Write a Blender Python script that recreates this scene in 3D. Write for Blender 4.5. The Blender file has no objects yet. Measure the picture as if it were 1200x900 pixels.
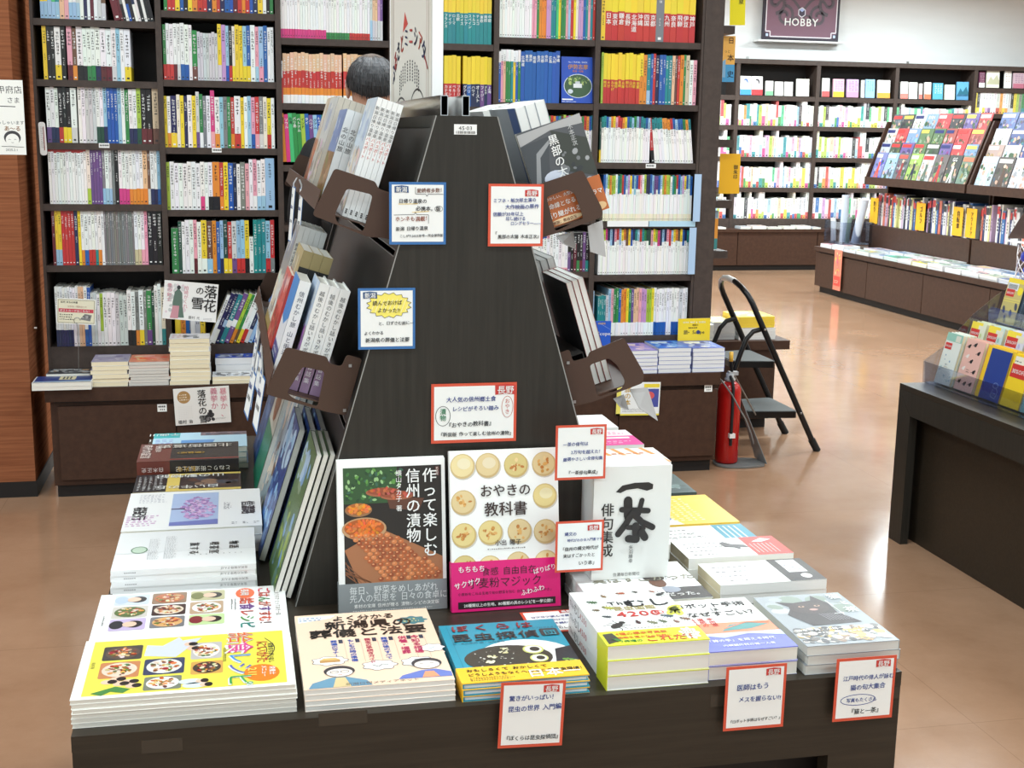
import bpy, math, random, re
from mathutils import Vector, Matrix
from mathutils.geometry import tessellate_polygon

# ------------------------------------------------------------------ camera, light, exposure
scene = bpy.context.scene
COL = scene.collection
random.seed(7)
TH = math.radians(12.3)
F_PX, HORIZON, ROLL, EYE = 1500.0, 155.0, 0.0165, 1.45
PITCH = math.atan((450 - HORIZON) / F_PX)


def _rz(v):
    c, s = math.cos(-TH), math.sin(-TH)
    return Vector((v[0] * c - v[1] * s, v[0] * s + v[1] * c, v[2]))


_f = Vector((0, math.cos(PITCH), -math.sin(PITCH)))
_u0 = Vector((0, math.sin(PITCH), math.cos(PITCH)))
_r0 = Vector((1, 0, 0))
CF = _rz(_f)
CR = _rz(_r0 * math.cos(ROLL) + _u0 * math.sin(ROLL))
CU = _rz(-_r0 * math.sin(ROLL) + _u0 * math.cos(ROLL))
CE = Vector((0, 0, EYE))
cam_data = bpy.data.cameras.new('camera')
cam_data.sensor_width = 36.0
cam_data.lens = F_PX / 1200 * 36.0
cam_data.clip_start, cam_data.clip_end = 0.05, 100
cam = bpy.data.objects.new('camera', cam_data)
COL.objects.link(cam)
cam.matrix_world = Matrix(((CR.x, CU.x, -CF.x, CE.x), (CR.y, CU.y, -CF.y, CE.y), (CR.z, CU.z, -CF.z, CE.z), (0, 0, 0, 1)))
scene.camera = cam

scene.view_settings.view_transform = 'Standard'
scene.view_settings.look = 'None'
scene.view_settings.gamma = 1.0
scene.view_settings.use_curve_mapping = False
scene.view_settings.exposure = 0.11
scene.cycles.use_denoising = True
scene.cycles.max_bounces = 8
scene.cycles.transparent_max_bounces = 24
scene.cycles.caustics_reflective = False
scene.cycles.caustics_refractive = False

world = bpy.data.worlds.new('ambient_fill')  # even fill light from all round, added to lift the vertical surfaces
scene.world = world
world.use_nodes = True
_bg = world.node_tree.nodes['Background']
_bg.inputs[0].default_value = (0.86, 0.96, 1.0, 1)
_bg.inputs[1].default_value = 0.85


def ceiling_lamp(x, y, sx, sy, power):
    ld = bpy.data.lights.new('ceiling_lamp', 'AREA')
    ld.shape = 'RECTANGLE'
    ld.size, ld.size_y = sx, sy
    ld.energy = power
    ld.color = (0.84, 0.96, 1.0)
    o = bpy.data.objects.new('ceiling_lamp', ld)
    o.location = (x, y, 3.12)
    COL.objects.link(o)


LAMP_W = 40
for ly in (-1.2, 1.2, 3.6):
    for lx in (-1.4, 1.4, 4.4):
        ceiling_lamp(lx, ly, 1.5, 0.3, LAMP_W)
for ly in (1.2, 3.6):
    ceiling_lamp(7.4, ly, 1.5, 0.3, LAMP_W * 1.8)  # extra pair added to brighten the floor at the right
for ly in (6.6, 9.4, 12.0):
    for lx in (1.4, 4.4, 7.4):
        ceiling_lamp(lx, ly, 1.5, 0.3, LAMP_W * (2.0 if ly < 11 else 2.6))


# photo pixel -> point on a real plane of the shop
def _ray(px, py):
    return CF + CR * ((px - 600) / F_PX) + CU * ((450 - py) / F_PX)


def at_z(px, py, z):
    d = _ray(px, py)
    return CE + d * ((z - EYE) / d.z)


def at_y(px, py, y):
    d = _ray(px, py)
    return CE + d * (y / d.y)


def at_x(px, py, x):
    d = _ray(px, py)
    return CE + d * (x / d.x)


# ------------------------------------------------------------------ materials
def lin(c):
    def f(v):
        v = v / 255.0
        return v / 12.92 if v <= 0.04045 else ((v + 0.055) / 1.055) ** 2.4
    return (f(c[0]), f(c[1]), f(c[2]), 1.0)


def nodes_of(name):
    m = bpy.data.materials.new(name)
    m.use_nodes = True
    nt = m.node_tree
    return m, nt, nt.nodes['Principled BSDF']


def printed(name, rough, coat=0.0):
    """Ink on paper or board: the face's own printed colour, faint fibre in the gloss."""
    m, nt, b = nodes_of(name)
    a = nt.nodes.new('ShaderNodeAttribute')
    a.attribute_name = 'Ink'
    nt.links.new(a.outputs['Color'], b.inputs['Base Color'])
    n = nt.nodes.new('ShaderNodeTexNoise')
    n.inputs['Scale'].default_value = 60
    r = nt.nodes.new('ShaderNodeMapRange')
    r.inputs['To Min'].default_value = rough - 0.06
    r.inputs['To Max'].default_value = rough + 0.08
    nt.links.new(n.outputs['Fac'], r.inputs['Value'])
    nt.links.new(r.outputs['Result'], b.inputs['Roughness'])
    b.inputs['Coat Weight'].default_value = coat
    b.inputs['Coat Roughness'].default_value = 0.15
    return m


def plain(name, rgb, rough=0.5, metal=0.0, trans=0.0, ior=1.45, alpha=1.0, spec=0.5):
    m, nt, b = nodes_of(name)
    n = nt.nodes.new('ShaderNodeTexNoise')
    n.inputs['Scale'].default_value = 35
    mx = nt.nodes.new('ShaderNodeMixRGB')
    c = lin(rgb)
    mx.inputs['Color1'].default_value = (c[0] * 0.94, c[1] * 0.94, c[2] * 0.94, 1)
    mx.inputs['Color2'].default_value = (min(c[0] * 1.05, 1), min(c[1] * 1.05, 1), min(c[2] * 1.05, 1), 1)
    nt.links.new(n.outputs['Fac'], mx.inputs['Fac'])
    nt.links.new(mx.outputs['Color'], b.inputs['Base Color'])
    b.inputs['Roughness'].default_value = rough
    b.inputs['Metallic'].default_value = metal
    b.inputs['Transmission Weight'].default_value = trans
    b.inputs['IOR'].default_value = ior
    b.inputs['Alpha'].default_value = alpha
    b.inputs['Specular IOR Level'].default_value = spec
    return m


def grained(name, rgb1, rgb2, scale, rough=0.45, spec=0.5, detail=6):
    """Wood-grain laminate: noise stretched along one axis (scale is per axis)."""
    m, nt, b = nodes_of(name)
    tc = nt.nodes.new('ShaderNodeTexCoord')
    mp = nt.nodes.new('ShaderNodeMapping')
    mp.inputs['Scale'].default_value = scale
    n = nt.nodes.new('ShaderNodeTexNoise')
    n.inputs['Scale'].default_value = 1.0
    n.inputs['Detail'].default_value = detail
    n.inputs['Roughness'].default_value = 0.65
    cr = nt.nodes.new('ShaderNodeValToRGB')
    cr.color_ramp.elements[0].position = 0.36
    cr.color_ramp.elements[1].position = 0.64
    cr.color_ramp.elements[0].color = lin(rgb1)
    cr.color_ramp.elements[1].color = lin(rgb2)
    nt.links.new(tc.outputs['Object'], mp.inputs['Vector'])
    nt.links.new(mp.outputs['Vector'], n.inputs['Vector'])
    nt.links.new(n.outputs['Fac'], cr.inputs['Fac'])
    nt.links.new(cr.outputs['Color'], b.inputs['Base Color'])
    b.inputs['Roughness'].default_value = rough
    b.inputs['Specular IOR Level'].default_value = spec
    return m


MAT = {}
MAT['paper'] = printed('printed_paper', 0.6)
MAT['gloss'] = printed('glossy_print', 0.32)
MAT['table'] = grained('dark_wood_grain', (43, 37, 29), (53, 46, 37), (5, 110, 110), 0.4, 0.35)
MAT['frame'] = grained('black_brown_grain', (43, 41, 36), (52, 49, 44), (110, 110, 5), 0.42, 0.3)
MAT['cab'] = grained('brown_laminate', (62, 41, 31), (72, 49, 37), (30, 30, 30), 0.5, 0.3)
MAT['case'] = grained('shelf_laminate', (66, 55, 50), (76, 64, 58), (30, 30, 30), 0.5, 0.35)
MAT['caseback'] = plain('shelf_back_panel', (38, 33, 31), 0.6)
MAT['plinth'] = plain('black_plinth', (24, 20, 19), 0.6)
MAT['bracket'] = plain('brown_powder_coat', (74, 53, 42), 0.5)
MAT['board'] = plain('black_display_board', (52, 50, 48), 0.4)
MAT['alu'] = plain('polished_aluminium', (215, 216, 216), 0.12, 1.0)
MAT['steel'] = plain('steel_rod', (170, 170, 168), 0.3, 1.0)
MAT['black'] = plain('black_lacquered_steel', (16, 16, 17), 0.3)
MAT['rubber'] = plain('black_rubber', (20, 20, 20), 0.7)
MAT['tread'] = plain('grey_tread', (98, 102, 102), 0.75)
MAT['red'] = plain('red_enamel', (176, 26, 24), 0.22)
MAT['greyplastic'] = plain('grey_plastic', (168, 168, 168), 0.5)
MAT['smoke'] = plain('smoked_sheet', (120, 122, 122), 0.35)
MAT['white'] = plain('white_plastic', (236, 236, 234), 0.4)
MAT['skin'] = plain('skin', (196, 150, 126), 0.55)
MAT['jacket'] = plain('black_cloth', (26, 27, 31), 0.85)
MAT['trousers'] = plain('charcoal_cloth', (50, 50, 54), 0.85)
MAT['shoe'] = plain('shoe_leather', (34, 28, 26), 0.5)


def mat_clear(name, rgb, fac, rough=0.05):
    m, nt, b = nodes_of(name)
    out = nt.nodes['Material Output']
    tr = nt.nodes.new('ShaderNodeBsdfTransparent')
    tr.inputs['Color'].default_value = lin(rgb)
    gl = nt.nodes.new('ShaderNodeBsdfGlossy')
    gl.inputs['Roughness'].default_value = rough
    gl.inputs['Color'].default_value = (0.9, 0.93, 0.95, 1)
    mix = nt.nodes.new('ShaderNodeMixShader')
    fr = nt.nodes.new('ShaderNodeLayerWeight')
    fr.inputs['Blend'].default_value = fac
    mr = nt.nodes.new('ShaderNodeMapRange')
    mr.inputs['To Min'].default_value = 0.05
    mr.inputs['To Max'].default_value = 0.45
    nt.links.new(fr.outputs['Facing'], mr.inputs['Value'])
    nt.links.new(mr.outputs['Result'], mix.inputs['Fac'])
    nt.links.new(tr.outputs['BSDF'], mix.inputs[1])
    nt.links.new(gl.outputs['BSDF'], mix.inputs[2])
    nt.links.new(mix.outputs['Shader'], out.inputs['Surface'])
    nt.nodes.remove(b)
    return m


MAT['acrylic'] = mat_clear('clear_acrylic', (228, 232, 240), 0.35)
MAT['film'] = mat_clear('clear_film', (235, 235, 235), 0.3, 0.15)


MAT['tape'] = plain('worn_tape', (60, 54, 46), 0.22)


def mat_floor():
    m, nt, b = nodes_of('tan_vinyl_tile')
    tc = nt.nodes.new('ShaderNodeTexCoord')
    n1 = nt.nodes.new('ShaderNodeTexNoise')
    n1.inputs['Scale'].default_value = 2.2
    n1.inputs['Detail'].default_value = 8
    n1.inputs['Roughness'].default_value = 0.7
    cr = nt.nodes.new('ShaderNodeValToRGB')
    cr.color_ramp.elements[0].position = 0.3
    cr.color_ramp.elements[0].color = lin((158, 122, 95))
    cr.color_ramp.elements[1].position = 0.7
    cr.color_ramp.elements[1].color = lin((180, 143, 115))
    nt.links.new(tc.outputs['Object'], n1.inputs['Vector'])
    nt.links.new(n1.outputs['Fac'], cr.inputs['Fac'])
    br = nt.nodes.new('ShaderNodeTexBrick')
    br.offset = 0.0
    br.inputs['Color1'].default_value = (1, 1, 1, 1)
    br.inputs['Color2'].default_value = (0.965, 0.965, 0.965, 1)
    br.inputs['Mortar'].default_value = (0.8, 0.78, 0.76, 1)
    br.inputs['Scale'].default_value = 1.0
    br.inputs['Mortar Size'].default_value = 0.0015
    br.inputs['Brick Width'].default_value = 0.9
    br.inputs['Row Height'].default_value = 0.9
    nt.links.new(tc.outputs['Object'], br.inputs['Vector'])
    mx = nt.nodes.new('ShaderNodeMixRGB')
    mx.blend_type = 'MULTIPLY'
    mx.inputs['Fac'].default_value = 1.0
    nt.links.new(cr.outputs['Color'], mx.inputs['Color1'])
    nt.links.new(br.outputs['Color'], mx.inputs['Color2'])
    nt.links.new(mx.outputs['Color'], b.inputs['Base Color'])
    n2 = nt.nodes.new('ShaderNodeTexNoise')
    n2.inputs['Scale'].default_value = 5
    n2.inputs['Detail'].default_value = 5
    mr = nt.nodes.new('ShaderNodeMapRange')
    mr.inputs['To Min'].default_value = 0.08
    mr.inputs['To Max'].default_value = 0.2
    nt.links.new(tc.outputs['Object'], n2.inputs['Vector'])
    nt.links.new(n2.outputs['Fac'], mr.inputs['Value'])
    nt.links.new(mr.outputs['Result'], b.inputs['Roughness'])
    b.inputs['Specular IOR Level'].default_value = 0.85
    return m


MAT['floor'] = mat_floor()
MAT['wall'] = plain('white_wall_paint', (232, 234, 233), 0.7)
MAT['ceil'] = plain('white_ceiling_board', (236, 236, 234), 0.8)
MAT['woodwall'] = grained('red_brown_wood_veneer', (128, 78, 54), (156, 100, 70), (2.5, 2.5, 95), 0.7, 0.0)

# ------------------------------------------------------------------ mesh builder
PALETTE = dict(
    w=(240, 241, 240), c=(240, 232, 206), g=(128, 128, 128), k=(26, 24, 26), n=(34, 42, 88), b=(30, 92, 180), l=(150, 196, 226),
    t=(30, 140, 146), v=(48, 140, 70), y=(246, 216, 40), o=(238, 140, 40), r=(206, 50, 46), m=(104, 32, 44), p=(238, 160, 178),
    u=(112, 74, 142), e=(208, 188, 158), d=(112, 78, 58), s=(206, 208, 210), j=(34, 76, 62), h=(222, 56, 132), q=(170, 204, 60),
    i=(70, 196, 120), z=(200, 150, 200), a=(236, 190, 150))
PALETTE = {k: tuple(int(x * 0.9 + 0.1 * (0.35 * sum(v))) for x in v) for k, v in PALETTE.items()}
CNAME = dict(w='white', c='cream', g='grey', k='black', n='navy', b='blue', l='pale blue', t='teal', v='green', y='yellow', o='orange', r='red',
             m='maroon', p='pink', u='purple', e='beige', d='brown', s='silver', j='dark green', h='magenta', q='lime', i='mint', z='lilac', a='peach')
WHITE, INK, PAGE, PAGE2 = (243, 244, 242), (30, 29, 30), (236, 234, 224), (240, 228, 196)


class Fr:
    """A flat drawing frame: origin, right, up, outward normal."""
    def __init__(s, o, u, v):
        s.o, s.u, s.v = Vector(o), Vector(u).normalized(), Vector(v).normalized()
        s.n = s.u.cross(s.v).normalized()

    def pt(s, a, b, l=0.0):
        return s.o + s.u * a + s.v * b + s.n * l

    def sub(s, a, b, rot=0.0, l=0.0):
        cr, sr = math.cos(rot), math.sin(rot)
        f = Fr(s.pt(a, b, l), s.u * cr + s.v * sr, s.v * cr - s.u * sr)
        return f


_glyphs = {}
_fc = bpy.data.curves.new('type_cutter', 'FONT')
_fc.resolution_u = 2
_fo = bpy.data.objects.new('type_cutter', _fc)


def glyph(ch, bold):
    k = (ch, bold)
    if k not in _glyphs:
        if _fo.name not in COL.objects:
            COL.objects.link(_fo)
        _fc.body = ch
        dg = bpy.context.evaluated_depsgraph_get()
        dg.update()
        ev = _fo.evaluated_get(dg)
        me = ev.to_mesh()
        vs = [(v.co.x, v.co.y) for v in me.vertices]
        fs = []
        for p in me.polygons:
            idx = list(p.vertices)
            if p.normal.z < 0:
                idx.reverse()
            fs.append(idx)
        ev.to_mesh_clear()
        if bold:                                # heavier strokes: the letter struck again a hair aside
            n = len(vs)
            vs = vs + [(x + 0.026, y + 0.004) for x, y in vs] + [(x + 0.012, y + 0.022) for x, y in vs]
            fs = fs + [[i + n for i in f] for f in fs] + [[i + 2 * n for i in f] for f in fs]
        adv = 1.0 if ord(ch) > 0x2000 else ((max(v[0] for v in vs) + 0.07) if vs else 0.32)
        _glyphs[k] = (vs, fs, adv)
    return _glyphs[k]


class MB:
    def __init__(s):
        s.v, s.f, s.c, s.m, s.sm = [], [], [], [], []

    def face(s, pts, col=WHITE, mat=0, smooth=False):
        b = len(s.v)
        s.v.extend(Vector(p) for p in pts)
        s.f.append(tuple(range(b, b + len(pts))))
        s.c.append(col)
        s.m.append(mat)
        s.sm.append(smooth)

    def add(s, verts, faces, col=WHITE, mat=0, smooth=False):
        b = len(s.v)
        s.v.extend(Vector(p) for p in verts)
        for f in faces:
            s.f.append(tuple(b + i for i in f))
            s.c.append(col)
            s.m.append(mat)
            s.sm.append(smooth)

    def obox(s, o, u, v, n, w, h, t, col=WHITE, cols=None, mat=0):
        """Box from corner o along unit vectors u (w), v (h), n (t). cols: keys u0 u1 v0 v1 n0 n1."""
        o, u, v, n = Vector(o), Vector(u) * w, Vector(v) * h, Vector(n) * t
        p = [o, o + u, o + u + v, o + v, o + n, o + u + n, o + u + v + n, o + v + n]
        q = dict(n1=(4, 5, 6, 7), n0=(3, 2, 1, 0), u0=(0, 4, 7, 3), u1=(1, 2, 6, 5), v0=(0, 1, 5, 4), v1=(3, 7, 6, 2))
        flip = Vector(u).cross(Vector(v)).dot(Vector(n)) < 0
        for k, f in q.items():
            f = f[::-1] if flip else f
            s.face([p[i] for i in f], (cols or {}).get(k, col), mat)

    def box(s, x0, x1, y0, y1, z0, z1, col=WHITE, mat=0, cols=None):
        s.obox((x0, y0, z0), (1, 0, 0), (0, 1, 0), (0, 0, 1), x1 - x0, y1 - y0, z1 - z0, col, cols, mat)

    def rect(s, fr, a0, b0, a1, b1, col, l=0.0002, mat=0):
        s.face([fr.pt(a0, b0, l), fr.pt(a1, b0, l), fr.pt(a1, b1, l), fr.pt(a0, b1, l)], col, mat)

    def poly(s, fr, pts, col, l=0.0002, mat=0):
        pts = [tuple(p) for p in pts]
        ar = sum(pts[i - 1][0] * pts[i][1] - pts[i][0] * pts[i - 1][1] for i in range(len(pts)))
        if ar < 0:
            pts = pts[::-1]
        tris = tessellate_polygon([[Vector((p[0], p[1], 0)) for p in pts]])
        b = len(s.v)
        s.v.extend(fr.pt(p[0], p[1], l) for p in pts)
        for t in tris:
            a, c, d = (pts[i] for i in t)
            t = t if (c[0] - a[0]) * (d[1] - a[1]) - (d[0] - a[0]) * (c[1] - a[1]) > 0 else t[::-1]
            s.f.append(tuple(b + i for i in t))
            s.c.append(col)
            s.m.append(mat)
            s.sm.append(False)

    def disc(s, fr, a, b, ra, rb, col, l=0.0002, n=14, rot=0.0, mat=0):
        cr, sr = math.cos(rot), math.sin(rot)
        pts = []
        for i in range(n):
            t = 2 * math.pi * i / n
            x, y = ra * math.cos(t), rb * math.sin(t)
            pts.append(fr.pt(a + x * cr - y * sr, b + x * sr + y * cr, l))
        s.face(pts, col, mat)

    def line(s, fr, pts, wd, col, l=0.0003, mat=0):
        for (x0, y0), (x1, y1) in zip(pts, pts[1:]):
            d = math.hypot(x1 - x0, y1 - y0) or 1e-9
            nx, ny = -(y1 - y0) / d * wd / 2, (x1 - x0) / d * wd / 2
            s.face([fr.pt(x0 - nx, y0 - ny, l), fr.pt(x1 - nx, y1 - ny, l), fr.pt(x1 + nx, y1 + ny, l), fr.pt(x0 + nx, y0 + ny, l)], col, mat)

    def ring(s, fr, a, b, ra, rb, wd, col, l=0.0003, n=24):
        pts = [(a + ra * math.cos(2 * math.pi * i / n), b + rb * math.sin(2 * math.pi * i / n)) for i in range(n + 1)]
        s.line(fr, pts, wd, col, l)

    def text(s, fr, st, a, b, size, col=INK, l=0.0003, vert=False, bold=False, slant=0.0, sx=1.0, align='l', jig=0.0, track=1.0, mat=0):
        ww = 0.0
        if not vert:
            ww = sum(glyph(ch, bold)[2] if ch != ' ' else 0.45 for ch in st) * size * sx * track
            if align == 'c':
                a -= ww / 2
            elif align == 'r':
                a -= ww
        for ch in st:
            if ch == ' ':
                if vert:
                    b -= 0.5 * size
                else:
                    a += 0.45 * size * sx
                continue
            vs, fs, adv = glyph(ch, bold)
            j = random.uniform(-jig, jig) * size
            nl = len(vs) // 3 if bold else 1 << 30      # the three strikes lie one above the other
            hs = [l + (i // max(nl, 1)) * size * 0.012 for i in range(len(vs))]
            if vert:
                if ch in 'ー〜-―—…':
                    pts = [fr.pt(a + (0.42 - y) * size * sx, b - x * size, q) for (x, y), q in zip(vs, hs)]
                else:
                    pts = [fr.pt(a + (x - 0.5) * size * sx, b + (y - 0.84) * size, q) for (x, y), q in zip(vs, hs)]
                b -= size * track
            else:
                pts = [fr.pt(a + (x + y * slant) * size * sx, b + y * size + j, q) for (x, y), q in zip(vs, hs)]
                a += adv * size * sx * track
            s.add(pts, fs, col, mat)

    def build(s, name, mats, parent=None, loc=None, smooth=False):
        me = bpy.data.meshes.new(name)
        base = Vector(loc) if loc is not None else (parent_base(parent) if parent else Vector((0, 0, 0)))
        me.from_pydata([tuple(p - base) for p in s.v], [], s.f)
        if not isinstance(mats, (list, tuple)):
            mats = [mats]
        for m in mats:
            me.materials.append(MAT[m] if isinstance(m, str) else m)
        me.polygons.foreach_set('material_index', s.m)
        me.polygons.foreach_set('use_smooth', [bool(smooth or x) for x in s.sm])
        at = me.color_attributes.new('Ink', 'FLOAT_COLOR', 'CORNER')
        buf = []
        cache = {}
        for f, c in zip(s.f, s.c):
            k = cache.get(c)
            if k is None:
                k = cache[c] = lin(c)
            buf.extend(k * len(f))
        at.data.foreach_set('color', buf)
        me.update()
        o = bpy.data.objects.new(name, me)
        COL.objects.link(o)
        if parent is not None:
            o.parent = parent
        else:
            o.location = base
        return o


def parent_base(p):
    b = Vector((0, 0, 0))
    while p is not None:
        b = b + p.location
        p = p.parent
    return b


def tag(o, label, cat, group=None, kind=None):
    o['label'] = label
    o['category'] = cat
    if group:
        o['group'] = group
    if kind:
        o['kind'] = kind
    return o


def thing(name, label, cat, loc=(0, 0, 0), group=None):
    o = bpy.data.objects.new(name, None)
    o.empty_display_size = 0.05
    COL.objects.link(o)
    o.location = loc
    return tag(o, label, cat, group)


def struct(name, mb, mats, loc=(0, 0, 0)):
    o = mb.build(name, mats, loc=loc)
    o['kind'] = 'structure'
    return o


def dup(root, delta, label, group=None):
    r = root.copy()
    COL.objects.link(r)
    r.location = root.location + Vector(delta)
    r['label'] = label
    if group:
        r['group'] = group
    for ch in list(root.children):
        c = ch.copy()
        COL.objects.link(c)
        c.parent = r
        for gch in ch.children:
            d = gch.copy()
            COL.objects.link(d)
            d.parent = c
    return r


def extruded(mb, fr, outer, hole, t, col=WHITE, mat=0):
    """Plate of thickness t (towards +n) with an optional hole."""
    loops = [outer] + ([hole] if hole else [])
    flat = [p for lp in loops for p in lp]
    tris = tessellate_polygon([[Vector((p[0], p[1], 0)) for p in lp] for lp in loops])
    for l, sign in ((t, 1), (0.0, -1)):
        b = len(mb.v)
        mb.v.extend(fr.pt(p[0], p[1], l) for p in flat)
        for tr in tris:
            a, c, d = (flat[i] for i in tr)
            ccw = (c[0] - a[0]) * (d[1] - a[1]) - (d[0] - a[0]) * (c[1] - a[1]) > 0
            tr = tr if ccw == (sign > 0) else tr[::-1]
            mb.f.append(tuple(b + i for i in tr))
            mb.c.append(col)
            mb.m.append(mat)
            mb.sm.append(False)
    for lp in loops:
        for p, q in zip(lp, lp[1:] + lp[:1]):
            mb.face([fr.pt(p[0], p[1], 0), fr.pt(q[0], q[1], 0), fr.pt(q[0], q[1], t), fr.pt(p[0], p[1], t)], col, mat)


def tube(mb, pts, r, n=10, col=WHITE, mat=0, cap=True, flat=1.0):
    """Round tube along a polyline."""
    P = [Vector(p) for p in pts]
    rings = []
    prev = None
    for i, p in enumerate(P):
        d = (P[min(i + 1, len(P) - 1)] - P[max(i - 1, 0)]).normalized()
        if prev is None:
            a = d.orthogonal().normalized()
        else:
            a = (prev - d * prev.dot(d)).normalized()
        prev = a
        b = d.cross(a)
        rr = r[i] if isinstance(r, (list, tuple)) else r
        rings.append([p + a * rr * math.cos(2 * math.pi * k / n) + b * rr * flat * math.sin(2 * math.pi * k / n) for k in range(n)])
    vs = [v for rg in rings for v in rg]
    fs = []
    for i in range(len(P) - 1):
        for k in range(n):
            fs.append((i * n + k, i * n + (k + 1) % n, (i + 1) * n + (k + 1) % n, (i + 1) * n + k))
    mb.add(vs, fs, col, mat, True)
    if cap:
        mb.face(list(reversed(rings[0])), col, mat)
        mb.face(rings[-1], col, mat)


def lathe(mb, c, prof, n=24, col=WHITE, mat=0, axis=None):
    """Revolve (r, z) profile around the vertical through c."""
    c = Vector(c)
    vs, fs = [], []
    for r, z in prof:
        for k in range(n):
            t = 2 * math.pi * k / n
            vs.append(c + Vector((r * math.cos(t), r * math.sin(t), z)))
    for i in range(len(prof) - 1):
        for k in range(n):
            fs.append((i * n + k, i * n + (k + 1) % n, (i + 1) * n + (k + 1) % n, (i + 1) * n + k))
    mb.add(vs, fs, col, mat, True)


def rounded(pts, r, n=4):
    """Round the corners of a polygon."""
    out = []
    m = len(pts)
    for i in range(m):
        p0, p1, p2 = Vector(pts[i - 1]), Vector(pts[i]), Vector(pts[(i + 1) % m])
        d0, d1 = (p0 - p1), (p2 - p1)
        rr = min(r, d0.length * 0.45, d1.length * 0.45)
        a, b = p1 + d0.normalized() * rr, p1 + d1.normalized() * rr
        for k in range(n + 1):
            t = k / n
            q = a * (1 - t) ** 2 + p1 * 2 * t * (1 - t) + b * t * t
            out.append((q.x, q.y))
    return out


ORD = ['', 'first', 'second', 'third', 'fourth', 'fifth', 'sixth', 'seventh', 'eighth', 'ninth', 'tenth', 'eleventh', 'twelfth', 'thirteenth',
       'fourteenth', 'fifteenth', 'sixteenth', 'seventeenth', 'eighteenth', 'nineteenth', 'twentieth']


def ordinal(n):
    if n <= 20:
        return ORD[n]
    tens = {2: ('twenty', 'twentieth'), 3: ('thirty', 'thirtieth'), 4: ('forty', 'fortieth'), 5: ('fifty', 'fiftieth'), 6: ('sixty', 'sixtieth'), 7: ('seventy', 'seventieth'), 8: ('eighty', 'eightieth')}
    a, b = divmod(n, 10)
    return tens[a][1] if b == 0 else tens[a][0] + '-' + ORD[b]


def vary(c, a=8):
    return tuple(max(0, min(255, int(v + random.uniform(-a, a)))) for v in c)


def mixc(a, b, t):
    return tuple(int(x * (1 - t) + y * t) for x, y in zip(a, b))

# ------------------------------------------------------------------ the shop: floor, walls, ceiling
YB, YS = 5.135, 5.36          # front of the base cabinets, front of the bookcases above them
m = MB()
m.box(-6, 14, -5, 14, -0.05, 0.0)
struct('floor', m, 'floor')
m = MB()
m.box(-6, 14, -5, 14, 3.2, 3.25)
struct('ceiling', m, 'ceil')
m = MB()
m.box(-6, 14, 13.80, 13.92, 0, 3.2)
struct('wall_back', m, 'wall')
m = MB()
m.box(13.9, 14.0, -5, 13.80, 0, 3.2)
struct('wall_right', m, 'wall')
m = MB()
m.box(-3.0, -0.795, 5.19, 5.75, 0.062, 3.2)
struct('wall_left', m, 'woodwall')
m = MB()
m.box(-3.0, -0.79, 5.183, 5.75, 0, 0.062)
struct('baseboard_left', m, 'plinth')

# fluorescent housings above
for ly in (-1.2, 1.2, 3.6, 6.6, 9.4, 12.0):
    for lx in ((-1.4, 1.4, 4.4) + ((7.4,) if ly > 0 else ()) if ly < 5 else (1.4, 4.4, 7.4)):  # the right-hand pair near the front goes with the added lamps
        m = MB()
        m.box(lx - 0.8, lx + 0.8, ly - 0.19, ly + 0.19, 3.135, 3.2)
        o = m.build('ceiling_light', 'white', loc=(lx, ly, 3.2))
        tag(o, 'white fluorescent housing on the ceiling above the shop floor', 'ceiling light', 'ceiling lights')


# ------------------------------------------------------------------ bookcases
def bookcase(label, xa, xb, zs, y0=YS, dep=0.27, z0=0.45, z1=2.6, th=0.011, fascia=0.026, mat='case', yback=None, top=False):
    t = thing('bookcase', label, 'bookcase', ((xa + xb) / 2, y0, z0))
    for a, b in ((xa, xa + th), (xb - th, xb)):
        mm = MB()
        mm.box(a, b, y0, y0 + dep, z0, z1)
        mm.build('side_panel', mat, t)
    mm = MB()
    mm.box(xa + th, xb - th, y0 + dep - 0.012, y0 + dep, z0, z1)
    mm.build('back_panel', 'caseback', t)
    for z in zs:
        mm = MB()
        mm.box(xa + th, xb - th, y0 + 0.004, y0 + dep - 0.012, z - fascia, z)
        mm.build('shelf', mat, t)
    mm = MB()
    mm.box(xa + th, xb - th, y0 + 0.004, y0 + 0.014, z0 - 0.06, zs[-1] - fascia)
    mm.build('kick_panel', mat, t)
    if top:
        mm = MB()
        mm.box(xa, xb, y0 - 0.004, y0 + dep, z1, z1 + 0.05)
        mm.build('cornice', mat, t)
    return t


ZA = [1.851, 1.622, 1.381, 1.142, 0.899, 0.570]
ZB = [1.896, 1.632, 1.369, 1.121, 0.863, 0.570]
ZC = [1.806, 1.551, 1.304, 1.06, 0.82, 0.570]
ZD = [1.804, 1.552, 1.304, 1.06, 0.82, 0.570]
ZE = [1.836, 1.573, 1.325, 1.09, 0.860, 0.578]
ZF = [1.837, 1.577, 1.329, 1.074, 0.843, 0.574]
BX = [-0.747, -0.272, 0.190, 0.645, 1.080, 1.515, 1.985]
bays = ['leftmost bay, beside the wood wall', 'second bay from the wood wall', 'third bay, behind the grey-haired man', 'fourth bay, behind the cream poster',
        'fifth bay, behind the rack top', 'last bay, before the stepladder']
for i, zs in enumerate((ZA, ZB, ZC, ZD, ZE, ZF)):
    bookcase('tall dark brown bookcase, ' + bays[i], BX[i], BX[i + 1], zs)
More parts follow.
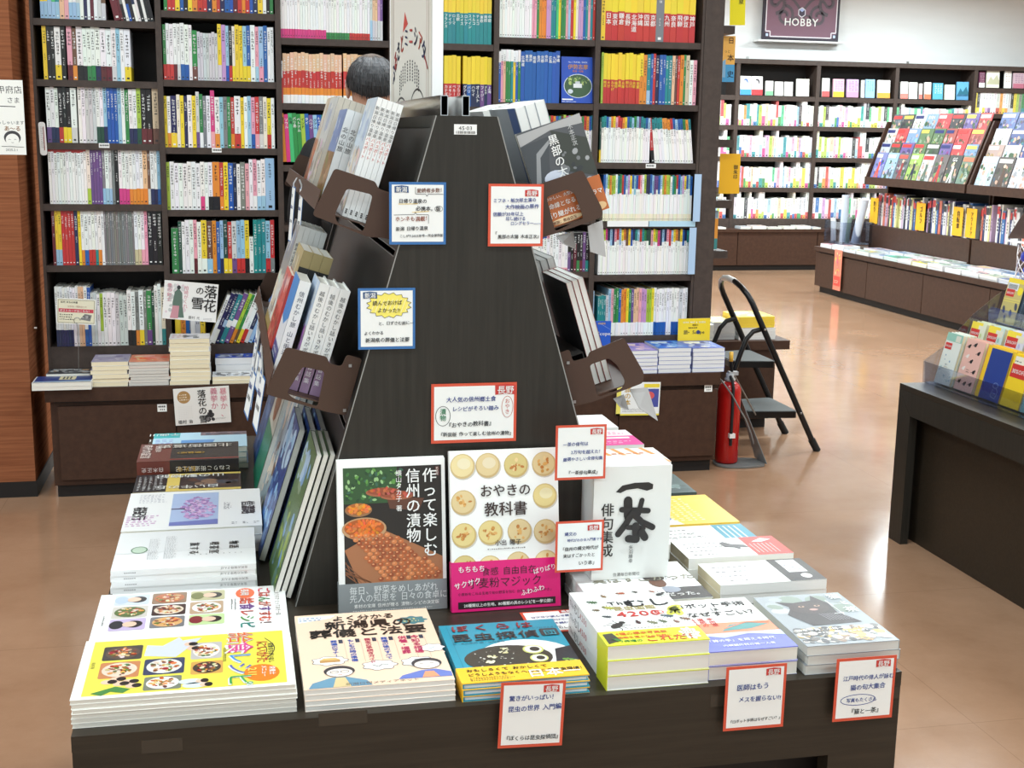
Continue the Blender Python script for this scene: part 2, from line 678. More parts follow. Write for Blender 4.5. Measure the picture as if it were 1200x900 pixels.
# wide end panel and the bookcase that stands back to back with it
t = thing('bookcase_end', 'wide dark brown end panel closing the bookcase row beside the stepladder', 'end panel', (2.03, YS, 0))
m = MB()
m.box(1.986, 2.072, YS - 0.002, YS + 0.3, 0.45, 2.6)
m.build('end_panel', 'case', t)
t = thing('bookcase', 'dark bookcase facing away, its shelf ends jutting past the end panel', 'bookcase', (2.03, 5.68, 0))
m = MB()
m.box(1.2, 2.07, 5.665, 5.685, 0, 2.6)
m.build('back_panel', 'caseback', t)
for px, py in ((848, 37), (847, 168), (845, 238), (840, 296)):
    p = at_y(px, py, 5.80)
    m = MB()
    m.box(1.3, p.x + 0.012, 5.69, 5.93, p.z - 0.018, p.z + 0.018)
    m.build('shelf', 'case', t)

# base cabinets under the bookcases
cab_edges = [-0.72, -0.245, 0.225, 0.69, 1.15, 1.59, 2.035]
cab_where = ['beside the wood wall', 'with the snow poster', 'hidden behind the left book pockets', 'behind the rack', 'behind the right pocket flaps', 'beside the fire extinguisher']
for i in range(6):
    xa, xb = cab_edges[i], cab_edges[i + 1]
    t = thing('base_cabinet', 'low brown base cabinet under the bookcases, ' + cab_where[i], 'cabinet', ((xa + xb) / 2, YB, 0))
    m = MB()
    m.box(xa + 0.001, xb - 0.001, YB + 0.016, YS + 0.25, 0.05, 0.385)
    m.build('body', 'cab', t)
    m = MB()
    m.box(xa + (0.03 if i == 0 else 0.002), xb - 0.002, YB, YB + 0.016, 0.075, 0.372)
    m.build('door', 'cab', t)
    m = MB()
    m.box(xa + 0.01, xb - 0.01, YB + 0.03, YB + 0.05, 0.0, 0.05)
    m.build('plinth', 'plinth', t)
    if i in (0, 5):
        pt = at_y(190 if i == 0 else 830, 478 if i == 0 else 455, YB)
        m = MB()
        fr = Fr((pt.x - 0.018, YB - 0.0006, pt.z - 0.015), (1, 0, 0), (0, 0, 1))
        m.obox(fr.o, fr.u, fr.v, fr.n, 0.036, 0.030, 0.0005, WHITE)
        for k in range(4):
            m.rect(fr, 0.004 + k * 0.007, 0.017, 0.009 + k * 0.007, 0.024, INK, 0.0008)
        for k in range(3):
            m.rect(fr, 0.010 + k * 0.007, 0.006, 0.014 + k * 0.007, 0.011, (90, 90, 90), 0.0008)
        m.build('paper_tag', 'paper', t)
t = thing('display_ledge', 'long brown ledge carrying book stacks in front of the bookcases', 'ledge', (0.6, YB, 0.385))
m = MB()
m.box(-0.735, 2.04, YB - 0.01, YS - 0.002, 0.392, 0.446)
m.build('ledge_board', 'cab', t)
m = MB()
m.box(-0.70, 2.03, YB + 0.005, YS - 0.01, 0.386, 0.392)  # thin black rail set back under the ledge board
m.build('recessed_rail', 'plinth', t)
# shelf-edge tags
for px, py, wd in ((122, 170.5, 0.04), (254, 176, 0.038), (763, 194.5, 0.046)):
    p = at_y(px, py, YS)
    m = MB()
    fr = Fr((p.x - wd / 2, YS + 0.0035, p.z - 0.009), (1, 0, 0), (0, 0, 1))
    m.obox(fr.o, fr.u, fr.v, fr.n, wd, 0.018, 0.0006, WHITE)
    for k in range(6):
        m.rect(fr, 0.004 + k * 0.0058, 0.006, 0.008 + k * 0.0058, 0.013, (60, 60, 60), 0.001)
    tag(m.build('shelf_tag', 'paper', loc=fr.o), 'small white price tag on a bookcase shelf edge, ' + {122: 'leftmost bay', 254: 'second bay', 763: 'last bay'}[px], 'tag')


# ------------------------------------------------------------------ books standing on shelves
TOK = re.compile(r'^([a-z])((?:[/\\|][a-z]\d*)*)([\d.*^x]*)(?:=(\w))?(?::(.+))?$')


def dark(c):
    return 0.3 * c[0] + 0.59 * c[1] + 0.11 * c[2] < 130


def spine_marks(mb, fr, w, h, bands, main, ink, style):
    s = min(0.0115, w * 0.62)
    if s < 0.0022:
        return
    def mark(a, b, q, c):
        for _ in range(3):
            k = random.uniform(-0.38, 0.3)
            if random.random() < 0.5:
                mb.rect(fr, a - q * 0.45, b + k * q, a + q * 0.45, b + (k + 0.13) * q, c, 0.0004)
            else:
                mb.rect(fr, a + k * q, b - q * 0.42, a + (k + 0.15) * q, b + q * 0.42, c, 0.0004)
    b = h * random.uniform(0.86, 0.93)
    for k in range(random.randint(4, 8)):
        mark(w / 2, b - k * s * 1.12, s, ink)
    b -= 9.5 * s
    q = s * 0.6
    for k in range(random.randint(3, 5)):
        if b - k * q * 1.2 > h * 0.2:
            mark(w / 2, b - k * q * 1.2, q, ink)
    mb.rect(fr, w * 0.3, h * 0.04, w * 0.7, h * 0.04 + w * 0.3, ink, 0.0004)


def spine_book(name, x, y, z, w, h, dep, main, bands, label, cat, group, lean=0.0, title=None, ink=None, marks=True, tops=PAGE):
    """One upright book, its spine towards -y. bands: (from, to, colour) as fractions of the height."""
    o0 = Vector((x, y, z))
    mb = MB()
    fr = Fr(o0, (1, 0, 0), (0, 0, 1))
    cuts = sorted(set([0.0, 1.0] + [v for b in bands for v in b[:2]]))
    for a, b in zip(cuts, cuts[1:]):
        mid = (a + b) / 2
        c = main
        for f0, f1, bc in bands:
            if f0 <= mid <= f1:
                c = bc
        mb.obox(fr.pt(0, a * h), fr.u, fr.v, -fr.n, w, (b - a) * h, dep, c, dict(v1=tops if b == 1.0 else c, n1=PAGE))
    if ink is None:
        ink = WHITE if dark(main) else (40, 38, 40)
    if title:
        tb = (bands[-1][0] - 0.03) if bands and bands[-1][1] >= 0.99 else 0.92
        sz = min(w * 0.9, h * (tb - 0.08) / max(len(title), 1))
        mb.text(fr, title, w / 2, h * tb, sz, ink, 0.0005, vert=True, bold=True)
    elif marks:
        spine_marks(mb, fr, w, h, bands, main, ink, random.randint(0, 3))
    o = mb.build(name, 'gloss', loc=o0)
    if lean:
        o.rotation_euler = (0, lean, 0)
        if lean > 0:
            o.location = (x, y, z + w * math.sin(lean))
    return tag(o, label, cat, group)


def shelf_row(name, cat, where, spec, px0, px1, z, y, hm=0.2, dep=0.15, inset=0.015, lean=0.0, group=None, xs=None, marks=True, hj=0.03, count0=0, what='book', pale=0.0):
    """Fill a shelf from photo column px0 to px1 with the books of spec."""
    if xs is None:
        zz = z + 0.08
        py = 450 - F_PX * ((Vector((0, y, zz)) - CE).dot(CU)) / ((Vector((0, y, zz)) - CE).dot(CF))
        x0, x1 = at_y(px0, py, y).x, at_y(px1, py, y).x
    else:
        x0, x1 = xs
    items = []
    for tk in spec.split():
        if tk[0] == '_':
            items.append((None, float(tk[1:] or 1)))
            continue
        g = TOK.match(tk)
        mn, bd, md, ik, tt = g.groups()
        mods = dict(re.findall(r'([*^x])([\d.]+)', md))
        fw, fh, cnt = mods.get('*'), mods.get('^'), mods.get('x')
        for _ in range(int(cnt or 1)):
            bands = []
            for k in re.findall(r'([/\\|])([a-z])(\d*)', bd or ''):
                fr_ = (int(k[2]) / 100.0) if k[2] else 0.28
                if k[0] == '/':
                    bands.append((0.0, fr_, k[1]))
                elif k[0] == '\\':
                    bands.append((1 - fr_, 1.0, k[1]))
                else:
                    bands.append((max(0, fr_ - 0.07), fr_ + 0.07, k[1]))
            items.append(((mn, bands, float(fw or 1), float(fh or 1), ik, tt), float(fw or 1)))
    unit = (x1 - x0) / sum(w for _, w in items)
    if lean:
        unit *= math.cos(lean)
    x, n = x0, count0
    for it, wf in items:
        if it is None:
            x += wf * unit
            continue
        n += 1
        mn, bands, fw, fh, ik, tt = it
        w = fw * unit
        h = hm * fh * random.uniform(1 - hj, 1 + hj * 0.3)
        names = CNAME[mn] + ' ' + what
        if bands:
            b0 = bands[0]
            names = CNAME[mn] + ' ' + what + (' with %s foot' % CNAME[b0[2]] if b0[0] == 0 else ' with %s top' % CNAME[b0[2]])
        lab = '%s, %s from left, %s' % (names, ordinal(n), where)
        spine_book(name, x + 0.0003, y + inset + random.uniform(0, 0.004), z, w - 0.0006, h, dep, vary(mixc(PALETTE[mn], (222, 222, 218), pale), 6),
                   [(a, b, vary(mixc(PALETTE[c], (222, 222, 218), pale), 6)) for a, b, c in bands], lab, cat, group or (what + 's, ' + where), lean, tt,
                   PALETTE[ik] if ik else None, marks)
        x += w / math.cos(lean)
    return n


RN = ['top shelf', 'second shelf', 'third shelf', 'fourth shelf', 'fifth shelf', 'lowest shelf']
rowsA = [
    ('y/l y/l l/l*1.1 i/l t/l*1.1 a*1.3 p*1.2 w/l w/l s/l w n w*.8 m w s d/s*1.2', 46, 123, 0.23, 0),
    ('y k k w/y*1.5 k*1.2 _.3 p/m*1.3 d/o*1.1 w/k*1.5 w/k w/v*1.1 w/v w/n*1.3 w/m*1.4 w/m*1.4 w/s*1.2 l w w/y*1.6', 50, 153, 0.203, 0),
    ('w/u*1.3 w/n*1.1 w/n k/r*1.2 k/y k/y*1.2 w/s*1.6 _.4 w^1.08x2 s^1.08x3 w/j^1.08x2 l/n^1.08 bx3 l^1.08 w^1.08 v*1.1 w/n*1.1 w/n*1.1 q/j*1.2 k/m*1.5 k/m*1.5 _.2 e/d*2', 54, 187, 0.215, 0),
    ('w\\r8x13 c/q*1.3 ux4*1 g/l w/l*1.3 s/l g k*1.4 w/h*1.2x3 w/o*1.2x4 a/o*1.6 d/s w/n*1.4 w/n l/b*1.1', 57, 188, 0.222, 0),
    ('m*1.1 y/l y/l*1.2 rx4*1.1 n*1.3 y w/o*1.1 w/b*1.4 w/r*1.2 w/r*1.1 w/t w/o*1.3 w gx15*.7 w/e*1.2x2 w/p*1.2 p*1.1 kx3*1.7', 61, 190, 0.222, 0),
    ('w/n*.8x7 w*.9x2 a*.9x2 w/b*1.1 b^.99 s^.9x2 w^.88 q/w^.88 w^.9*1.3x3 s^.86*1.3x3 w/k*1.3^.93x2 g/o*1.2^.92 w/y*1.5^.92 g^.9 v/u*1.6^.92 j^.9 w^1.03x2*1.1 c/t*1.3', 65, 194, 0.243, 0),
]
rowsB = [
    ('v r*1.2 r y*1.3 b*1.1 r/k*1.2 y*1.2 o*1.5 o/r*1.5 r*1.2 n*1.4 o*1.3 r n*1.3 y/b*1.4 b m*1.3 o/r*1.2 o r*1.2 b n*1.3 y*1.5 w k v', 191, 320, 0.19, 0),
    ('v/r w/r w/r*1.2 w/m*1.1 w/s w/b*1.3x2 w v/d*1.6^.9 sx7*.9^.86 y/s*1.2 z*1.3 l/b k/r c/y*.9 y*1.2x2 l/y*1.2 b/y*1.2 w*1.5 p/l*1.1 l/p*1.5 b*1.2 w w', 191, 321, 0.218, 0),
    ('y w/o n/y*1.7 c y*1.1 n w*1.3 y*1.1 s/u^1.1 v/w^1.05 g w*1.2 h/p^1.1*1.2 w/o*1.4 l*1.1 g*1.1 v r/o*1.1 w/r*1.8 y w l*1.1 p/b*1.1 r/p*1.2 g/s*1.2 c*1.1 y/r*1.2 w', 192, 322, 0.205, 0),
    ('q w*1.2x7 w/h*1.2 w w/k*1.2 o/k*2 r/o*1.1 y*1.3 b*1.4 n w g*1.4 p*1.1 w*1.1^1.08 p/w*1.1^1.08 w/l*1.2^1.08x2 l*2.6^1.1', 195, 322, 0.19, 0),
    ('v*2^.86 j w^.97 w*1.2x2 p/m w*1.2^.96 y/w*1.6 d/l*1.6 o*1.2 b l/n j/y*1.2 r/y*1.2 s/u*1.4 l/r*1.2x2 y/k*1.3 w*1.2^.7 t*1.2x3^1.04 l/r*1.4 r/g*1.2', 201, 322, 0.216, 0),
]
for i, (sp, a, b, h, ln) in enumerate(rowsA):
    shelf_row('shelf_book', 'book', RN[i] + ' of leftmost bookcase bay', sp, a, b, ZA[i], YS, h)
shelf_row('shelf_book', 'book', 'leaning on top shelf of leftmost bookcase bay', 'm*2.4 m*.8 g/k w k/b k*1.2 n/w w k*1.2 w k k*1.3', 133, 180, ZA[0], YS, 0.23, lean=-0.2, count0=17)
for i, (sp, a, b, h, ln) in enumerate(rowsB):
    shelf_row('shelf_book', 'book', RN[i] + ' of second bookcase bay', sp, a, b, ZB[i], YS, h)
shelf_row('shelf_book', 'book', 'leaning on lowest shelf, second bay', 'w n/w*1.2 n|l40*1.1 t|w40*1.5 u|w40*1.5 q/o*1.1 v/d*.9 w/y*1.1 w/r*1.3 n/s*1.2 l*1.2 b*1.2', 243, 300, ZB[5], YS, 0.222, lean=0.40)
shelf_row('shelf_book', 'book', 'lowest shelf behind the tallest stack', 'y*1.2 o b w s y', 205, 240, ZB[5], YS, 0.17)

# third bay: thin travel guides
topc = 'rpnlyrunbtmodyvnbrvoltnvbtlq'
shelf_row('travel_guide', 'travel guide', 'top shelf of third bay', ' '.join('w\\%s25/h16' % topc[i % len(topc)] for i in range(18)) + ' ' + ' '.join('w\\%s25/v12' % topc[(i * 5 + 3) % len(topc)] for i in range(9)) + ' ' +
          ' '.join('w\\%s25/r12' % topc[(i * 3 + 1) % len(topc)] for i in range(8)) + ' s/l35 a/s35 a/s35 z/s35 u/s35', 327, 449, ZC[0], YS, 0.225, what='travel guide')
shelf_row('travel_guide', 'travel guide', 'second shelf of third bay', 'w/r60*.6^.85 ' + 'r\\a35/w18|o24x16 _.4 r\\a35/w18|o24x7 r\\a35/w18', 329, 437, ZC[1], YS, 0.2, what='travel guide')
shelf_row('travel_guide', 'travel guide', 'third shelf of third bay', 'o:韓国 h:ソウル i:台湾 v:バリ島 v:ベトナム q:インド b:タイ u:ハワイ l:グアム b t', 331, 384, ZC[2] + 0.012, YS, 0.195, what='travel guide', lean=-0.05)
# fourth bay
shelf_row('travel_guide', 'travel guide', 'top shelf of fourth bay', 'h/w h/p y', 456, 463, ZD[0], YS, 0.23, what='travel guide')
names_d = ['フランス', 'ドイツ', 'ローマ', '北欧', 'スイス', 'ロシア', 'スペイン', 'トルコ', 'チェコ', '東欧', '南欧', '中欧']
shelf_row('travel_guide', 'travel guide', 'top shelf of fourth bay', ' '.join('t\\y42=w:' + s for s in names_d), 521, 577, ZD[0], YS, 0.215, what='travel guide', count0=3)
shelf_row('travel_guide', 'travel guide', 'second shelf of fourth bay', 'y/r y', 457, 463, ZD[1], YS, 0.2, what='travel guide')
shelf_row('travel_guide', 'travel guide', 'second shelf of fourth bay', 'r\\y55=w:カナダ r\\y55=w:メキシコ r\\y55=w:ペルー r\\y55=w:ブラジル _.6 n\\y55=w:グアム b\\y55=w:バリ n\\y55=w:ハワイ n\\y55*1.2=w:オースト u\\y55=w:フィジー n\\y55*.8=w:タヒチ u\\y55=w:上海', 521, 577, ZD[1], YS, 0.205, what='travel guide', count0=2)
# fifth bay
shelf_row('travel_guide', 'travel guide', 'top shelf of fifth bay', 'w\\n16x14 p/p30 p v/v30 o/o28x3 z/z30x2 t/t30x2 i y v/v25x2 p l r*1.2 y c z z b t p t r i', 584, 702, ZE[0], YS, 0.215, what='travel guide')
shelf_row('travel_guide', 'travel guide', 'second shelf of fifth bay', 'b\\w22 p\\w22 a\\w22 v\\w22x2 t\\w22 y\\w22 b\\w22 v\\w22 ' + ' '.join('b*1.6=w:' + s for s in ('北海道', '東北', '東京', '箱根', '金沢', '京都', '奈良', '広島', '九州', '沖縄')), 585, 657, ZE[1], YS, 0.213, what='travel guide')
shelf_row('travel_guide', 'travel guide', 'third shelf of fifth bay', ' '.join('w\\%s30' % 'pvrobtmqhlyvb'[i % 13] for i in range(20)), 640, 700, ZE[2], YS, 0.2, what='travel guide')
shelf_row('travel_guide', 'travel guide', 'fourth shelf of fifth bay', ' '.join('w\\%s16/p10' % 'bbpwwsws'[i % 8] for i in range(17)) + ' u\\k50 k m\\k k/v k/m u k/t', 606, 691, ZE[4], YS, 0.17, what='travel guide')
shelf_row('travel_guide', 'travel guide', 'lowest shelf of fifth bay', 't/w t/w l', 684, 697, ZE[5] + 0.01, YS, 0.19, what='travel guide')
# last bay
shelf_row('travel_guide', 'travel guide', 'top shelf of last bay', 'y*.7 ' + ' '.join('r\\y48=w:' + s for s in ('日本', '東京', '鎌倉', '長野', '北海道', '沖縄', '四国', '京都')) + ' g*1.3 ' + ' '.join('r\\y48=w:' + s for s in ('九州', '奈良', '飛騨', '伊豆', '神戸')), 706, 817, ZF[0], YS, 0.23, what='travel guide')
shelf_row('travel_guide', 'travel guide', 'second shelf of last bay', 'q*.6 ' + ' '.join('r\\y52=y:' + s for s in ('熊本', '大分', 'みやげ', '福岡', '長崎', '兵庫', '岡山', '山口', '鳥取', '愛媛')) + ' o\\y45 o t/l b*.7 r*.7 n b b*.8 t*.8 t a*.8 d*.7 r*.7 o v*.7 e w^.9 p^.9', 706, 818, ZF[1], YS, 0.21, what='travel guide')
shelf_row('travel_guide', 'travel guide', 'third shelf of last bay', 'j/y*.7 ' + ' '.join('w\\%s24' % 'ttbloyprroybtlvlu'[i % 17] for i in range(21)), 704, 763, ZF[2], YS, 0.195, what='travel guide')
shelf_row('travel_guide', 'travel guide', 'third shelf of last bay', 'r/k*1.2 ' + ' '.join('w\\%s24' % 'ttttooorblbbvo'[i % 14] for i in range(15)), 766, 815, ZF[2], YS, 0.192, what='travel guide', lean=-0.11, count0=22)
shelf_row('travel_magazine', 'magazine', 'fourth shelf of last bay', ' '.join('w\\%s%d/c16' % ('blqoqqwtvrblzyblbrpwqnnbluu'[i % 27], random.choice((30, 40, 42))) for i in range(44)), 708, 812, ZF[3] + 0.004, YS, 0.2, what='thin magazine', dep=0.2)
shelf_row('travel_magazine', 'magazine', 'fifth shelf of last bay', ' '.join('w\\%s%d' % ('pyqhnlnprlyodybntlrtvjj'[i % 23], random.choice((25, 28, 36))) for i in range(40)), 702, 808, ZF[4] + 0.002, YS, 0.2, what='thin magazine', dep=0.2)
shelf_row('travel_magazine', 'magazine', 'lowest shelf of last bay', 't/s*.8^.86x4 s^.86 l p/w v/w v/w b/w o/w o/w y/w v/w u/w a/w a/w p/w z/w z/w q/w q/w y/w w/b w/b w/b w/b w/b w w w/b w/b w/b s*1.4 w w', 701, 806, ZF[5], YS, 0.21, what='thin magazine', dep=0.2)
# magazine ends poking out at the right of the last bay, clear sleeves along two shelf edges
for z, px, lab in ((ZF[3], 818, 'fourth'), (ZF[4], 812, 'fifth')):
    m = MB()
    p = at_y(px, 235 if lab == 'fourth' else 298, YS - 0.02)
    m.box(p.x - 0.02, p.x + 0.012, YS - 0.02, YS - 0.0185, z + 0.005, z + 0.21, (176, 204, 234))
    tag(m.build('index_card', 'gloss', loc=(p.x, YS - 0.02, z)), 'pale blue index card at the right end of the %s shelf, last bay' % lab, 'card')
for a, b, c, w_ in ((712, 760, (244, 246, 246), 'white'), (761, 815, (186, 222, 240), 'pale blue')):
    pa, pb = at_y(a, 258, YS - 0.004), at_y(b, 258, YS - 0.004)
    m = MB()
    m.box(pa.x, pb.x, YS - 0.004, YS + 0.003, ZF[3] - 0.018, ZF[3] + 0.006, c)
    tag(m.build('shelf_strip', 'gloss', loc=(pa.x, YS, ZF[3])), w_ + ' label strip clipped to the fourth shelf edge, last bay', 'label strip')

# ------------------------------------------------------------------ face-out and flat books
def book(label, cat, group, O, U, V, w, h, t, col=WHITE, page=PAGE, spine='l', art=None, spine_art=None, band=None, hard=False, name='book', back_art=None, spine_col=None, nocover_edge=False):
    """A book: O = lower back corner seen from the front cover, U = its width, V = its height, front cover towards U x V.
    band = (from, to, colour, art): a paper band round the foot."""
    O, U, V = Vector(O), Vector(U).normalized(), Vector(V).normalized()
    N = U.cross(V).normalized()
    root = thing(name, label, cat, O, group)
    ct = 0.0011 if hard else 0.00045
    ins = 0.003 if hard else 0.0006
    mb = MB()
    sc = spine_col or col
    mb.obox(O + N * (t - ct), U, V, N, w, h, ct, col)
    mb.obox(O, U, V, N, w, h, ct, col)
    su = 0 if spine == 'l' else w - ct * 1.6
    mb.obox(O + U * su + N * ct, U, V, N, ct * 1.6, h, t - 2 * ct, sc)
    fr = Fr(O + N * t, U, V)
    if art:
        art(mb, fr, w, h)
    if spine_art:
        sf = Fr(O if spine == 'l' else O + U * w, N, V)
        sf.n = -U if spine == 'l' else U
        spine_art(mb, sf, t, h)
    if back_art:
        bf = Fr(O + U * w, -U, V)
        back_art(mb, bf, w, h)
    mb.build('cover', 'gloss', root)
    mb = MB()
    a = ct * 1.6 if spine == 'l' else ins
    b = ins if spine == 'l' else ct * 1.6
    mb.obox(O + U * a + V * ins + N * ct, U, V, N, w - a - b, h - 2 * ins, t - 2 * ct, page)
    mb.build('page_block', 'paper', root)
    if band:
        f0, f1, bc, ba = band
        mb = MB()
        e = 0.0013
        o2 = O + V * (f0 * h) - N * e
        bh = (f1 - f0) * h
        mb.obox(o2 + N * (t + e), U, V, N, w, bh, e, bc)
        mb.obox(o2, U, V, N, w, bh, e, bc)
        mb.obox(o2 + U * (-e if spine == 'l' else w), U, V, N, e, bh, t + 2 * e, bc)
        if ba:
            ba(mb, Fr(o2 + N * (t + 2 * e), U, V), w, bh, t)
        mb.build('paper_band', 'gloss', root)
    return root


def stack(n, label_fn, cat, group, x0, x1, y0, y1, z0, ztop, up='y', jitter=0.002, **kw):
    """n copies lying flat; the first built is the topmost. up = where the top of the cover points: y, x, -x."""
    t = (ztop - z0) / n
    tt = t - 0.0003
    if up == 'y':
        O, U, V, w, h = Vector((x0, y0, ztop - tt)), (1, 0, 0), (0, 1, 0), x1 - x0, y1 - y0
    elif up == 'x':       # cover's top edge towards +x
        O, U, V, w, h = Vector((x0, y1, ztop - tt)), (0, -1, 0), (1, 0, 0), y1 - y0, x1 - x0
    else:                 # towards -x
        O, U, V, w, h = Vector((x1, y0, ztop - tt)), (0, 1, 0), (-1, 0, 0), y1 - y0, x1 - x0
    top = book(label_fn(1), cat, group, O, U, V, w, h, tt, **kw)
    out = [top]
    for k in range(1, n):
        out.append(dup(top, (random.uniform(-jitter, jitter), random.uniform(-jitter, jitter) * 0.6, -t * k), label_fn(k + 1)))
    return out


def pile(desc, n):
    return lambda k: (desc if n == 1 else ('%s, topmost copy' % desc if k == 1 else '%s, %s copy down' % (desc, ordinal(k))))


def dots(mb, fr, a0, b0, a1, b1, n, cols, rmin, rmax, l=0.0003, seed=1):
    rnd = random.Random(seed)
    for _ in range(n):
        r = rnd.uniform(rmin, rmax)
        a, b = rnd.uniform(a0 + r, a1 - r), rnd.uniform(b0 + r, b1 - r)
        mb.disc(fr, a, b, r, r * rnd.uniform(0.6, 1), rnd.choice(cols), l + rnd.random() * 0.0001, 9, rnd.uniform(0, 3))


def scribble(mb, fr, a0, b0, a1, b1, rows, col, l=0.0003, seed=1, fill=0.75):
    """Lines of print too small to read."""
    rnd = random.Random(seed)
    hh = (b1 - b0) / rows
    for r in range(rows):
        a = a0
        end = a0 + (a1 - a0) * rnd.uniform(0.7, 1)
        b = b1 - hh * (r + 0.75)
        while a < end:
            w = hh * rnd.uniform(0.3, 0.7)
            mb.rect(fr, a, b, min(a + w, end), b + hh * 0.5 * rnd.uniform(0.5, 1), col, l)
            a += w + hh * 0.25 / fill


def photo(mb, fr, a0, b0, a1, b1, base, cols, n, seed, l=0.0003):
    mb.rect(fr, a0, b0, a1, b1, base, l)
    r = min(a1 - a0, b1 - b0)
    dots(mb, fr, a0, b0, a1, b1, n, cols, r * 0.06, r * 0.2, l + 0.0001, seed)


def rrect(mb, fr, a0, b0, a1, b1, r, col, l=0.0003):
    mb.poly(fr, rounded([(a0, b0), (a1, b0), (a1, b1), (a0, b1)], r), col, l)


# ------------------------------------------------------------------ the front table
TZ = 0.74
TX0, TX1, TY0, TY1 = -0.204, 0.871, 1.48, 2.99
t = thing('display_table', 'long dark wood display table with a framed front, piled with books', 'table', ((TX0 + TX1) / 2, TY0, 0))
m = MB()
m.box(TX0, TX1, TY0, TY1, TZ - 0.02, TZ)
m.build('tabletop', 'table', t)
FW = 0.10
for nm, pts in (('frame_rail', [(TX0, TZ - 0.02), (TX1, TZ - 0.02), (TX1 - FW, TZ - 0.02 - FW * 0.93), (TX0 + FW, TZ - 0.02 - FW * 0.93)]),
                ('leg', [(TX0, 0), (TX0 + FW, 0), (TX0 + FW, TZ - 0.02 - FW * 0.93), (TX0, TZ - 0.02)]),
                ('leg', [(TX1 - FW, 0), (TX1, 0), (TX1, TZ - 0.02), (TX1 - FW, TZ - 0.02 - FW * 0.93)])):
    m = MB()
    pts = [(p[0] + (0.0005 if p[0] < 0.3 else -0.0005), p[1] - 0.0003) if nm == 'leg' and p[1] else p for p in pts]
    extruded(m, Fr((0, TY0 + 0.03, 0), (1, 0, 0), (0, 0, 1)), pts, None, 0.03)
    m.build(nm, 'table', t)
for xa, xb in ((TX0, TX0 + 0.03), (TX1 - 0.03, TX1)):
    m = MB()
    m.box(xa, xb, TY0 + 0.031, TY1, 0, TZ - 0.021)
    m.build('side_panel', 'table', t)
m = MB()
m.box(TX0 + 0.031, TX1 - 0.031, TY0 + 0.06, TY0 + 0.075, 0, TZ - 0.021)
m.build('front_panel', 'plinth', t)
m = MB()
m.box(TX0 + 0.031, TX1 - 0.031, TY1 - 0.03, TY1, 0, TZ - 0.021)
m.build('rear_panel', 'table', t)
# old adhesive tape on the table front
for px, py, wd in ((190, 874, 0.048), (402, 842, 0.06), (845, 821, 0.03), (1048, 812, 0.014)):
    p = at_y(px, py, TY0)
    m = MB()
    m.obox((p.x - wd / 2, TY0 - 0.0002, p.z - 0.008), (1, 0, 0), (0, 0, 1), (0, -1, 0), wd, 0.017, 0.0002)
    where = {190: 'below the yellow book', 402: 'below the peach book', 845: 'beside the robot card', 1048: 'at the right corner'}[px]
    tag(m.build('tape_remnant', 'tape', loc=(p.x, TY0, p.z)), 'worn strip of clear tape on the table front ' + where, 'tape')

# ------------------------------------------------------------------ the A-shaped rack on the table
CX, AF, AB = 0.333, 1.862, 2.95


def half(z):
    return 0.046 + (1.472 - z) * 0.289


SA = math.atan(0.289)
rack = thing('book_rack', 'tall black A-shaped rack with sloping sides standing on the table', 'book rack', (CX, AF, TZ))
for nm, y in (('end_panel', AF), ('end_panel', AB - 0.018)):
    m = MB()
    fr = Fr((CX, y + 0.018, 0), (1, 0, 0), (0, 0, 1))
    extruded(m, fr, [(-half(TZ), TZ), (half(TZ), TZ), (half(1.472), 1.472), (-half(1.472), 1.472)], None, 0.018)
    e = m.build(nm, 'frame', rack)
    if y == AF:
        m = MB()
        for s in (-1, 1):
            m.line(Fr((CX, y, 0), (1, 0, 0), (0, 0, 1)), [(s * half(TZ) - s * 0.001, TZ), (s * half(1.472) - s * 0.001, 1.472)], 0.0016, (150, 150, 146), 0.0003)
        m.build('edge_banding', 'gloss', e)
for s in (-1, 1):
    U = Vector((s * math.sin(SA), 0, -math.cos(SA)))            # down the slope
    nrm = Vector((s * math.cos(SA), 0, math.sin(SA)))
    for i, (za, zb) in enumerate(((1.468, 1.27), (1.262, 1.005), (0.997, 0.745))):
        m = MB()
        o = Vector((CX + s * (half(za) - 0.014), AF + 0.019, za))
        m.obox(o, U, Vector((0, 1, 0)), nrm, (za - zb) / math.cos(SA), AB - AF - 0.038, 0.006)
        b = m.build('slope_board', 'board', rack)
        m = MB()
        for q in (0.0, (za - zb) / math.cos(SA) - 0.0015):
            m.obox(o + U * q + nrm * 0.006, U, Vector((0, 1, 0)), nrm, 0.0015, AB - AF - 0.04, 0.0006, (160, 160, 156))
        m.build('edge_banding', 'gloss', b)
m = MB()
m.box(CX - 0.045, CX + 0.045, AF + 0.019, AB - 0.019, 1.455, 1.472)
m.build('top_board', 'frame', rack)
m = MB()
fr = Fr(at_y(532, 157.5, AF), (1, 0, 0), (0, 0, 1))
m.rect(fr, 0, 0, 0.0335, 0.0145, WHITE, 0.0004)
m.text(fr, '45·03', 0.0168, 0.0065, 0.0075, INK, 0.0007, align='c', sx=1.15)
for k in range(19):
    m.rect(fr, 0.003 + k * 0.0015, 0.0012, 0.003 + k * 0.0015 + random.choice((0.0004, 0.0008)), 0.005, INK, 0.0007)
m.build('barcode_label', 'paper', rack)

# metal pockets on the slopes
PA = math.radians(17.5)


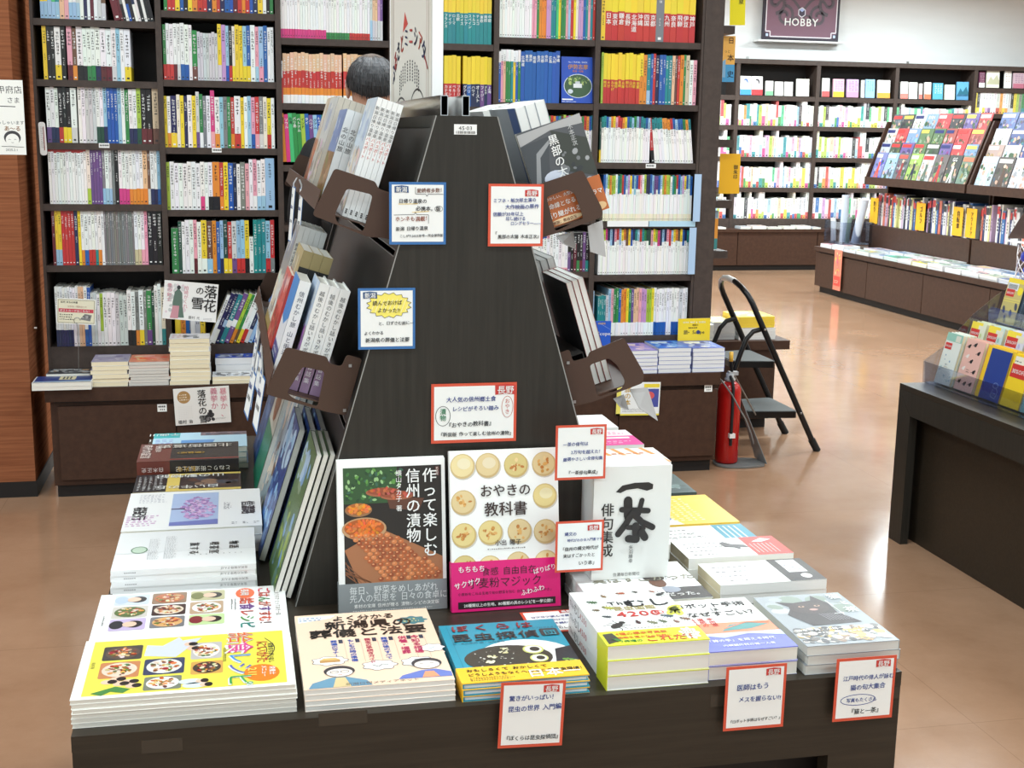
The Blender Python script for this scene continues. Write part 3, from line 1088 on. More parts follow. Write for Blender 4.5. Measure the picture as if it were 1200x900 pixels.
def pocket(label, s, zin, near, cut, y0, y1, fl, lip):
    """s = -1 left, +1 right; near = outline (x, z) of the end bracket, cut = its window."""
    t = thing('book_pocket', label, 'book pocket', (near[0][0], y0, zin), 'brown metal pockets on the rack slopes')
    for k, y in enumerate((y0, y1)):
        m = MB()
        extruded(m, Fr((0, y + 0.0015, 0), (1, 0, 0), (0, 0, 1)), near, cut, 0.0015)
        m.build('end_bracket', 'bracket', t)
    out = Vector((s * math.cos(PA), 0, math.sin(PA)))
    up = Vector((-s * math.sin(PA), 0, math.cos(PA)))
    a = Vector((CX + s * (half(zin) + 0.001), y0 + 0.003, zin))
    m = MB()
    m.obox(a, out, (0, 1, 0), up, fl, y1 - y0 - 0.004, 0.0015)
    m.build('floor_plate', 'bracket', t)
    m = MB()
    m.obox(a + out * fl, up, (0, 1, 0), out, lip, y1 - y0 - 0.004, 0.0015)
    m.build('front_lip', 'bracket', t)
    return a, out, up


LTO = rounded([(.144, 1.395), (.203, 1.376), (.207, 1.366), (.235, 1.357), (.235, 1.290), (.208, 1.295), (.193, 1.295), (.111, 1.327)], 0.006)
LTC = rounded([(.161, 1.366), (.199, 1.357), (.185, 1.303), (.148, 1.315), (.143, 1.327)], 0.006)
LMO = rounded([(.070, 1.134), (.130, 1.118), (.133, 1.108), (.151, 1.103), (.159, 1.121), (.182, 1.114), (.157, 1.028), (.13, 1.034), (.039, 1.064), (.041, 1.072)], 0.005)
LMC = rounded([(.094, 1.104), (.126, 1.096), (.115, 1.043), (.08, 1.056), (.07, 1.065)], 0.005)
RTO = rounded([(.432, 1.368), (.454, 1.376), (.515, 1.396), (.548, 1.338), (.548, 1.325), (.474, 1.3), (.44, 1.29)], 0.006)
RTC = rounded([(.460, 1.355), (.492, 1.367), (.504, 1.361), (.519, 1.323), (.475, 1.304)], 0.005)
RMO = rounded([(.480, 1.115), (.502, 1.122), (.508, 1.103), (.532, 1.109), (.534, 1.117), (.589, 1.139), (.624, 1.082), (.623, 1.066), (.542, 1.038), (.508, 1.031)], 0.005)
RMC = rounded([(.535, 1.097), (.566, 1.107), (.581, 1.094), (.594, 1.069), (.589, 1.058), (.55, 1.045)], 0.005)
YP = 1.889
LT = pocket('brown metal pocket high on the left slope, holding landscape books', -1, 1.297, LTO, LTC, YP, 2.93, 0.125, 0.03)
LM = pocket('brown metal pocket midway down the left slope, below the white thin books', -1, 1.035, LMO, LMC, YP, 2.93, 0.122, 0.03)
RT = pocket('brown metal pocket high on the right slope, behind the red dam card', 1, 1.294, RTO, RTC, YP, 2.93, 0.118, 0.02)
RM = pocket('brown metal pocket midway down the right slope, with grey flaps', 1, 1.034, RMO, RMC, YP, 2.93, 0.12, 0.02)
for m_ in ((LMO, [(.164, 1.104), (.155, 1.036)]), (RMO, [(.500, 1.101), (.512, 1.039)])):
    for (x, z) in m_[1]:
        m = MB()
        fr = Fr((x, YP - 0.0003, z), (1, 0, 0), (0, 0, 1))
        m.obox(fr.pt(-0.0022, -0.0022, -0.0001), fr.u, fr.v, fr.n, 0.0044, 0.0044, 0.0012)
        o = m.build('rivet', 'steel', None, loc=fr.o)
        pk = [x_ for x_ in COL.objects if x_.name.startswith('book_pocket') and x_.get('label', '').find('midway down the ' + ('left' if x < 0.3 else 'right')) >= 0][0]
        o.parent = pk
        o.location = fr.o - pk.location

# square aluminium rails and the cream poster held between them
for x, y0, lab in ((0.305, 1.93, 'nearer the man'), (0.3375, 1.93, 'nearer the ladder')):
    m = MB()
    w, h, th = 0.0115, 0.030, 0.0012
    fr = Fr((x, y0, 1.4725), (1, 0, 0), (0, 0, 1))
    for a, b, c, d in ((0, 0, w, th), (0, h - th, w, h), (0, th, th, h - th), (w - th, th, w, h - th)):
        m.obox(fr.pt(a, b), fr.u, fr.v, (0, 1, 0), c - a, d - b, 0.98)
    m.box(x + th, x + w - th, y0 + 0.08, y0 + 0.082, 1.4725 + th, 1.4725 + h - th, INK, 1)
    tag(m.build('rail', ['alu', 'plinth'], loc=fr.o), 'square aluminium rail lying along the rack top, ' + lab, 'rail')


def poster_art(mb, fr, w, h):
    mb.rect(fr, 0, 0, w, h, (226, 222, 212), 0.0003)
    s = 'ふるさとミニシアター'
    n = len(s)
    cols = [(38, 52, 92), (188, 66, 62), (40, 52, 80), (196, 80, 60)]
    for i, ch in enumerate(s):
        a = math.radians(163 - 146 * i / (n - 1))
        c = fr.sub(w * 0.5 + w * 0.40 * math.cos(a), 0.052 + 0.075 * math.sin(a), (a - math.pi / 2) * 0.45)
        mb.text(c, ch, -0.024, 0, 0.040, cols[i % 4], 0.0006, bold=True, sx=1.25)
    for i in range(10):
        a = math.radians(150 - 120 * i / 9)
        c = fr.sub(w * 0.5 + w * 0.27 * math.cos(a), 0.052 + 0.045 * math.sin(a))
        for k in range(7):
            mb.rect(c, -0.006, -k * 0.0055, 0.006, 0.0036 - k * 0.0055, (70, 70, 74), 0.0006)
    for a0, r, hh in ((0.30, 0.15, 0.032), (0.70, 0.17, 0.042)):
        mb.line(fr, [(w * a0 + w * r * math.cos(math.radians(180 - k * 12)), 0.004 + hh * math.sin(math.radians(180 - k * 12))) for k in range(1, 15)], 0.0035, (50, 46, 44), 0.0006)
    for a0, c in ((0.03, (196, 186, 170)), (0.08, (170, 150, 140)), (0.94, (190, 178, 164)), (0.9, (206, 190, 180))):
        mb.line(fr, [(w * a0, 0.0), (w * (a0 + 0.015), h)], 0.008, c, 0.0005)
    mb.poly(fr, [(w * 0.35, 0.155), (w * 0.48, 0.165), (w * 0.40, 0.19)], (200, 70, 60), 0.0006)


t = thing('poster_board', 'upright cream poster board with an arc of red and navy lettering', 'poster', (0.328, 2.10, 1.4725))
m = MB()
m.box(0.3185, 0.3355, 2.10, 2.68, 1.473, 1.90, (246, 246, 244))
m.build('foam_board', 'paper', t)
m = MB()
poster_art(m, Fr((0.3183, 2.66, 1.475), (0, -1, 0), (0, 0, 1)), 0.55, 0.42)
m.build('printed_sheet', 'paper', t)


# ------------------------------------------------------------------ books in the pockets
def leaning(s, a, out, up, y0, n, t, w, h, k0, label, group, col=WHITE, spine_art=None, art=None, page=PAGE, band=None, hard=False, away=False, off=0.0, spine_col=None):
    """n books side by side on a pocket floor, inner one first, spine to the camera unless away."""
    for k in range(n):
        o = a + out * (0.004 + off + (k0 + k) * t) + up * 0.0022
        # front cover faces out of the rack
        if s < 0:
            O, U = Vector((o.x, y0 + w, o.z)), Vector((0, -1, 0))     # seen from the left: +y end is its left side
            sp = 'r' if not away else 'l'
        else:
            O, U = Vector((o.x, y0, o.z)), Vector((0, 1, 0))
            sp = 'l' if not away else 'r'
        lab = label if n == 1 else '%s, %s from the slope' % (label, ordinal(k + 1))
        book(lab, 'book', group, O, U, up, w, h, t - 0.0004, col, page, sp, art if k == n - 1 else None, spine_art, band, hard, spine_col=spine_col)


def spine_title(st, col, size, top=0.95, red=None, mark=True):
    def f(mb, fr, t, h):
        # frame: u runs through the thickness, v up
        g = Fr(fr.o, fr.u, fr.v)
        flip = g.n.dot(fr.n) < 0
        b = h * top
        for i, ch in enumerate(st):
            if ch == ' ':
                b -= size * 0.6
                continue
            vs, fs, adv = glyph(ch, False)
            ss = min(size, t * 0.95)
            c = red if (red and i > len(st) * 0.55) else col
            pts = []
            for x, y in vs:
                if ch == 'ー':
                    x, y = 0.9 - y, x
                u = t / 2 + ((0.5 - x) if flip else (x - 0.5)) * ss
                pts.append(fr.o + fr.u * u + fr.v * (b + (y - 0.84) * ss) + fr.n * 0.0004)
            mb.add(pts, [q[::-1] for q in fs] if flip else fs, c)
            b -= ss * 1.08
        if mark:
            for k in range(3):
                u0, u1 = t * 0.3, t * 0.7
                v0 = h * 0.03 + k * t * 0.35
                pts = [fr.o + fr.u * u0 + fr.v * v0 + fr.n * 0.0004, fr.o + fr.u * u1 + fr.v * v0 + fr.n * 0.0004, fr.o + fr.u * u1 + fr.v * (v0 + t * 0.22) + fr.n * 0.0004, fr.o + fr.u * u0 + fr.v * (v0 + t * 0.22) + fr.n * 0.0004]
                mb.face(pts[::-1] if flip else pts, col)
    return f


def land_art(sky, land, seed, strip=None):
    def f(mb, fr, w, h):
        mb.rect(fr, 0, h * 0.55, w, h, sky, 0.0003)
        mb.rect(fr, 0, 0, w, h * 0.55, land, 0.0003)
        dots(mb, fr, 0, 0, w, h * 0.6, 60, [land, vary(land, 40), mixc(land, (90, 60, 40), 0.5), mixc(land, (230, 200, 150), 0.5)], w * 0.02, w * 0.09, 0.0005, seed)
        dots(mb, fr, 0, h * 0.6, w, h, 14, [sky, mixc(sky, WHITE, 0.6), mixc(sky, (120, 140, 190), 0.4)], w * 0.05, w * 0.16, 0.0005, seed + 1)
        if strip:
            mb.rect(fr, 0, 0, w, h * 0.2, strip, 0.0008)
    return f


GL, GR = 'books leaning in the left pockets', 'books leaning in the right pockets'
leaning(-1, *LT, 1.925, 5, 0.0079, 0.150, 0.182, 0, 'thin white book with vertical black title in the upper left pocket', GL, spine_art=spine_title('新潟日帰り温泉パスポート', (60, 58, 58), 0.0062, 0.93, (196, 60, 50)), art=land_art((200, 214, 226), (214, 214, 216), 3), off=0.040)
leaning(-1, *LT, 2.085, 3, 0.0128, 0.150, 0.158, 0, 'picture book with a mountain cover and silver spine, upper left pocket', GL, spine_art=spine_title('北の山旅', (40, 42, 44), 0.0095, 0.82), art=land_art((118, 142, 190), (150, 108, 72), 9), spine_col=(214, 216, 216), col=(200, 205, 206), off=0.066)
leaning(-1, *LT, 2.245, 5, 0.0105, 0.190, 0.180, 0, 'tall beige-spined photo book in the upper left pocket', GL, art=land_art((206, 208, 204), (196, 196, 190), 12), col=(196, 190, 180), spine_col=(206, 200, 188), off=0.059)
leaning(-1, *LT, 2.445, 5, 0.0125, 0.190, 0.188, 0, 'dark photo book near the far end of the upper left pocket', GL, art=land_art((206, 188, 160), (176, 92, 70), 15), col=(70, 66, 64), spine_col=(40, 38, 40), off=0.040)
leaning(-1, *LT, 2.645, 5, 0.0110, 0.190, 0.195, 0, 'tan photo book at the far end of the upper left pocket', GL, art=land_art((210, 196, 170), (160, 110, 84), 18), col=(206, 190, 164), off=0.038)


def obi_purple(mb, fr, w, h, t):
    scribble(mb, fr, w * 0.1, h * 0.2, w * 0.9, h * 0.8, 4, (236, 230, 240), 0.0002, 5)
    for k, ch in enumerate('昔話集'):
        c = fr.o + fr.u * (w + 0.0017) - fr.n * (t / 2 + 0.0005) + fr.v * (h * 0.78 - k * 0.0105)
        g2 = Fr(c, fr.u.cross(fr.v) * -1, fr.v)
        vs, fs, adv = glyph(ch, False)
        pts = [g2.o + g2.u * ((x - 0.5) * 0.0088) + g2.v * ((y - 0.84) * 0.0088) + fr.u * 0.0003 for x, y in vs]
        mb.add(pts, fs, (240, 236, 242))


leaning(-1, *LM, 1.925, 3, 0.0160, 0.130, 0.168, 0, 'white book with a mauve paper band in the middle left pocket', GL, spine_art=spine_title('越後のむかし話いきがポーン', (90, 92, 96), 0.0082, 0.93, mark=False), art=land_art((196, 212, 232), (150, 132, 160), 21), band=(0, 0.34, (150, 122, 152), obi_purple), hard=True, off=0.040)
leaning(-1, *LM, 2.095, 3, 0.0165, 0.155, 0.195, 0, 'ochre topped book with a black and teal spine, middle left pocket', GL, col=(178, 160, 110), spine_col=(176, 158, 108), art=land_art((182, 164, 112), (64, 110, 120), 23),
        spine_art=lambda mb, fr, t, h: [mb.face([fr.o + fr.u * a + fr.v * b + fr.n * 0.0004 for a, b in (((0, y0), (t, y0), (t, y1), (0, y1)) if Fr(fr.o, fr.u, fr.v).n.dot(fr.n) > 0 else ((0, y0), (0, y1), (t, y1), (t, y0)))], c) for y0, y1, c in ((h * 0.74, h * 0.86, (38, 38, 38)), (h * 0.3, h * 0.74, (70, 122, 126)))], off=0.062)


def blue_art(mb, fr, w, h):
    mb.rect(fr, 0, h * 0.45, w, h, (40, 136, 210), 0.0003)
    mb.poly(fr, [(0, h * 0.28), (w, h * 0.2), (w, h * 0.62), (w * 0.5, h * 0.5), (0, h * 0.55)], (226, 230, 236), 0.0005)
    mb.rect(fr, 0, 0, w, h * 0.3, (58, 74, 140), 0.0007)
    scribble(mb, fr, w * 0.1, h * 0.05, w * 0.9, h * 0.26, 4, (214, 220, 236), 0.0009, 4)


leaning(-1, *LM, 1.955, 1, 0.018, 0.130, 0.160, 0, 'white-spined book with a blue cover, outermost in the middle left pocket', GL, spine_art=spine_title('信州むかし旅 山と街道', (50, 60, 90), 0.009, 0.9), art=blue_art, off=0.097)
leaning(-1, *LM, 2.262, 5, 0.0098, 0.180, 0.222, 0, 'tall pale grey book with black title in the middle left pocket', GL, col=(216, 218, 216), spine_col=(212, 214, 212), art=land_art((150, 150, 148), (222, 224, 222), 27, (150, 132, 70)), spine_art=spine_title('新潟の山旅ガイドブック', (60, 60, 60), 0.0066, 0.86), off=0.068)
leaning(-1, *LM, 2.095, 1, 0.006, 0.155, 0.150, 0, 'narrow red booklet between the blue and the tall grey books', GL, col=(200, 72, 66), off=0.1125, art=land_art((214, 90, 80), (196, 66, 60), 29))
leaning(-1, *LM, 2.455, 4, 0.0135, 0.19, 0.208, 0, 'grey and ochre photo book deep in the middle left pocket', GL, col=(190, 186, 176), art=land_art((170, 168, 160), (150, 132, 84), 31), off=0.05)

# magazines standing on the table against the lower left slope
base = (Vector((CX - half(TZ) - 0.004, 0, TZ)), Vector((-math.cos(PA), 0, math.sin(PA))), Vector((math.sin(PA), 0, math.cos(PA))))


def standing(y0, n, t, w, h, off, label, col, art, page=PAGE, gap=0.0, s=-1, lean=PA):
    out = Vector((s * math.cos(lean), 0, math.sin(lean)))
    up = Vector((-s * math.sin(lean), 0, math.cos(lean)))
    for k in range(n):
        x = CX + s * (half(TZ) + 0.005 + off + k * (t + gap) / math.cos(lean))
        O = Vector((x, y0 + (w if s < 0 else 0), TZ + 0.0015))
        lab = label if n == 1 else '%s, %s from the rack' % (label, ordinal(k + 1))
        book(lab, 'magazine', 'magazines standing against the lower slopes', O, Vector((0, -1 if s < 0 else 1, 0)), up, w, h, t - 0.0004, col, page, 'l' if s < 0 else 'r', art, None)


def dark_land(seed, a, b, c):
    def f(mb, fr, w, h):
        mb.rect(fr, 0, 0, w, h, a, 0.0003)
        dots(mb, fr, 0, 0, w, h * 0.55, 50, [a, b, mixc(a, c, 0.4), c], w * 0.03, w * 0.11, 0.0005, seed)
        dots(mb, fr, 0, h * 0.6, w, h, 16, [mixc(a, WHITE, 0.3), c, mixc(c, WHITE, 0.4)], w * 0.05, w * 0.17, 0.0005, seed + 1)
    return f


standing(1.893, 3, 0.0085, 0.165, 0.235, 0.0, 'white-edged magazine with a green meadow cover standing by the rack foot', (30, 34, 38), dark_land(41, (84, 112, 70), (150, 170, 60), (120, 160, 200)), (238, 236, 226), 0.0012)
standing(2.075, 3, 0.0105, 0.18, 0.232, 0.0, 'dark navy magazine with grey page edges standing by the rack', (26, 34, 66), dark_land(44, (36, 66, 130), (90, 140, 200), (150, 190, 220)), (196, 196, 190), 0.006)
standing(2.27, 2, 0.011, 0.19, 0.25, 0.012, 'large sky blue and brown picture magazine behind the navy ones', (150, 170, 180), dark_land(47, (150, 166, 176), (120, 82, 60), (226, 208, 190)), PAGE, 0.002)
standing(2.47, 2, 0.011, 0.19, 0.265, 0.02, 'large magazine with a green foot at the far rack end', (160, 152, 140), lambda mb, fr, w, h: (mb.rect(fr, 0, 0, w, h, (196, 190, 176), 0.0003), mb.rect(fr, 0, 0, w, h * 0.45, (30, 120, 92), 0.0005), mb.disc(fr, w * 0.5, h * 0.7, w * 0.3, h * 0.2, (146, 86, 52), 0.0006)), PAGE, 0.002)
standing(2.68, 1, 0.012, 0.19, 0.26, 0.03, 'deep blue magazine standing at the far left rack corner', (30, 66, 110), dark_land(52, (30, 66, 110), (40, 80, 130), (60, 100, 150)))


# right side of the rack
def dam_art(mb, fr, w, h):
    mb.rect(fr, 0, 0, w, h, (84, 86, 90), 0.0003)
    mb.poly(fr, [(0, h * 0.98), (w, h), (w, h * 0.9), (w * 0.5, h * 0.93), (0, h * 0.86)], (172, 172, 172), 0.0005)
    mb.poly(fr, [(0, h * 0.86), (w * 0.45, h * 0.88), (w * 0.3, h * 0.5), (w * 0.1, h * 0.45), (0, h * 0.5)], (70, 74, 78), 0.0005)
    mb.poly(fr, [(w * 0.5, h * 0.93), (w, h * 0.75), (w, h * 0.35), (w * 0.55, h * 0.5)], (60, 64, 58), 0.0005)
    mb.poly(fr, [(w * 0.05, h * 0.42), (w * 0.2, h * 0.75), (w * 0.45, h * 0.85), (w * 0.42, h * 0.8), (w * 0.24, h * 0.7), (w * 0.12, h * 0.4)], (150, 152, 154), 0.0006)
    dots(mb, fr, w * 0.45, h * 0.3, w, h * 0.7, 22, [(54, 56, 58), (120, 122, 124), (160, 162, 164)], w * 0.02, w * 0.06, 0.0006, 4)
    mb.disc(fr, w * 0.36, h * 0.47, w * 0.16, h * 0.07, (206, 212, 226), 0.0008)
    mb.text(fr, '黒部の太陽', w * 0.5, h * 0.88, 0.0165, WHITE, 0.0012, vert=True, bold=True)
    mb.text(fr, '木本正次', w * 0.8, h * 0.93, 0.0085, (190, 192, 192), 0.0012, vert=True, bold=True)


def dam_band(mb, fr, w, h, t):
    mb.text(fr, 'なつかしい、大型企画！', w * 0.06, h * 0.74, 0.0058, WHITE, 0.0003, bold=True)
    mb.text(fr, '生命線となる電源ドラマ', w * 0.05, h * 0.5, 0.0090, WHITE, 0.0003, bold=True, sx=0.98)
    mb.text(fr, '語り継がれる物語', w * 0.05, h * 0.24, 0.0096, WHITE, 0.0003, bold=True)
    mb.disc(fr, w * 0.34, h * 0.1, w * 0.28, h * 0.08, (232, 204, 160), 0.0003, 18)
    mb.text(fr, '解説：熊谷白玉', w * 0.12, h * 0.055, 0.0056, (120, 60, 30), 0.0006, bold=True)
    mb.disc(fr, w * 0.9, h * 0.15, w * 0.09, h * 0.11, (226, 190, 140), 0.0003, 18)


a, out, up = RT
O = Vector((0.4635, 1.913, 1.3045))
U = Vector((math.cos(math.radians(18.5)), 0.02, math.sin(math.radians(18.5)))).normalized()
V = Vector((-math.sin(math.radians(18.5)), 0.06, math.cos(math.radians(18.5)))).normalized()
V = (V - U * V.dot(U)).normalized()
book('black and white dam cover paperback with an orange band, facing the front', 'book', GR, O, U, V, 0.103, 0.150, 0.014, (90, 92, 94), art=dam_art, band=(0, 0.36, (186, 104, 52), dam_band), spine='r')


def sail_back(mb, fr, w, h):
    pass


def sail_inner(mb, fr, w, h):
    mb.rect(fr, 0, 0, w, h, (178, 184, 190), 0.0003)
    mb.rect(fr, w * 0.72, 0, w * 0.98, h, (82, 112, 168), 0.0005)
    scribble(mb, fr, w * 0.16, h * 0.5, w * 0.3, h * 0.72, 4, (80, 86, 92), 0.0006, 3)
    mb.rect(fr, w * 0.14, h * 0.42, w * 0.22, h * 0.52, (60, 62, 64), 0.0007)
    mb.poly(fr, [(w * 0.08, h * 0.03), (w * 0.13, h * 0.03), (w * 0.105, h * 0.1)], (170, 60, 50), 0.0007)


def right_books(P, y0, n, t, w, h, off, label, inner=None, col=WHITE, page=(236, 236, 230), group=GR):
    a, out, up = P
    for k in range(n):
        o = a + out * (0.004 + off + k * t) + up * 0.0022
        O = Vector((o.x, y0, o.z))
        lab = label if n == 1 else '%s, %s from the slope' % (label, ordinal(k + 1))
        book(lab, 'book', group, O, (0, 1, 0), up, w, h, t - 0.0006, col, page, 'r', None, None, back_art=inner if k == 0 else None)


right_books(RT, 2.0, 3, 0.0165, 0.21, 0.181, 0.056, 'thick white-edged book standing behind the dam paperback', sail_inner, (190, 196, 202), (240, 240, 236))
right_books(RT, 2.24, 3, 0.0165, 0.19, 0.181, 0.05, 'thick pale book deep in the upper right pocket', None, (226, 228, 230))


def dark_inner(mb, fr, w, h):
    mb.rect(fr, 0, 0, w, h, (70, 72, 74), 0.0003)
    mb.rect(fr, 0, 0, w * 0.12, h, (112, 114, 116), 0.0005)
    dots(mb, fr, w * 0.2, h * 0.1, w, h, 12, [(60, 62, 66), (84, 86, 88)], w * 0.05, w * 0.12, 0.0006, 8)


right_books(RM, 1.945, 3, 0.0100, 0.165, 0.173, 0.053, 'grey covered book with red inner edges in the middle right pocket', dark_inner, (150, 52, 46), (238, 238, 232))
right_books(RM, 2.12, 3, 0.0125, 0.175, 0.19, 0.045, 'dark grey book further back in the middle right pocket', dark_inner, (120, 122, 122), (206, 206, 202))
right_books(RM, 2.31, 2, 0.0125, 0.175, 0.19, 0.045, 'plain grey book deepest in the middle right pocket', dark_inner, (130, 132, 132), (200, 200, 196))
# black trays under the right-hand books and grey card flaps below the pockets
for P, y, lab in ((RT, 1.93, 'black tray behind the upper right pocket books'), (RM, 1.91, 'black tray behind the middle right pocket books')):
    a, out, up = P
    m = MB()
    o = Vector((CX + half(a.z + 0.062), y + 0.02, a.z + 0.06))
    m.obox(o, out, (0, 1, 0), up, 0.050, 0.9, 0.0015)
    m.obox(o + out * 0.0485, out, (0, 1, 0), up, 0.0015, 0.9, -0.045)
    tag(m.build('support_tray', 'board', loc=o), lab, 'tray')
for pts, lab in (([(652, 276), (672, 271), (675, 292), (659, 285)], 'small grey plastic flap under the upper right pocket, nearer the panel'),
                 ([(689, 265), (706, 258), (710, 301), (692, 295)], 'long grey plastic flap hanging under the upper right pocket'),
                 ([(719, 467), (731, 462), (737, 480), (727, 477)], 'small grey plastic flap under the middle right pocket'),
                 ([(738, 456), (759, 454), (771, 493), (749, 478)], 'long pointed grey plastic flap hanging under the middle right pocket')):
    ys = (1.90, 1.96)
    Q = [at_y(x, y, yy) for (x, y), yy in zip(pts, (1.90, 1.94, 1.94, 1.90))]
    m = MB()
    n = (Q[1] - Q[0]).cross(Q[3] - Q[0]).normalized() * 0.0008
    m.face(Q)
    m.face([q + n for q in reversed(Q)])
    for i in range(4):
        m.face([Q[i], Q[i] + n, Q[(i + 1) % 4] + n, Q[(i + 1) % 4]])
    tag(m.build('shelf_flap', 'greyplastic', loc=Q[0]), lab, 'flap')

# ------------------------------------------------------------------ books lying and standing on the front table
SKIN, HAIR = (232, 196, 172), (40, 34, 34)
FOODS = [(186, 96, 52), (120, 62, 40), (214, 176, 120), (90, 120, 60), (228, 214, 190), (160, 40, 36), (222, 150, 70)]
GT = 'books on the front table'


def portrait(mb, fr, a0, b0, a1, b1, bg, shirt, side):
    """Small printed head and shoulders, lying with its crown towards +a."""
    rrect(mb, fr, a0, b0, a1, b1, 0.004, bg, 0.0004)
    w, h = a1 - a0, b1 - b0
    c = (b0 + b1) / 2
    mb.disc(fr, a0 + w * 0.2, c, w * 0.2, h * 0.36, shirt, 0.0006, 16)
    mb.disc(fr, a0 + w * 0.68, c, w * 0.24, h * 0.3, HAIR, 0.0007, 16)
    mb.disc(fr, a0 + w * 0.56, c, w * 0.2, h * 0.23, SKIN, 0.0008, 16)


def dish(mb, fr, a0, b0, a1, b1, bg, seed, bowl=(236, 232, 226)):
    rrect(mb, fr, a0, b0, a1, b1, 0.004, bg, 0.0004)
    w, h = a1 - a0, b1 - b0
    mb.disc(fr, (a0 + a1) / 2, (b0 + b1) / 2, w * 0.44, h * 0.44, bowl, 0.0006, 20)
    rnd = random.Random(seed)
    for _ in range(44):
        t, r = rnd.uniform(0, 6.28), math.sqrt(rnd.random()) * 0.34
        q = rnd.uniform(0.03, 0.09)
        mb.disc(fr, (a0 + a1) / 2 + w * r * math.cos(t), (b0 + b1) / 2 + h * r * math.sin(t), w * q, h * q * 0.8, vary(rnd.choice(FOODS), 20), 0.0007 + rnd.random() * 0.0003, 7, t)


def lunch_yellow(mb, fr, w, h):
    # drawn in table axes: a to the right, b away from the camera
    g = Fr(fr.pt(0, h), -fr.v, fr.u)
    W, H = h, w
    mb.rect(g, 0.012, 0.008, W - 0.010, H - 0.006, (232, 222, 84), 0.0003)
    dish(mb, g, 0.026, 0.112, 0.075, 0.158, (70, 66, 64), 3, (96, 80, 70))
    mb.poly(g, [(0.078, 0.12), (0.118, 0.11), (0.150, 0.17), (0.125, 0.164), (0.12, 0.176), (0.1, 0.15), (0.08, 0.155)], (206, 212, 232), 0.0005)
    for q in ((0.135, 0.15), (0.139, 0.135)):
        mb.disc(g, q[0], q[1], 0.008, 0.007, SKIN, 0.0006)
        mb.disc(g, q[0] + 0.004, q[1], 0.006, 0.006, HAIR, 0.0007)
    dish(mb, g, 0.026, 0.056, 0.075, 0.106, (196, 130, 84), 5, (220, 206, 186))
    dish(mb, g, 0.080, 0.058, 0.130, 0.108, (58, 66, 96), 6, (222, 222, 216))
    dish(mb, g, 0.137, 0.098, 0.176, 0.152, (190, 186, 184), 7)
    dish(mb, g, 0.138, 0.050, 0.178, 0.090, (210, 162, 84), 8, (66, 54, 50))
    dish(mb, g, 0.083, 0.012, 0.128, 0.052, (120, 126, 110), 9)
    for k, q in enumerate(((0.04, 0.045), (0.055, 0.038), (0.066, 0.043), (0.05, 0.052), (0.070, 0.030))):
        mb.disc(g, q[0], q[1], 0.009, 0.007, SKIN, 0.0006)
        mb.disc(g, q[0] + 0.005, q[1], 0.006, 0.006, HAIR, 0.0007)
    mb.poly(g, [(0.022, 0.014), (0.05, 0.03), (0.068, 0.02), (0.06, 0.01), (0.045, 0.016), (0.035, 0.006)], (70, 130, 66), 0.0007)
    for q in ((0.152, 0.030), (0.157, 0.018)):
        mb.disc(g, q[0] - 0.012, q[1], 0.016, 0.008, (208, 222, 226), 0.0006)
        mb.disc(g, q[0], q[1], 0.007, 0.006, SKIN, 0.0007)
        mb.disc(g, q[0] + 0.004, q[1], 0.005, 0.006, HAIR, 0.0008)
    # title, its top towards +a
    q = Fr(g.pt(0, H), -g.v, g.u)          # reading frame: right = towards the camera, up = +a
    for i, (ch, c) in enumerate(zip('給食レシピ', ((226, 104, 44), (222, 74, 150), (56, 140, 210), (82, 96, 184), (60, 160, 84)))):
        s_ = 0.037 if i < 2 else 0.036
        mb.text(q, ch, 0.006 + i * 0.034, 0.185 - (0.003 if i in (1,) else 0), s_, (240, 244, 240), 0.0006, bold=True, sx=1.08)
        mb.text(q, ch, 0.006 + i * 0.034, 0.186, s_ * 0.97, c, 0.0008, bold=True, sx=1.05)
    mb.text(q, 'にいがた', 0.040, 0.221, 0.018, (206, 84, 62), 0.0006, bold=True)
    mb.line(q, [(0.03 + 0.007 * k, 0.232 + 0.012 * math.sin(math.pi * k / 10)) for k in range(11)], 0.0012, (60, 60, 50), 0.0006)
    mb.line(q, [(0.045 + 0.005 * k, 0.226 + 0.008 * math.sin(math.pi * k / 10)) for k in range(11)], 0.001, (60, 60, 50), 0.0006)
    mb.text(q, '完食まちがいなし', 0.048, 0.236, 0.0082, (60, 60, 60), 0.0007, bold=True)
    mb.disc(q, 0.142, 0.226, 0.026, 0.022, (240, 130, 40), 0.0006, 20, 0.1)
    mb.text(q, '栄養士', 0.126, 0.236, 0.0085, WHITE, 0.0009, bold=True)
    mb.text(q, 'メニュー', 0.122, 0.226, 0.0085, WHITE, 0.0009, bold=True)
    mb.text(q, '211', 0.126, 0.209, 0.0150, (250, 240, 120), 0.0009, bold=True, sx=1.2)
    mb.text(q, '新潟県学校給食会編', 0.055, 0.178, 0.005, (80, 80, 60), 0.0006)
    mb.text(q, '新潟日報', 0.075, 0.015, 0.005, (80, 80, 60), 0.0006)


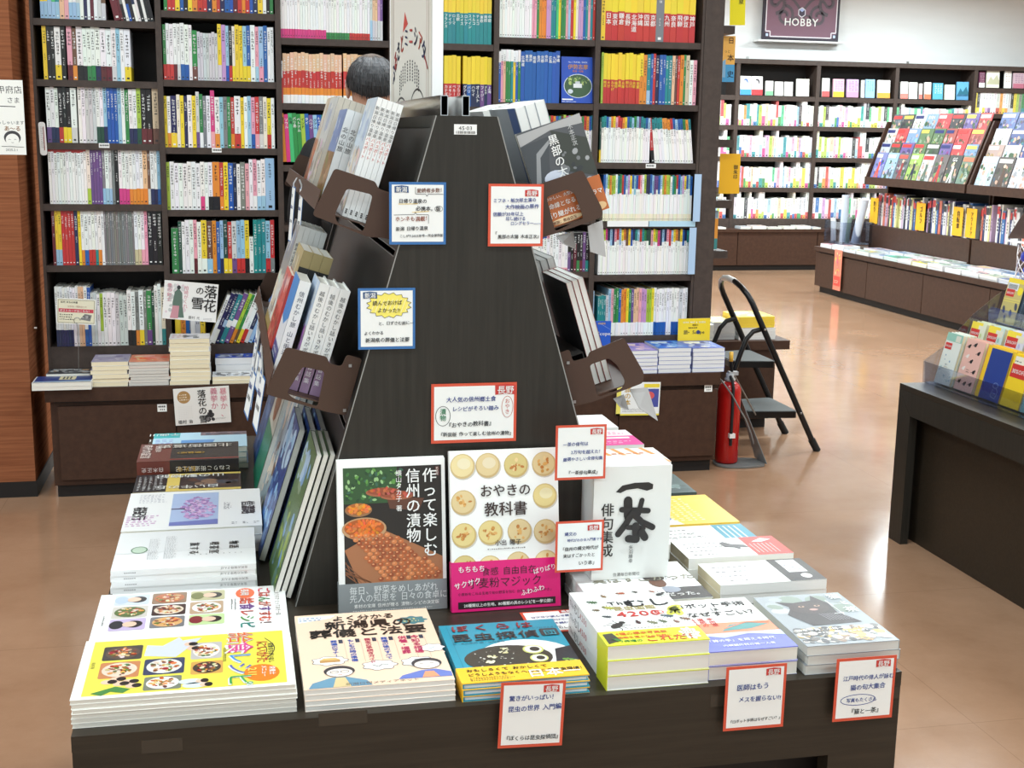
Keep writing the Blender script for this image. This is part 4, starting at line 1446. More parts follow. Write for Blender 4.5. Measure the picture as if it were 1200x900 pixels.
def lunch_white(mb, fr, w, h):
    g = Fr(fr.pt(0, h), -fr.v, fr.u)
    W, H = h, w
    portrait(mb, g, 0.022, 0.130, 0.072, 0.172, (206, 214, 224), (180, 196, 224), 1)
    dish(mb, g, 0.076, 0.128, 0.126, 0.172, (150, 120, 96), 13, (190, 110, 70))
    portrait(mb, g, 0.132, 0.132, 0.182, 0.172, (196, 190, 150), (120, 122, 70), 1)
    dish(mb, g, 0.022, 0.078, 0.072, 0.124, (206, 200, 192), 14, (90, 110, 60))
    dish(mb, g, 0.078, 0.080, 0.126, 0.122, (60, 34, 30), 15, (226, 210, 190))
    dish(mb, g, 0.132, 0.078, 0.180, 0.126, (190, 160, 130), 16)
    portrait(mb, g, 0.022, 0.030, 0.072, 0.074, (196, 178, 214), (40, 40, 50), 1)
    dish(mb, g, 0.078, 0.032, 0.126, 0.074, (120, 120, 124), 17, (220, 170, 110))
    portrait(mb, g, 0.132, 0.034, 0.182, 0.074, (196, 220, 160), (130, 34, 44), 1)
    q = Fr(g.pt(0, H), -g.v, g.u)
    mb.disc(q, 0.028, 0.212, 0.022, 0.014, (238, 108, 56), 0.0005, 20)
    mb.text(q, '長岡', 0.011, 0.206, 0.014, WHITE, 0.0008, bold=True)
    for i, (ch, c) in enumerate(zip('給食レシピ', ((226, 90, 60), (120, 70, 150), (206, 80, 70), (90, 160, 80), (40, 140, 130)))):
        mb.text(q, ch, 0.050 + i * 0.024, 0.205, 0.024, c, 0.0006, bold=True)
    for i, (ch, c) in enumerate(zip('ごはんがすすむ！', ((226, 70, 90), (214, 90, 70), (90, 160, 90), (206, 96, 70), (120, 80, 150), (196, 80, 60), (226, 90, 60), (120, 70, 60)))):
        mb.text(q, ch, 0.008 + i * 0.020, 0.232, 0.021, c, 0.0006, bold=True)
    mb.text(q, 'おうちで とっておき一皿', 0.03, 0.256, 0.0085, (110, 96, 80), 0.0006)
    scribble(mb, q, 0.05, 0.19, 0.11, 0.200, 2, (140, 140, 140), 0.0006, 3)
    scribble(mb, q, 0.09, 0.01, 0.14, 0.015, 1, (140, 140, 140), 0.0006, 4)


stack(6, pile('yellow school lunch recipe book on the near left table corner', 6), 'book', 'yellow recipe books on the front table', -0.206, 0.060, 1.500, 1.684, TZ, 0.777, up='-x', art=lunch_yellow, col=(244, 244, 238), spine='r', page=(226, 224, 214))
stack(2, pile('white school lunch recipe book behind the yellow one', 2), 'book', 'white recipe books on the front table', -0.210, 0.062, 1.742, 1.922, TZ, 0.754, up='-x', art=lunch_white, col=(244, 245, 244), spine='r')


def melon_art(mb, fr, w, h):
    g = Fr(fr.pt(0, h), -fr.v, fr.u)
    W, H = h, w
    mb.rect(g, 0, H * 0.42, W, H, (232, 234, 234), 0.0002)
    mb.disc(g, 0.036, H * 0.5, 0.013, 0.016, (196, 216, 196), 0.0004, 16)
    mb.ring(g, 0.036, H * 0.5, 0.012, 0.016, 0.002, (90, 130, 96), 0.0006)
    scribble(mb, g, 0.05, 0.045, 0.068, 0.15, 26, (180, 182, 184), 0.0004, 7)
    scribble(mb, g, 0.075, 0.045, 0.095, 0.16, 26, (186, 188, 190), 0.0004, 8)
    q = Fr(g.pt(0, H), -g.v, g.u)
    for k, st in enumerate(('旅する', '喫茶室', '物語')):
        mb.text(q, st, 0.07, 0.115 + k * 0.031, 0.017, (50, 52, 54), 0.0006, bold=True, track=1.2)
    for k in range(10):
        mb.text(q, '・', 0.125, 0.11 + k * 0.009, 0.01, (70, 70, 70), 0.0006)
    mb.rect(g, 0, H * 0.42 - 0.0004, W, H * 0.42, (206, 208, 210), 0.0004)


def spine_review(mb, fr, t, h):
    # frame along the spine: text runs from the right end leftwards, upside down to the camera
    st = '信州の珈琲さんぽ'
    for i, ch in enumerate(st):
        vs, fs, adv = glyph(ch, False)
        s_ = t * 0.52
        b = h * 0.06 + i * s_ * 1.12
        pts = [fr.o + fr.u * (t * 0.5 - (y - 0.38) * s_) + fr.v * (b + x * s_) + fr.n * 0.0004 for x, y in vs]
        good = Fr(fr.o, fr.u, fr.v).n.dot(fr.n) > 0
        mb.add(pts, fs if good else [q[::-1] for q in fs], (110, 110, 112))
    a = h * 0.9
    for k in range(6):
        p = [fr.o + fr.u * (t * 0.42) + fr.v * (a - k * 0.003), fr.o + fr.u * (t * 0.58) + fr.v * (a - k * 0.003), fr.o + fr.u * (t * 0.58) + fr.v * (a - k * 0.003 + 0.0018), fr.o + fr.u * (t * 0.42) + fr.v * (a - k * 0.003 + 0.0018)]
        mb.face(p, (120, 120, 122))
        mb.face([x + fr.n * 0.0002 for x in reversed(p)], (120, 120, 122))


stack(5, pile('white cafe guide with a small melon drawing on the left table side', 5), 'book', 'white guides with printed spines on the table', -0.197, 0.020, 1.937, 2.125, TZ, 0.786, up='-x', art=melon_art, spine='l', spine_art=spine_review, col=(240, 242, 242), spine_col=(238, 240, 240))


def blossom_art(mb, fr, w, h):
    g = Fr(fr.pt(0, h), -fr.v, fr.u)
    W, H = h, w
    a0, a1, b0, b1 = W * 0.33, W * 0.68, H * 0.08, H * 0.93
    mb.rect(g, a0, b0, a1, b1, (176, 196, 230), 0.0003)
    mb.poly(g, [(a0, b0), (a1, b0), (a1, b0 + 0.03), (a0, b0 + 0.02)], (112, 122, 190), 0.0004)
    rnd = random.Random(5)
    for _ in range(170):
        t, r = rnd.uniform(0, 6.28), math.sqrt(rnd.random())
        x, y = (a0 + a1) / 2 + 0.006 + 0.030 * r * math.cos(t), (b0 + b1) / 2 + 0.07 * r * math.sin(t)
        mb.disc(g, x, y, 0.0035, 0.005, rnd.choice([(190, 150, 206), (206, 166, 214), (164, 126, 190), (222, 190, 224)]), 0.0006 + rnd.random() * 0.0003, 8)
    mb.line(g, [(a0, (b0 + b1) / 2), (a0 + 0.03, (b0 + b1) / 2)], 0.006, (96, 84, 120), 0.0007)
    for k in range(-3, 4):
        mb.line(g, [(a0 + 0.02, (b0 + b1) / 2), (a0 + 0.05, (b0 + b1) / 2 + k * 0.018)], 0.0018, (110, 90, 130), 0.0007)
    q = Fr(g.pt(0, H), -g.v, g.u)
    mb.text(q, '信濃路', 0.085, W * 0.86, 0.026, (50, 44, 60), 0.0006, bold=True)
    mb.text(q, '桜紀行', 0.095, W * 0.06, 0.026, (40, 40, 46), 0.0006, bold=True)
    scribble(mb, g, W * 0.72, H * 0.45, W * 0.78, H * 0.64, 6, (120, 120, 130), 0.0004, 4)
    scribble(mb, g, W * 0.02, H * 0.1, W * 0.26, H * 0.38, 6, (206, 150, 200), 0.0004, 6)
    scribble(mb, g, W * 0.08, H * 0.7, W * 0.3, H * 0.94, 7, (196, 198, 206), 0.0004, 9)
    for k in range(3):
        scribble(mb, g, W * (0.78 + k * 0.08), H * 0.06, W * (0.82 + k * 0.08), H * 0.12, 2, (110, 110, 120), 0.0004, 20 + k)


stack(3, pile('white magazine with a pink blossom tree photo on the left table side', 3), 'magazine', 'blossom tree magazines on the table', -0.198, 0.034, 2.135, 2.368, TZ, 0.786, up='-x', art=blossom_art, spine='r')


def cow_art(mb, fr, w, h):
    g = Fr(fr.pt(0, h), -fr.v, fr.u)
    W, H = h, w
    mb.rect(g, 0, 0, W * 0.3, H, (40, 38, 40), 0.0003)
    for k in range(5):
        scribble(mb, g, W * (0.03 + k * 0.05), H * 0.1, W * (0.065 + k * 0.05), H * 0.9, 12, (200, 200, 200), 0.0005, 30 + k)
    mb.rect(g, W * 0.3, 0, W, H, (226, 200, 104), 0.0003)
    mb.rect(g, W * 0.42, H * 0.1, W, H * 0.9, (60, 46, 44), 0.0004)
    dots(mb, g, W * 0.42, H * 0.1, W, H * 0.9, 30, [(40, 34, 34), (90, 60, 50), (140, 110, 90), (70, 70, 80)], 0.006, 0.018, 0.0005, 5)
    q = Fr(g.pt(0, H), -g.v, g.u)
    g3 = Fr(g.pt(W, H), -g.u, -g.v)
    mb.text(g3, '山の動物記', W * 0.15, H * 0.08, 0.026, WHITE, 0.0009, bold=True)
    mb.text(g3, '白い牛の丘', W * 0.2, H * 0.72, 0.024, WHITE, 0.0009, bold=True)


def brown_art(mb, fr, w, h):
    g = Fr(fr.pt(0, h), -fr.v, fr.u)
    W, H = h, w
    mb.rect(g, 0, 0, W * 0.32, H, (112, 56, 46), 0.0003)
    mb.rect(g, W * 0.32, 0, W, H, (36, 33, 34), 0.0003)
    mb.rect(g, W * 0.32, H * 0.06, W, H * 0.1, (170, 64, 52), 0.0005)
    g3 = Fr(g.pt(W, H), -g.u, -g.v)
    mb.text(g3, '北国街道史', W * 0.06, H * 0.12, 0.030, (230, 224, 214), 0.0009, bold=True)
    mb.text(g3, '〈新装版〉', W * 0.3, H * 0.55, 0.014, (214, 170, 60), 0.0009, bold=True)
    q = Fr(g.pt(0, H), -g.v, g.u)
    mb.text(q, '時代の証言', 0.012, W * 0.03, 0.022, (238, 226, 220), 0.0009, bold=True)
    mb.text(q, '没後百年', 0.02, W * 0.16, 0.013, (238, 226, 220), 0.0009, bold=True)


def brown_spine(mb, fr, t, h):
    good = Fr(fr.o, fr.u, fr.v).n.dot(fr.n) > 0
    def q(u0, u1, v0, v1, c, l):
        p = [fr.o + fr.u * a + fr.v * b + fr.n * l for a, b in ((u0, v0), (u1, v0), (u1, v1), (u0, v1))]
        mb.face(p if good else p[::-1], c)
    q(0, t, 0, h * 0.68, (36, 33, 34), 0.0003)
    q(0, t, h * 0.68, h, (112, 56, 46), 0.0003)
    for st, v0, sz, c in (('とねりこ街道風土記', 0.08, 0.011, (236, 232, 224)), ('善光寺', 0.42, 0.012, (220, 174, 60)), ('白木正史', 0.74, 0.010, (238, 226, 220))):
        for i, ch in enumerate(st):
            vs, fs, adv = glyph(ch, False)
            pts = [fr.o + fr.u * (t * 0.5 - (y - 0.38) * sz) + fr.v * (h * v0 + (i * 1.08 + x) * sz) + fr.n * 0.0007 for x, y in vs]
            mb.add(pts, fs if good else [k[::-1] for k in fs], c)


def lake_art(mb, fr, w, h):
    g = Fr(fr.pt(0, h), -fr.v, fr.u)
    W, H = h, w
    mb.rect(g, 0, 0, W, H, (190, 226, 242), 0.0003)
    mb.rect(g, 0, H * 0.68, W * 0.28, H, (60, 186, 190), 0.0004)
    mb.poly(g, [(W * 0.3, H * 0.05), (W * 0.6, H * 0.05), (W * 0.66, H * 0.5), (W * 0.3, H * 0.5)], (100, 160, 220), 0.0004)
    mb.poly(g, [(W * 0.3, H * 0.05), (W * 0.5, H * 0.05), (W * 0.3, H * 0.2)], (196, 140, 110), 0.0005)
    mb.rect(g, W * 0.5, H * 0.78, W, H, (120, 104, 112), 0.0004)
    dots(mb, g, W * 0.5, H * 0.78, W, H, 16, [(90, 80, 90), (180, 150, 150), (70, 90, 110)], 0.003, 0.009, 0.0005, 4)
    g3 = Fr(g.pt(W, H), -g.u, -g.v)
    mb.text(g3, '千曲川', W * 0.72, H * 0.06, 0.022, WHITE, 0.0008, bold=True)
    scribble(mb, g, W * 0.03, H * 0.1, W * 0.25, H * 0.6, 5, (150, 160, 220), 0.0005, 5)


stack(2, pile('yellow and black cattle photo book on the left table side', 2), 'book', GT, -0.197, 0.000, 2.385, 2.510, TZ, 0.782, up='-x', art=cow_art, spine='r', col=(210, 190, 120))
stack(1, pile('thick brown and black history book on the left table side', 1), 'book', GT, -0.198, -0.003, 2.520, 2.665, 0.7715, 0.806, up='-x', art=brown_art, spine='l', spine_art=brown_spine, col=(60, 44, 40), spine_col=(60, 44, 40))
stack(1, pile('thick book lying directly under the brown and black history book', 1), 'book', GT, -0.196, -0.006, 2.518, 2.66, TZ, 0.771, up='-x', art=None, spine='l', spine_art=brown_spine, col=(60, 44, 40), spine_col=(60, 44, 40))
stack(4, pile('pale blue lake guide at the far left of the table', 4), 'book', 'pale blue lake guides on the table', -0.182, 0.015, 2.695, 2.835, TZ, 0.788, up='-x', art=lake_art, spine='r', col=(120, 160, 166))


def funeral_art(mb, fr, w, h):
    mb.rect(fr, 0, 0, w, h, (246, 216, 190), 0.0002)
    mb.text(fr, 'よく分かる', w * 0.5, h * 0.885, 0.0195, (60, 52, 48), 0.0006, bold=True, align='c', sx=0.92, slant=0.06)
    mb.text(fr, '新潟県の', w * 0.53, h * 0.765, 0.031, (48, 42, 40), 0.0006, bold=True, align='c')
    mb.text(fr, '葬儀と法要', w * 0.51, h * 0.65, 0.031, (48, 42, 40), 0.0006, bold=True, align='c', sx=1.05)
    mb.poly(fr, [(w * 0.02, h * 0.88), (w * 0.26, h * 0.93), (w * 0.3, h * 0.97), (w * 0.02, h * 0.97)], (238, 244, 248), 0.0004)
    scribble(mb, fr, w * 0.03, h * 0.90, w * 0.24, h * 0.96, 2, (130, 150, 180), 0.0006, 4)
    pts = [(w * 0.86 + w * 0.105 * (1 + 0.12 * math.cos(8 * a)) * math.cos(a), h * 0.83 + h * 0.055 * (1 + 0.12 * math.cos(8 * a)) * math.sin(a)) for a in [math.pi * 2 * k / 48 for k in range(48)]]
    mb.poly(fr, pts, (70, 130, 140), 0.0004)
    scribble(mb, fr, w * 0.79, h * 0.80, w * 0.93, h * 0.86, 2, (236, 214, 130), 0.0007, 8)
    cols = [('葬儀のマナー', 0.25, (60, 100, 190)), ('もしもの時の準備', 0.37, (60, 100, 190)), ('喪主の手続きガイド', 0.49, (196, 70, 100)), ('葬儀の後のすべて', 0.61, (60, 100, 190)), ('供養・埋葬', 0.74, (206, 60, 110)), ('今知る相場', 0.83, (206, 60, 110))]
    for st, x, c in cols:
        mb.text(fr, st, w * x, h * 0.605, 0.0095 if x < 0.7 else 0.0125, c, 0.0006, vert=True, bold=True)
        mb.rect(fr, w * (x + 0.035), h * 0.56, w * (x + 0.065), h * 0.61, (50, 60, 80), 0.0005)
        mb.line(fr, [(w * (x + 0.072), h * 0.3), (w * (x + 0.072), h * 0.6)], 0.0004, (210, 150, 130), 0.0005)
    for cx, cy, rx, ry, k in ((0.2, 0.335, 0.12, 0.055, 0), (0.53, 0.24, 0.115, 0.06, 1), (0.80, 0.25, 0.115, 0.06, 2), (0.93, 0.42, 0.085, 0.05, 3)):
        pts = [(w * cx + w * rx * (1 + 0.1 * math.cos(7 * a)) * math.cos(a), h * cy + h * ry * (1 + 0.1 * math.cos(7 * a)) * math.sin(a)) for a in [math.pi * 2 * i / 42 for i in range(42)]]
        mb.poly(fr, pts, WHITE, 0.0005)
        mb.line(fr, pts + pts[:1], 0.0008, (70, 66, 64), 0.0007)
        if k == 0:
            mb.rect(fr, w * 0.13, h * 0.315, w * 0.27, h * 0.345, (196, 150, 90), 0.0007)
            mb.poly(fr, [(w * 0.13, h * 0.345), (w * 0.27, h * 0.345), (w * 0.24, h * 0.37), (w * 0.16, h * 0.37)], (226, 190, 120), 0.0007)
        elif k == 2:
            mb.rect(fr, w * 0.75, h * 0.22, w * 0.85, h * 0.235, (120, 124, 126), 0.0007)
            mb.rect(fr, w * 0.775, h * 0.235, w * 0.825, h * 0.285, (150, 154, 156), 0.0007)
        elif k == 1:
            mb.line(fr, [(w * 0.48, h * 0.25), (w * 0.52, h * 0.22), (w * 0.55, h * 0.25), (w * 0.59, h * 0.24)], 0.0012, (80, 76, 74), 0.0007)
        else:
            mb.line(fr, [(w * 0.9, h * 0.42), (w * 0.92, h * 0.41), (w * 0.95, h * 0.43)], 0.0008, (90, 130, 160), 0.0007)
    for s, cx, body, inner in ((1, 0.25, (110, 154, 180), (222, 200, 150)), (-1, 0.85, (110, 128, 200), (240, 160, 120))):
        mb.poly(fr, [(w * (cx - 0.22), 0.002), (w * (cx + 0.20), 0.002), (w * (cx + 0.17), h * 0.07), (w * (cx + 0.04), h * 0.125), (w * (cx - 0.06), h * 0.125), (w * (cx - 0.19), h * 0.07)] if s > 0 else
                [(w * (cx - 0.22), h * 0.05), (w * 0.995, h * 0.045), (w * 0.995, h * 0.1), (w * (cx + 0.05), h * 0.145), (w * (cx - 0.05), h * 0.14), (w * (cx - 0.19), h * 0.09)], body, 0.0006)
        mb.poly(fr, [(w * (cx - 0.06), 0.002 if s > 0 else h * 0.05), (w * (cx + 0.06), 0.002 if s > 0 else h * 0.05), (w * (cx + 0.03), h * 0.12), (w * (cx - 0.03), h * 0.12)], inner, 0.0007)
        cy = 0.19 if s > 0 else 0.215
        mb.disc(fr, w * cx, h * (cy + 0.008), w * 0.105, h * 0.066, (70, 66, 70), 0.0008, 20)
        mb.disc(fr, w * cx, h * (cy - 0.012), w * 0.09, h * 0.052, (250, 238, 228), 0.0009, 20)
        mb.ring(fr, w * cx, h * (cy - 0.012), w * 0.09, h * 0.052, 0.0008, (60, 56, 54), 0.0011)
        for e in (-0.035, 0.035):
            if s > 0:
                mb.ring(fr, w * (cx + e), h * (cy - 0.005), w * 0.028, h * 0.014, 0.0008, (60, 56, 54), 0.0012, 12)
            else:
                mb.line(fr, [(w * (cx + e - 0.014), h * cy), (w * (cx + e + 0.014), h * (cy + 0.002))], 0.0009, (60, 56, 54), 0.0012)
        mb.line(fr, [(w * (cx - 0.015), h * (cy - 0.042)), (w * (cx + 0.015), h * (cy - 0.042))], 0.0009, (190, 90, 80), 0.0012)
    mb.text(fr, '新潟日報メディアネット', w * 0.52, h * 0.02, 0.0085, (110, 96, 90), 0.0007, align='c')


stack(4, pile('peach funeral guide with cartoon faces at the front table edge', 4), 'book', 'peach guides on the front table', 0.070, 0.259, 1.497, 1.748, TZ, 0.769, art=funeral_art, spine='l', page=(236, 236, 230), jitter=0.0012, col=(248, 236, 224))


def insect_art(mb, fr, w, h):
    mb.rect(fr, 0, 0, w, h, (30, 150, 178), 0.0002)
    mb.line(fr, [(w * 0.06, 0), (w * 0.06, h)], 0.0006, (24, 120, 146), 0.0004)
    mb.disc(fr, w * 0.6, h * 0.36, w * 0.4, h * 0.30, WHITE, 0.0004, 26)
    mb.disc(fr, w * 0.45, h * 0.36, w * 0.36, h * 0.215, (52, 48, 42), 0.0006, 26)
    mb.poly(fr, [(w * 0.86, h * 0.46), (w, h * 0.5), (w, h * 0.18), (w * 0.8, h * 0.2)], (34, 32, 40), 0.0006)
    dots(mb, fr, w * 0.18, h * 0.22, w * 0.7, h * 0.5, 36, [(206, 206, 190), (230, 230, 226), (110, 104, 90)], 0.0006, 0.0018, 0.0008, 4)
    for q in ((0.28, 0.36), (0.37, 0.42), (0.24, 0.28), (0.40, 0.48)):
        dots(mb, fr, w * q[0], h * q[1], w * (q[0] + 0.1), h * (q[1] + 0.06), 7, [(214, 206, 150), (236, 232, 200)], 0.001, 0.0035, 0.0009, int(q[0] * 99))
    for ex, ey, r in ((0.68, 0.47, 0.075), (0.69, 0.32, 0.065)):
        mb.disc(fr, w * ex, h * ey, w * r * 1.15, h * r, (210, 214, 120), 0.0010, 18)
        mb.disc(fr, w * ex, h * ey, w * r * 0.95, h * r * 0.8, (240, 240, 232), 0.0012, 18)
        mb.disc(fr, w * (ex + 0.012), h * ey, w * r * 0.55, h * r * 0.5, (44, 40, 34), 0.0014, 16)
    dots(mb, fr, w * 0.86, h * 0.2, w * 0.99, h * 0.3, 9, [(110, 160, 60), (190, 206, 120)], 0.002, 0.005, 0.0009, 8)
    for i, ch in enumerate('ぼくらは'):
        mb.text(fr, ch, w * (0.08 + i * 0.185), h * 0.86, 0.0235, (150, 44, 50), 0.0012, bold=True, sx=1.1)
    for i, ch in enumerate('昆虫探偵'):
        mb.text(fr, ch, w * (0.05 + i * 0.19), h * 0.685, 0.0275, (58, 58, 60), 0.0012, bold=True, sx=1.08)
    rrect(mb, fr, w * 0.82, h * 0.69, w * 0.975, h * 0.82, 0.004, (58, 58, 60), 0.0009)
    mb.text(fr, '団', w * 0.842, h * 0.703, 0.0185, (60, 160, 180), 0.0013, bold=True)
    mb.text(fr, 'とおしこうじプロジェクト編', w * 0.6, h * 0.835, 0.0055, (30, 60, 80), 0.0009)
    mb.text(fr, '文・丸山宗利 絵・山口達也', w * 0.05, h * 0.635, 0.0058, (30, 60, 80), 0.0009)


def insect_band(mb, fr, w, h, t):
    mb.text(fr, 'おもしろくて おかしくて', w * 0.06, h * 0.68, 0.0095, (56, 44, 20), 0.0004, bold=True)
    mb.text(fr, 'どうしようもなくへんてこな昆虫探偵！', w * 0.06, h * 0.40, 0.0092, (56, 44, 20), 0.0004, bold=True, sx=0.95)
    scribble(mb, fr, w * 0.07, h * 0.08, w * 0.46, h * 0.34, 3, (90, 74, 30), 0.0004, 8)
    mb.text(fr, '日本一', w * 0.52, h * 0.12, 0.024, (250, 250, 246), 0.00035, bold=True)


stack(3, pile('turquoise insect detective book with a yellow band at the front edge', 3), 'book', 'turquoise insect books on the front table', 0.268, 0.434, 1.492, 1.690, TZ, 0.7635, art=insect_art, spine='l', hard=True, col=(30, 150, 178), spine_col=(26, 132, 158), band=(0, 0.24, (250, 196, 40), insect_band), page=(240, 240, 236))


def beetle(mb, fr, a, b, s, c, rot=0.0, long=1.5):
    g = fr.sub(a, b, rot)
    for k in (-1, 0, 1):
        for sd in (-1, 1):
            mb.line(g, [(0, k * s * 0.35), (sd * s * 0.9, k * s * 0.6), (sd * s * 1.1, k * s * 0.95 - s * 0.1)], s * 0.1, mixc(c, (20, 20, 20), 0.4), 0.0006)
    mb.disc(g, 0, -s * 0.2, s * 0.5, s * 0.6 * long, c, 0.0008, 14)
    mb.disc(g, 0, s * 0.75 * long * 0.8, s * 0.36, s * 0.32, mixc(c, (20, 20, 20), 0.4), 0.0009, 12)
    mb.line(g, [(0, -s * 0.2 - s * 0.55 * long), (0, s * 0.3)], s * 0.05, mixc(c, (20, 20, 20), 0.6), 0.0010)


def mushi_art(mb, fr, w, h):
    mb.rect(fr, 0, 0, w, h, (240, 242, 240), 0.0002)
    mb.text(fr, 'The', w * 0.30, h * 0.70, 0.017, (40, 40, 44), 0.0006, bold=True, sx=1.1)
    mb.text(fr, 'むし', w * 0.45, h * 0.655, 0.030, (30, 30, 36), 0.0006, bold=True, sx=1.15)
    mb.text(fr, '昆虫図鑑', w * 0.31, h * 0.60, 0.0155, (190, 176, 120), 0.0006, bold=True)
    mb.text(fr, '4200', w * 0.30, h * 0.475, 0.025, (206, 60, 54), 0.0006, bold=True, sx=1.15)
    mb.disc(fr, w * 0.75, h * 0.53, 0.007, 0.007, (206, 60, 54), 0.0005, 14)
    mb.text(fr, '種', w * 0.717, h * 0.505, 0.009, WHITE, 0.0008, bold=True)
    bs = [(0.16, 0.78, 0.007, (70, 110, 70), 1.2), (0.32, 0.88, 0.005, (150, 120, 80), 0.4), (0.52, 0.92, 0.006, (190, 90, 50), 1.5), (0.68, 0.93, 0.004, (60, 50, 50), 0.8), (0.86, 0.92, 0.004, (170, 90, 60), 1.0),
          (0.92, 0.86, 0.008, (40, 42, 44), -0.9), (0.28, 0.66, 0.008, (180, 180, 70), 1.0), (0.14, 0.63, 0.005, (110, 90, 50), 1.4), (0.2, 0.50, 0.006, (60, 70, 80), 1.2), (0.24, 0.34, 0.013, (46, 38, 34), -0.8),
          (0.46, 0.37, 0.006, (70, 30, 34), 0.1), (0.60, 0.35, 0.007, (120, 124, 90), 0.9), (0.71, 0.36, 0.006, (90, 100, 70), 0.7), (0.80, 0.45, 0.008, (70, 90, 110), 1.2), (0.84, 0.34, 0.005, (130, 70, 50), 0.5), (0.95, 0.38, 0.007, (120, 80, 50), 1.0)]
    for a, b, s, c, r in bs:
        beetle(mb, fr, w * a, h * b, s, c, r)
    for k, (dx, dy) in enumerate(((0.93, 0.56), (0.99, 0.60), (0.87, 0.51), (0.97, 0.50))):
        mb.disc(fr, min(w * dx, w - 0.008), h * dy, 0.012, 0.0065, (206, 206, 70), 0.0008, 12, 0.5 * k)
        mb.disc(fr, min(w * dx, w - 0.008), h * dy, 0.006, 0.002, (90, 96, 30), 0.0010, 10, 0.5 * k)
    scribble(mb, fr, w * 0.3, h * 0.26, w * 0.85, h * 0.29, 1, (120, 120, 120), 0.0005, 9)


def mushi_spine(mb, fr, t, h):
    good = Fr(fr.o, fr.u, fr.v).n.dot(fr.n) > 0
    b = h * 0.96
    for ch, c, sz in (('T', INK, .011), ('h', INK, .011), ('e', INK, .011), ('む', INK, .016), ('し', INK, .016), ('4', (206, 60, 54), .013), ('2', (206, 60, 54), .013), ('0', (206, 60, 54), .013), ('0', (206, 60, 54), .013)):
        vs, fs, adv = glyph(ch, False)
        pts = [fr.o + fr.u * (t * 0.5 + (y - 0.38) * sz) + fr.v * (b - x * sz) + fr.n * 0.0004 for x, y in vs]
        mb.add(pts, fs if good else [k[::-1] for k in fs], c)
        b -= sz * (0.95 if ord(ch) > 255 else 0.72)


def mushi_band(mb, fr, w, h, t):
    mb.poly(fr, [(w * 0.02, h * 0.1), (w * 0.16, h * 0.3), (w * 0.12, h * 0.85), (w * 0.02, h * 0.8)], (60, 56, 44), 0.0003)
    beetle(mb, fr, w * 0.12, h * 0.35, 0.006, (70, 140, 60), 0.8)
    mb.text(fr, '4種の標本写真数', w * 0.14, h * 0.66, 0.0095, (226, 110, 40), 0.0004, bold=True)
    mb.text(fr, '図鑑を選ぶなら抜群に', w * 0.14, h * 0.42, 0.0075, (226, 110, 40), 0.0004, bold=True)
    mb.text(fr, '7件増の', w * 0.14, h * 0.15, 0.0085, (60, 130, 60), 0.0004, bold=True)
    mb.text(fr, 'これだ！', w * 0.38, h * 0.12, 0.0195, (214, 70, 40), 0.0004, bold=True, slant=0.1)
    mb.poly(fr, [(w * (0.86 + 0.09 * (1 + 0.14 * math.cos(9 * a)) * math.cos(a)), h * (0.5 + 0.4 * (1 + 0.14 * math.cos(9 * a)) * math.sin(a))) for a in [2 * math.pi * k / 54 for k in range(54)]], (244, 244, 214), 0.0004)
    scribble(mb, fr, w * 0.79, h * 0.25, w * 0.93, h * 0.75, 4, (120, 126, 60), 0.0007, 12)


stack(3, pile('thick white insect encyclopedia with a lime band on the front edge', 3), 'book', 'white encyclopedias on the front table', 0.458, 0.597, 1.492, 1.692, TZ, 0.8005, art=mushi_art, spine='l', spine_art=mushi_spine, band=(0, 0.235, (214, 222, 46), mushi_band), page=(232, 230, 222))


def jomon_art(mb, fr, w, h):
    mb.rect(fr, 0, 0, w, h, (244, 246, 246), 0.0002)
    for k, st in enumerate(('信州の', '縄文時代が', '実はすごかった')):
        mb.text(fr, st, w * 0.12, h * (0.80 - k * 0.145), 0.0225, (150, 146, 128), 0.0005, bold=True, sx=1.05)
    mb.rect(fr, w * 0.3, 0, w, h * 0.3, (58, 56, 56), 0.0004)
    mb.disc(fr, w * 0.72, h * 0.25, 0.015, 0.013, (150, 156, 170), 0.0006, 16)
    mb.text(fr, '本だった。', w * 0.55, h * 0.08, 0.0155, WHITE, 0.0008, bold=True)
    mb.disc(fr, w * 0.66, h * 0.44, 0.013, 0.02, (110, 70, 50), 0.0006, 14)
    mb.disc(fr, w * 0.66, h * 0.56, 0.017, 0.012, (60, 50, 46), 0.0007, 14)
    mb.line(fr, [(w * 0.58, h * 0.5), (w * 0.75, h * 0.5), (w * 0.78, h * 0.62), (w * 0.84, h * 0.4)], 0.0008, (60, 60, 60), 0.0006)


stack(3, pile('white prehistory book with grey title behind the encyclopedias', 3), 'book', 'white prehistory books on the table', 0.497, 0.682, 1.700, 1.862, TZ, 0.7775, art=jomon_art, spine='l')


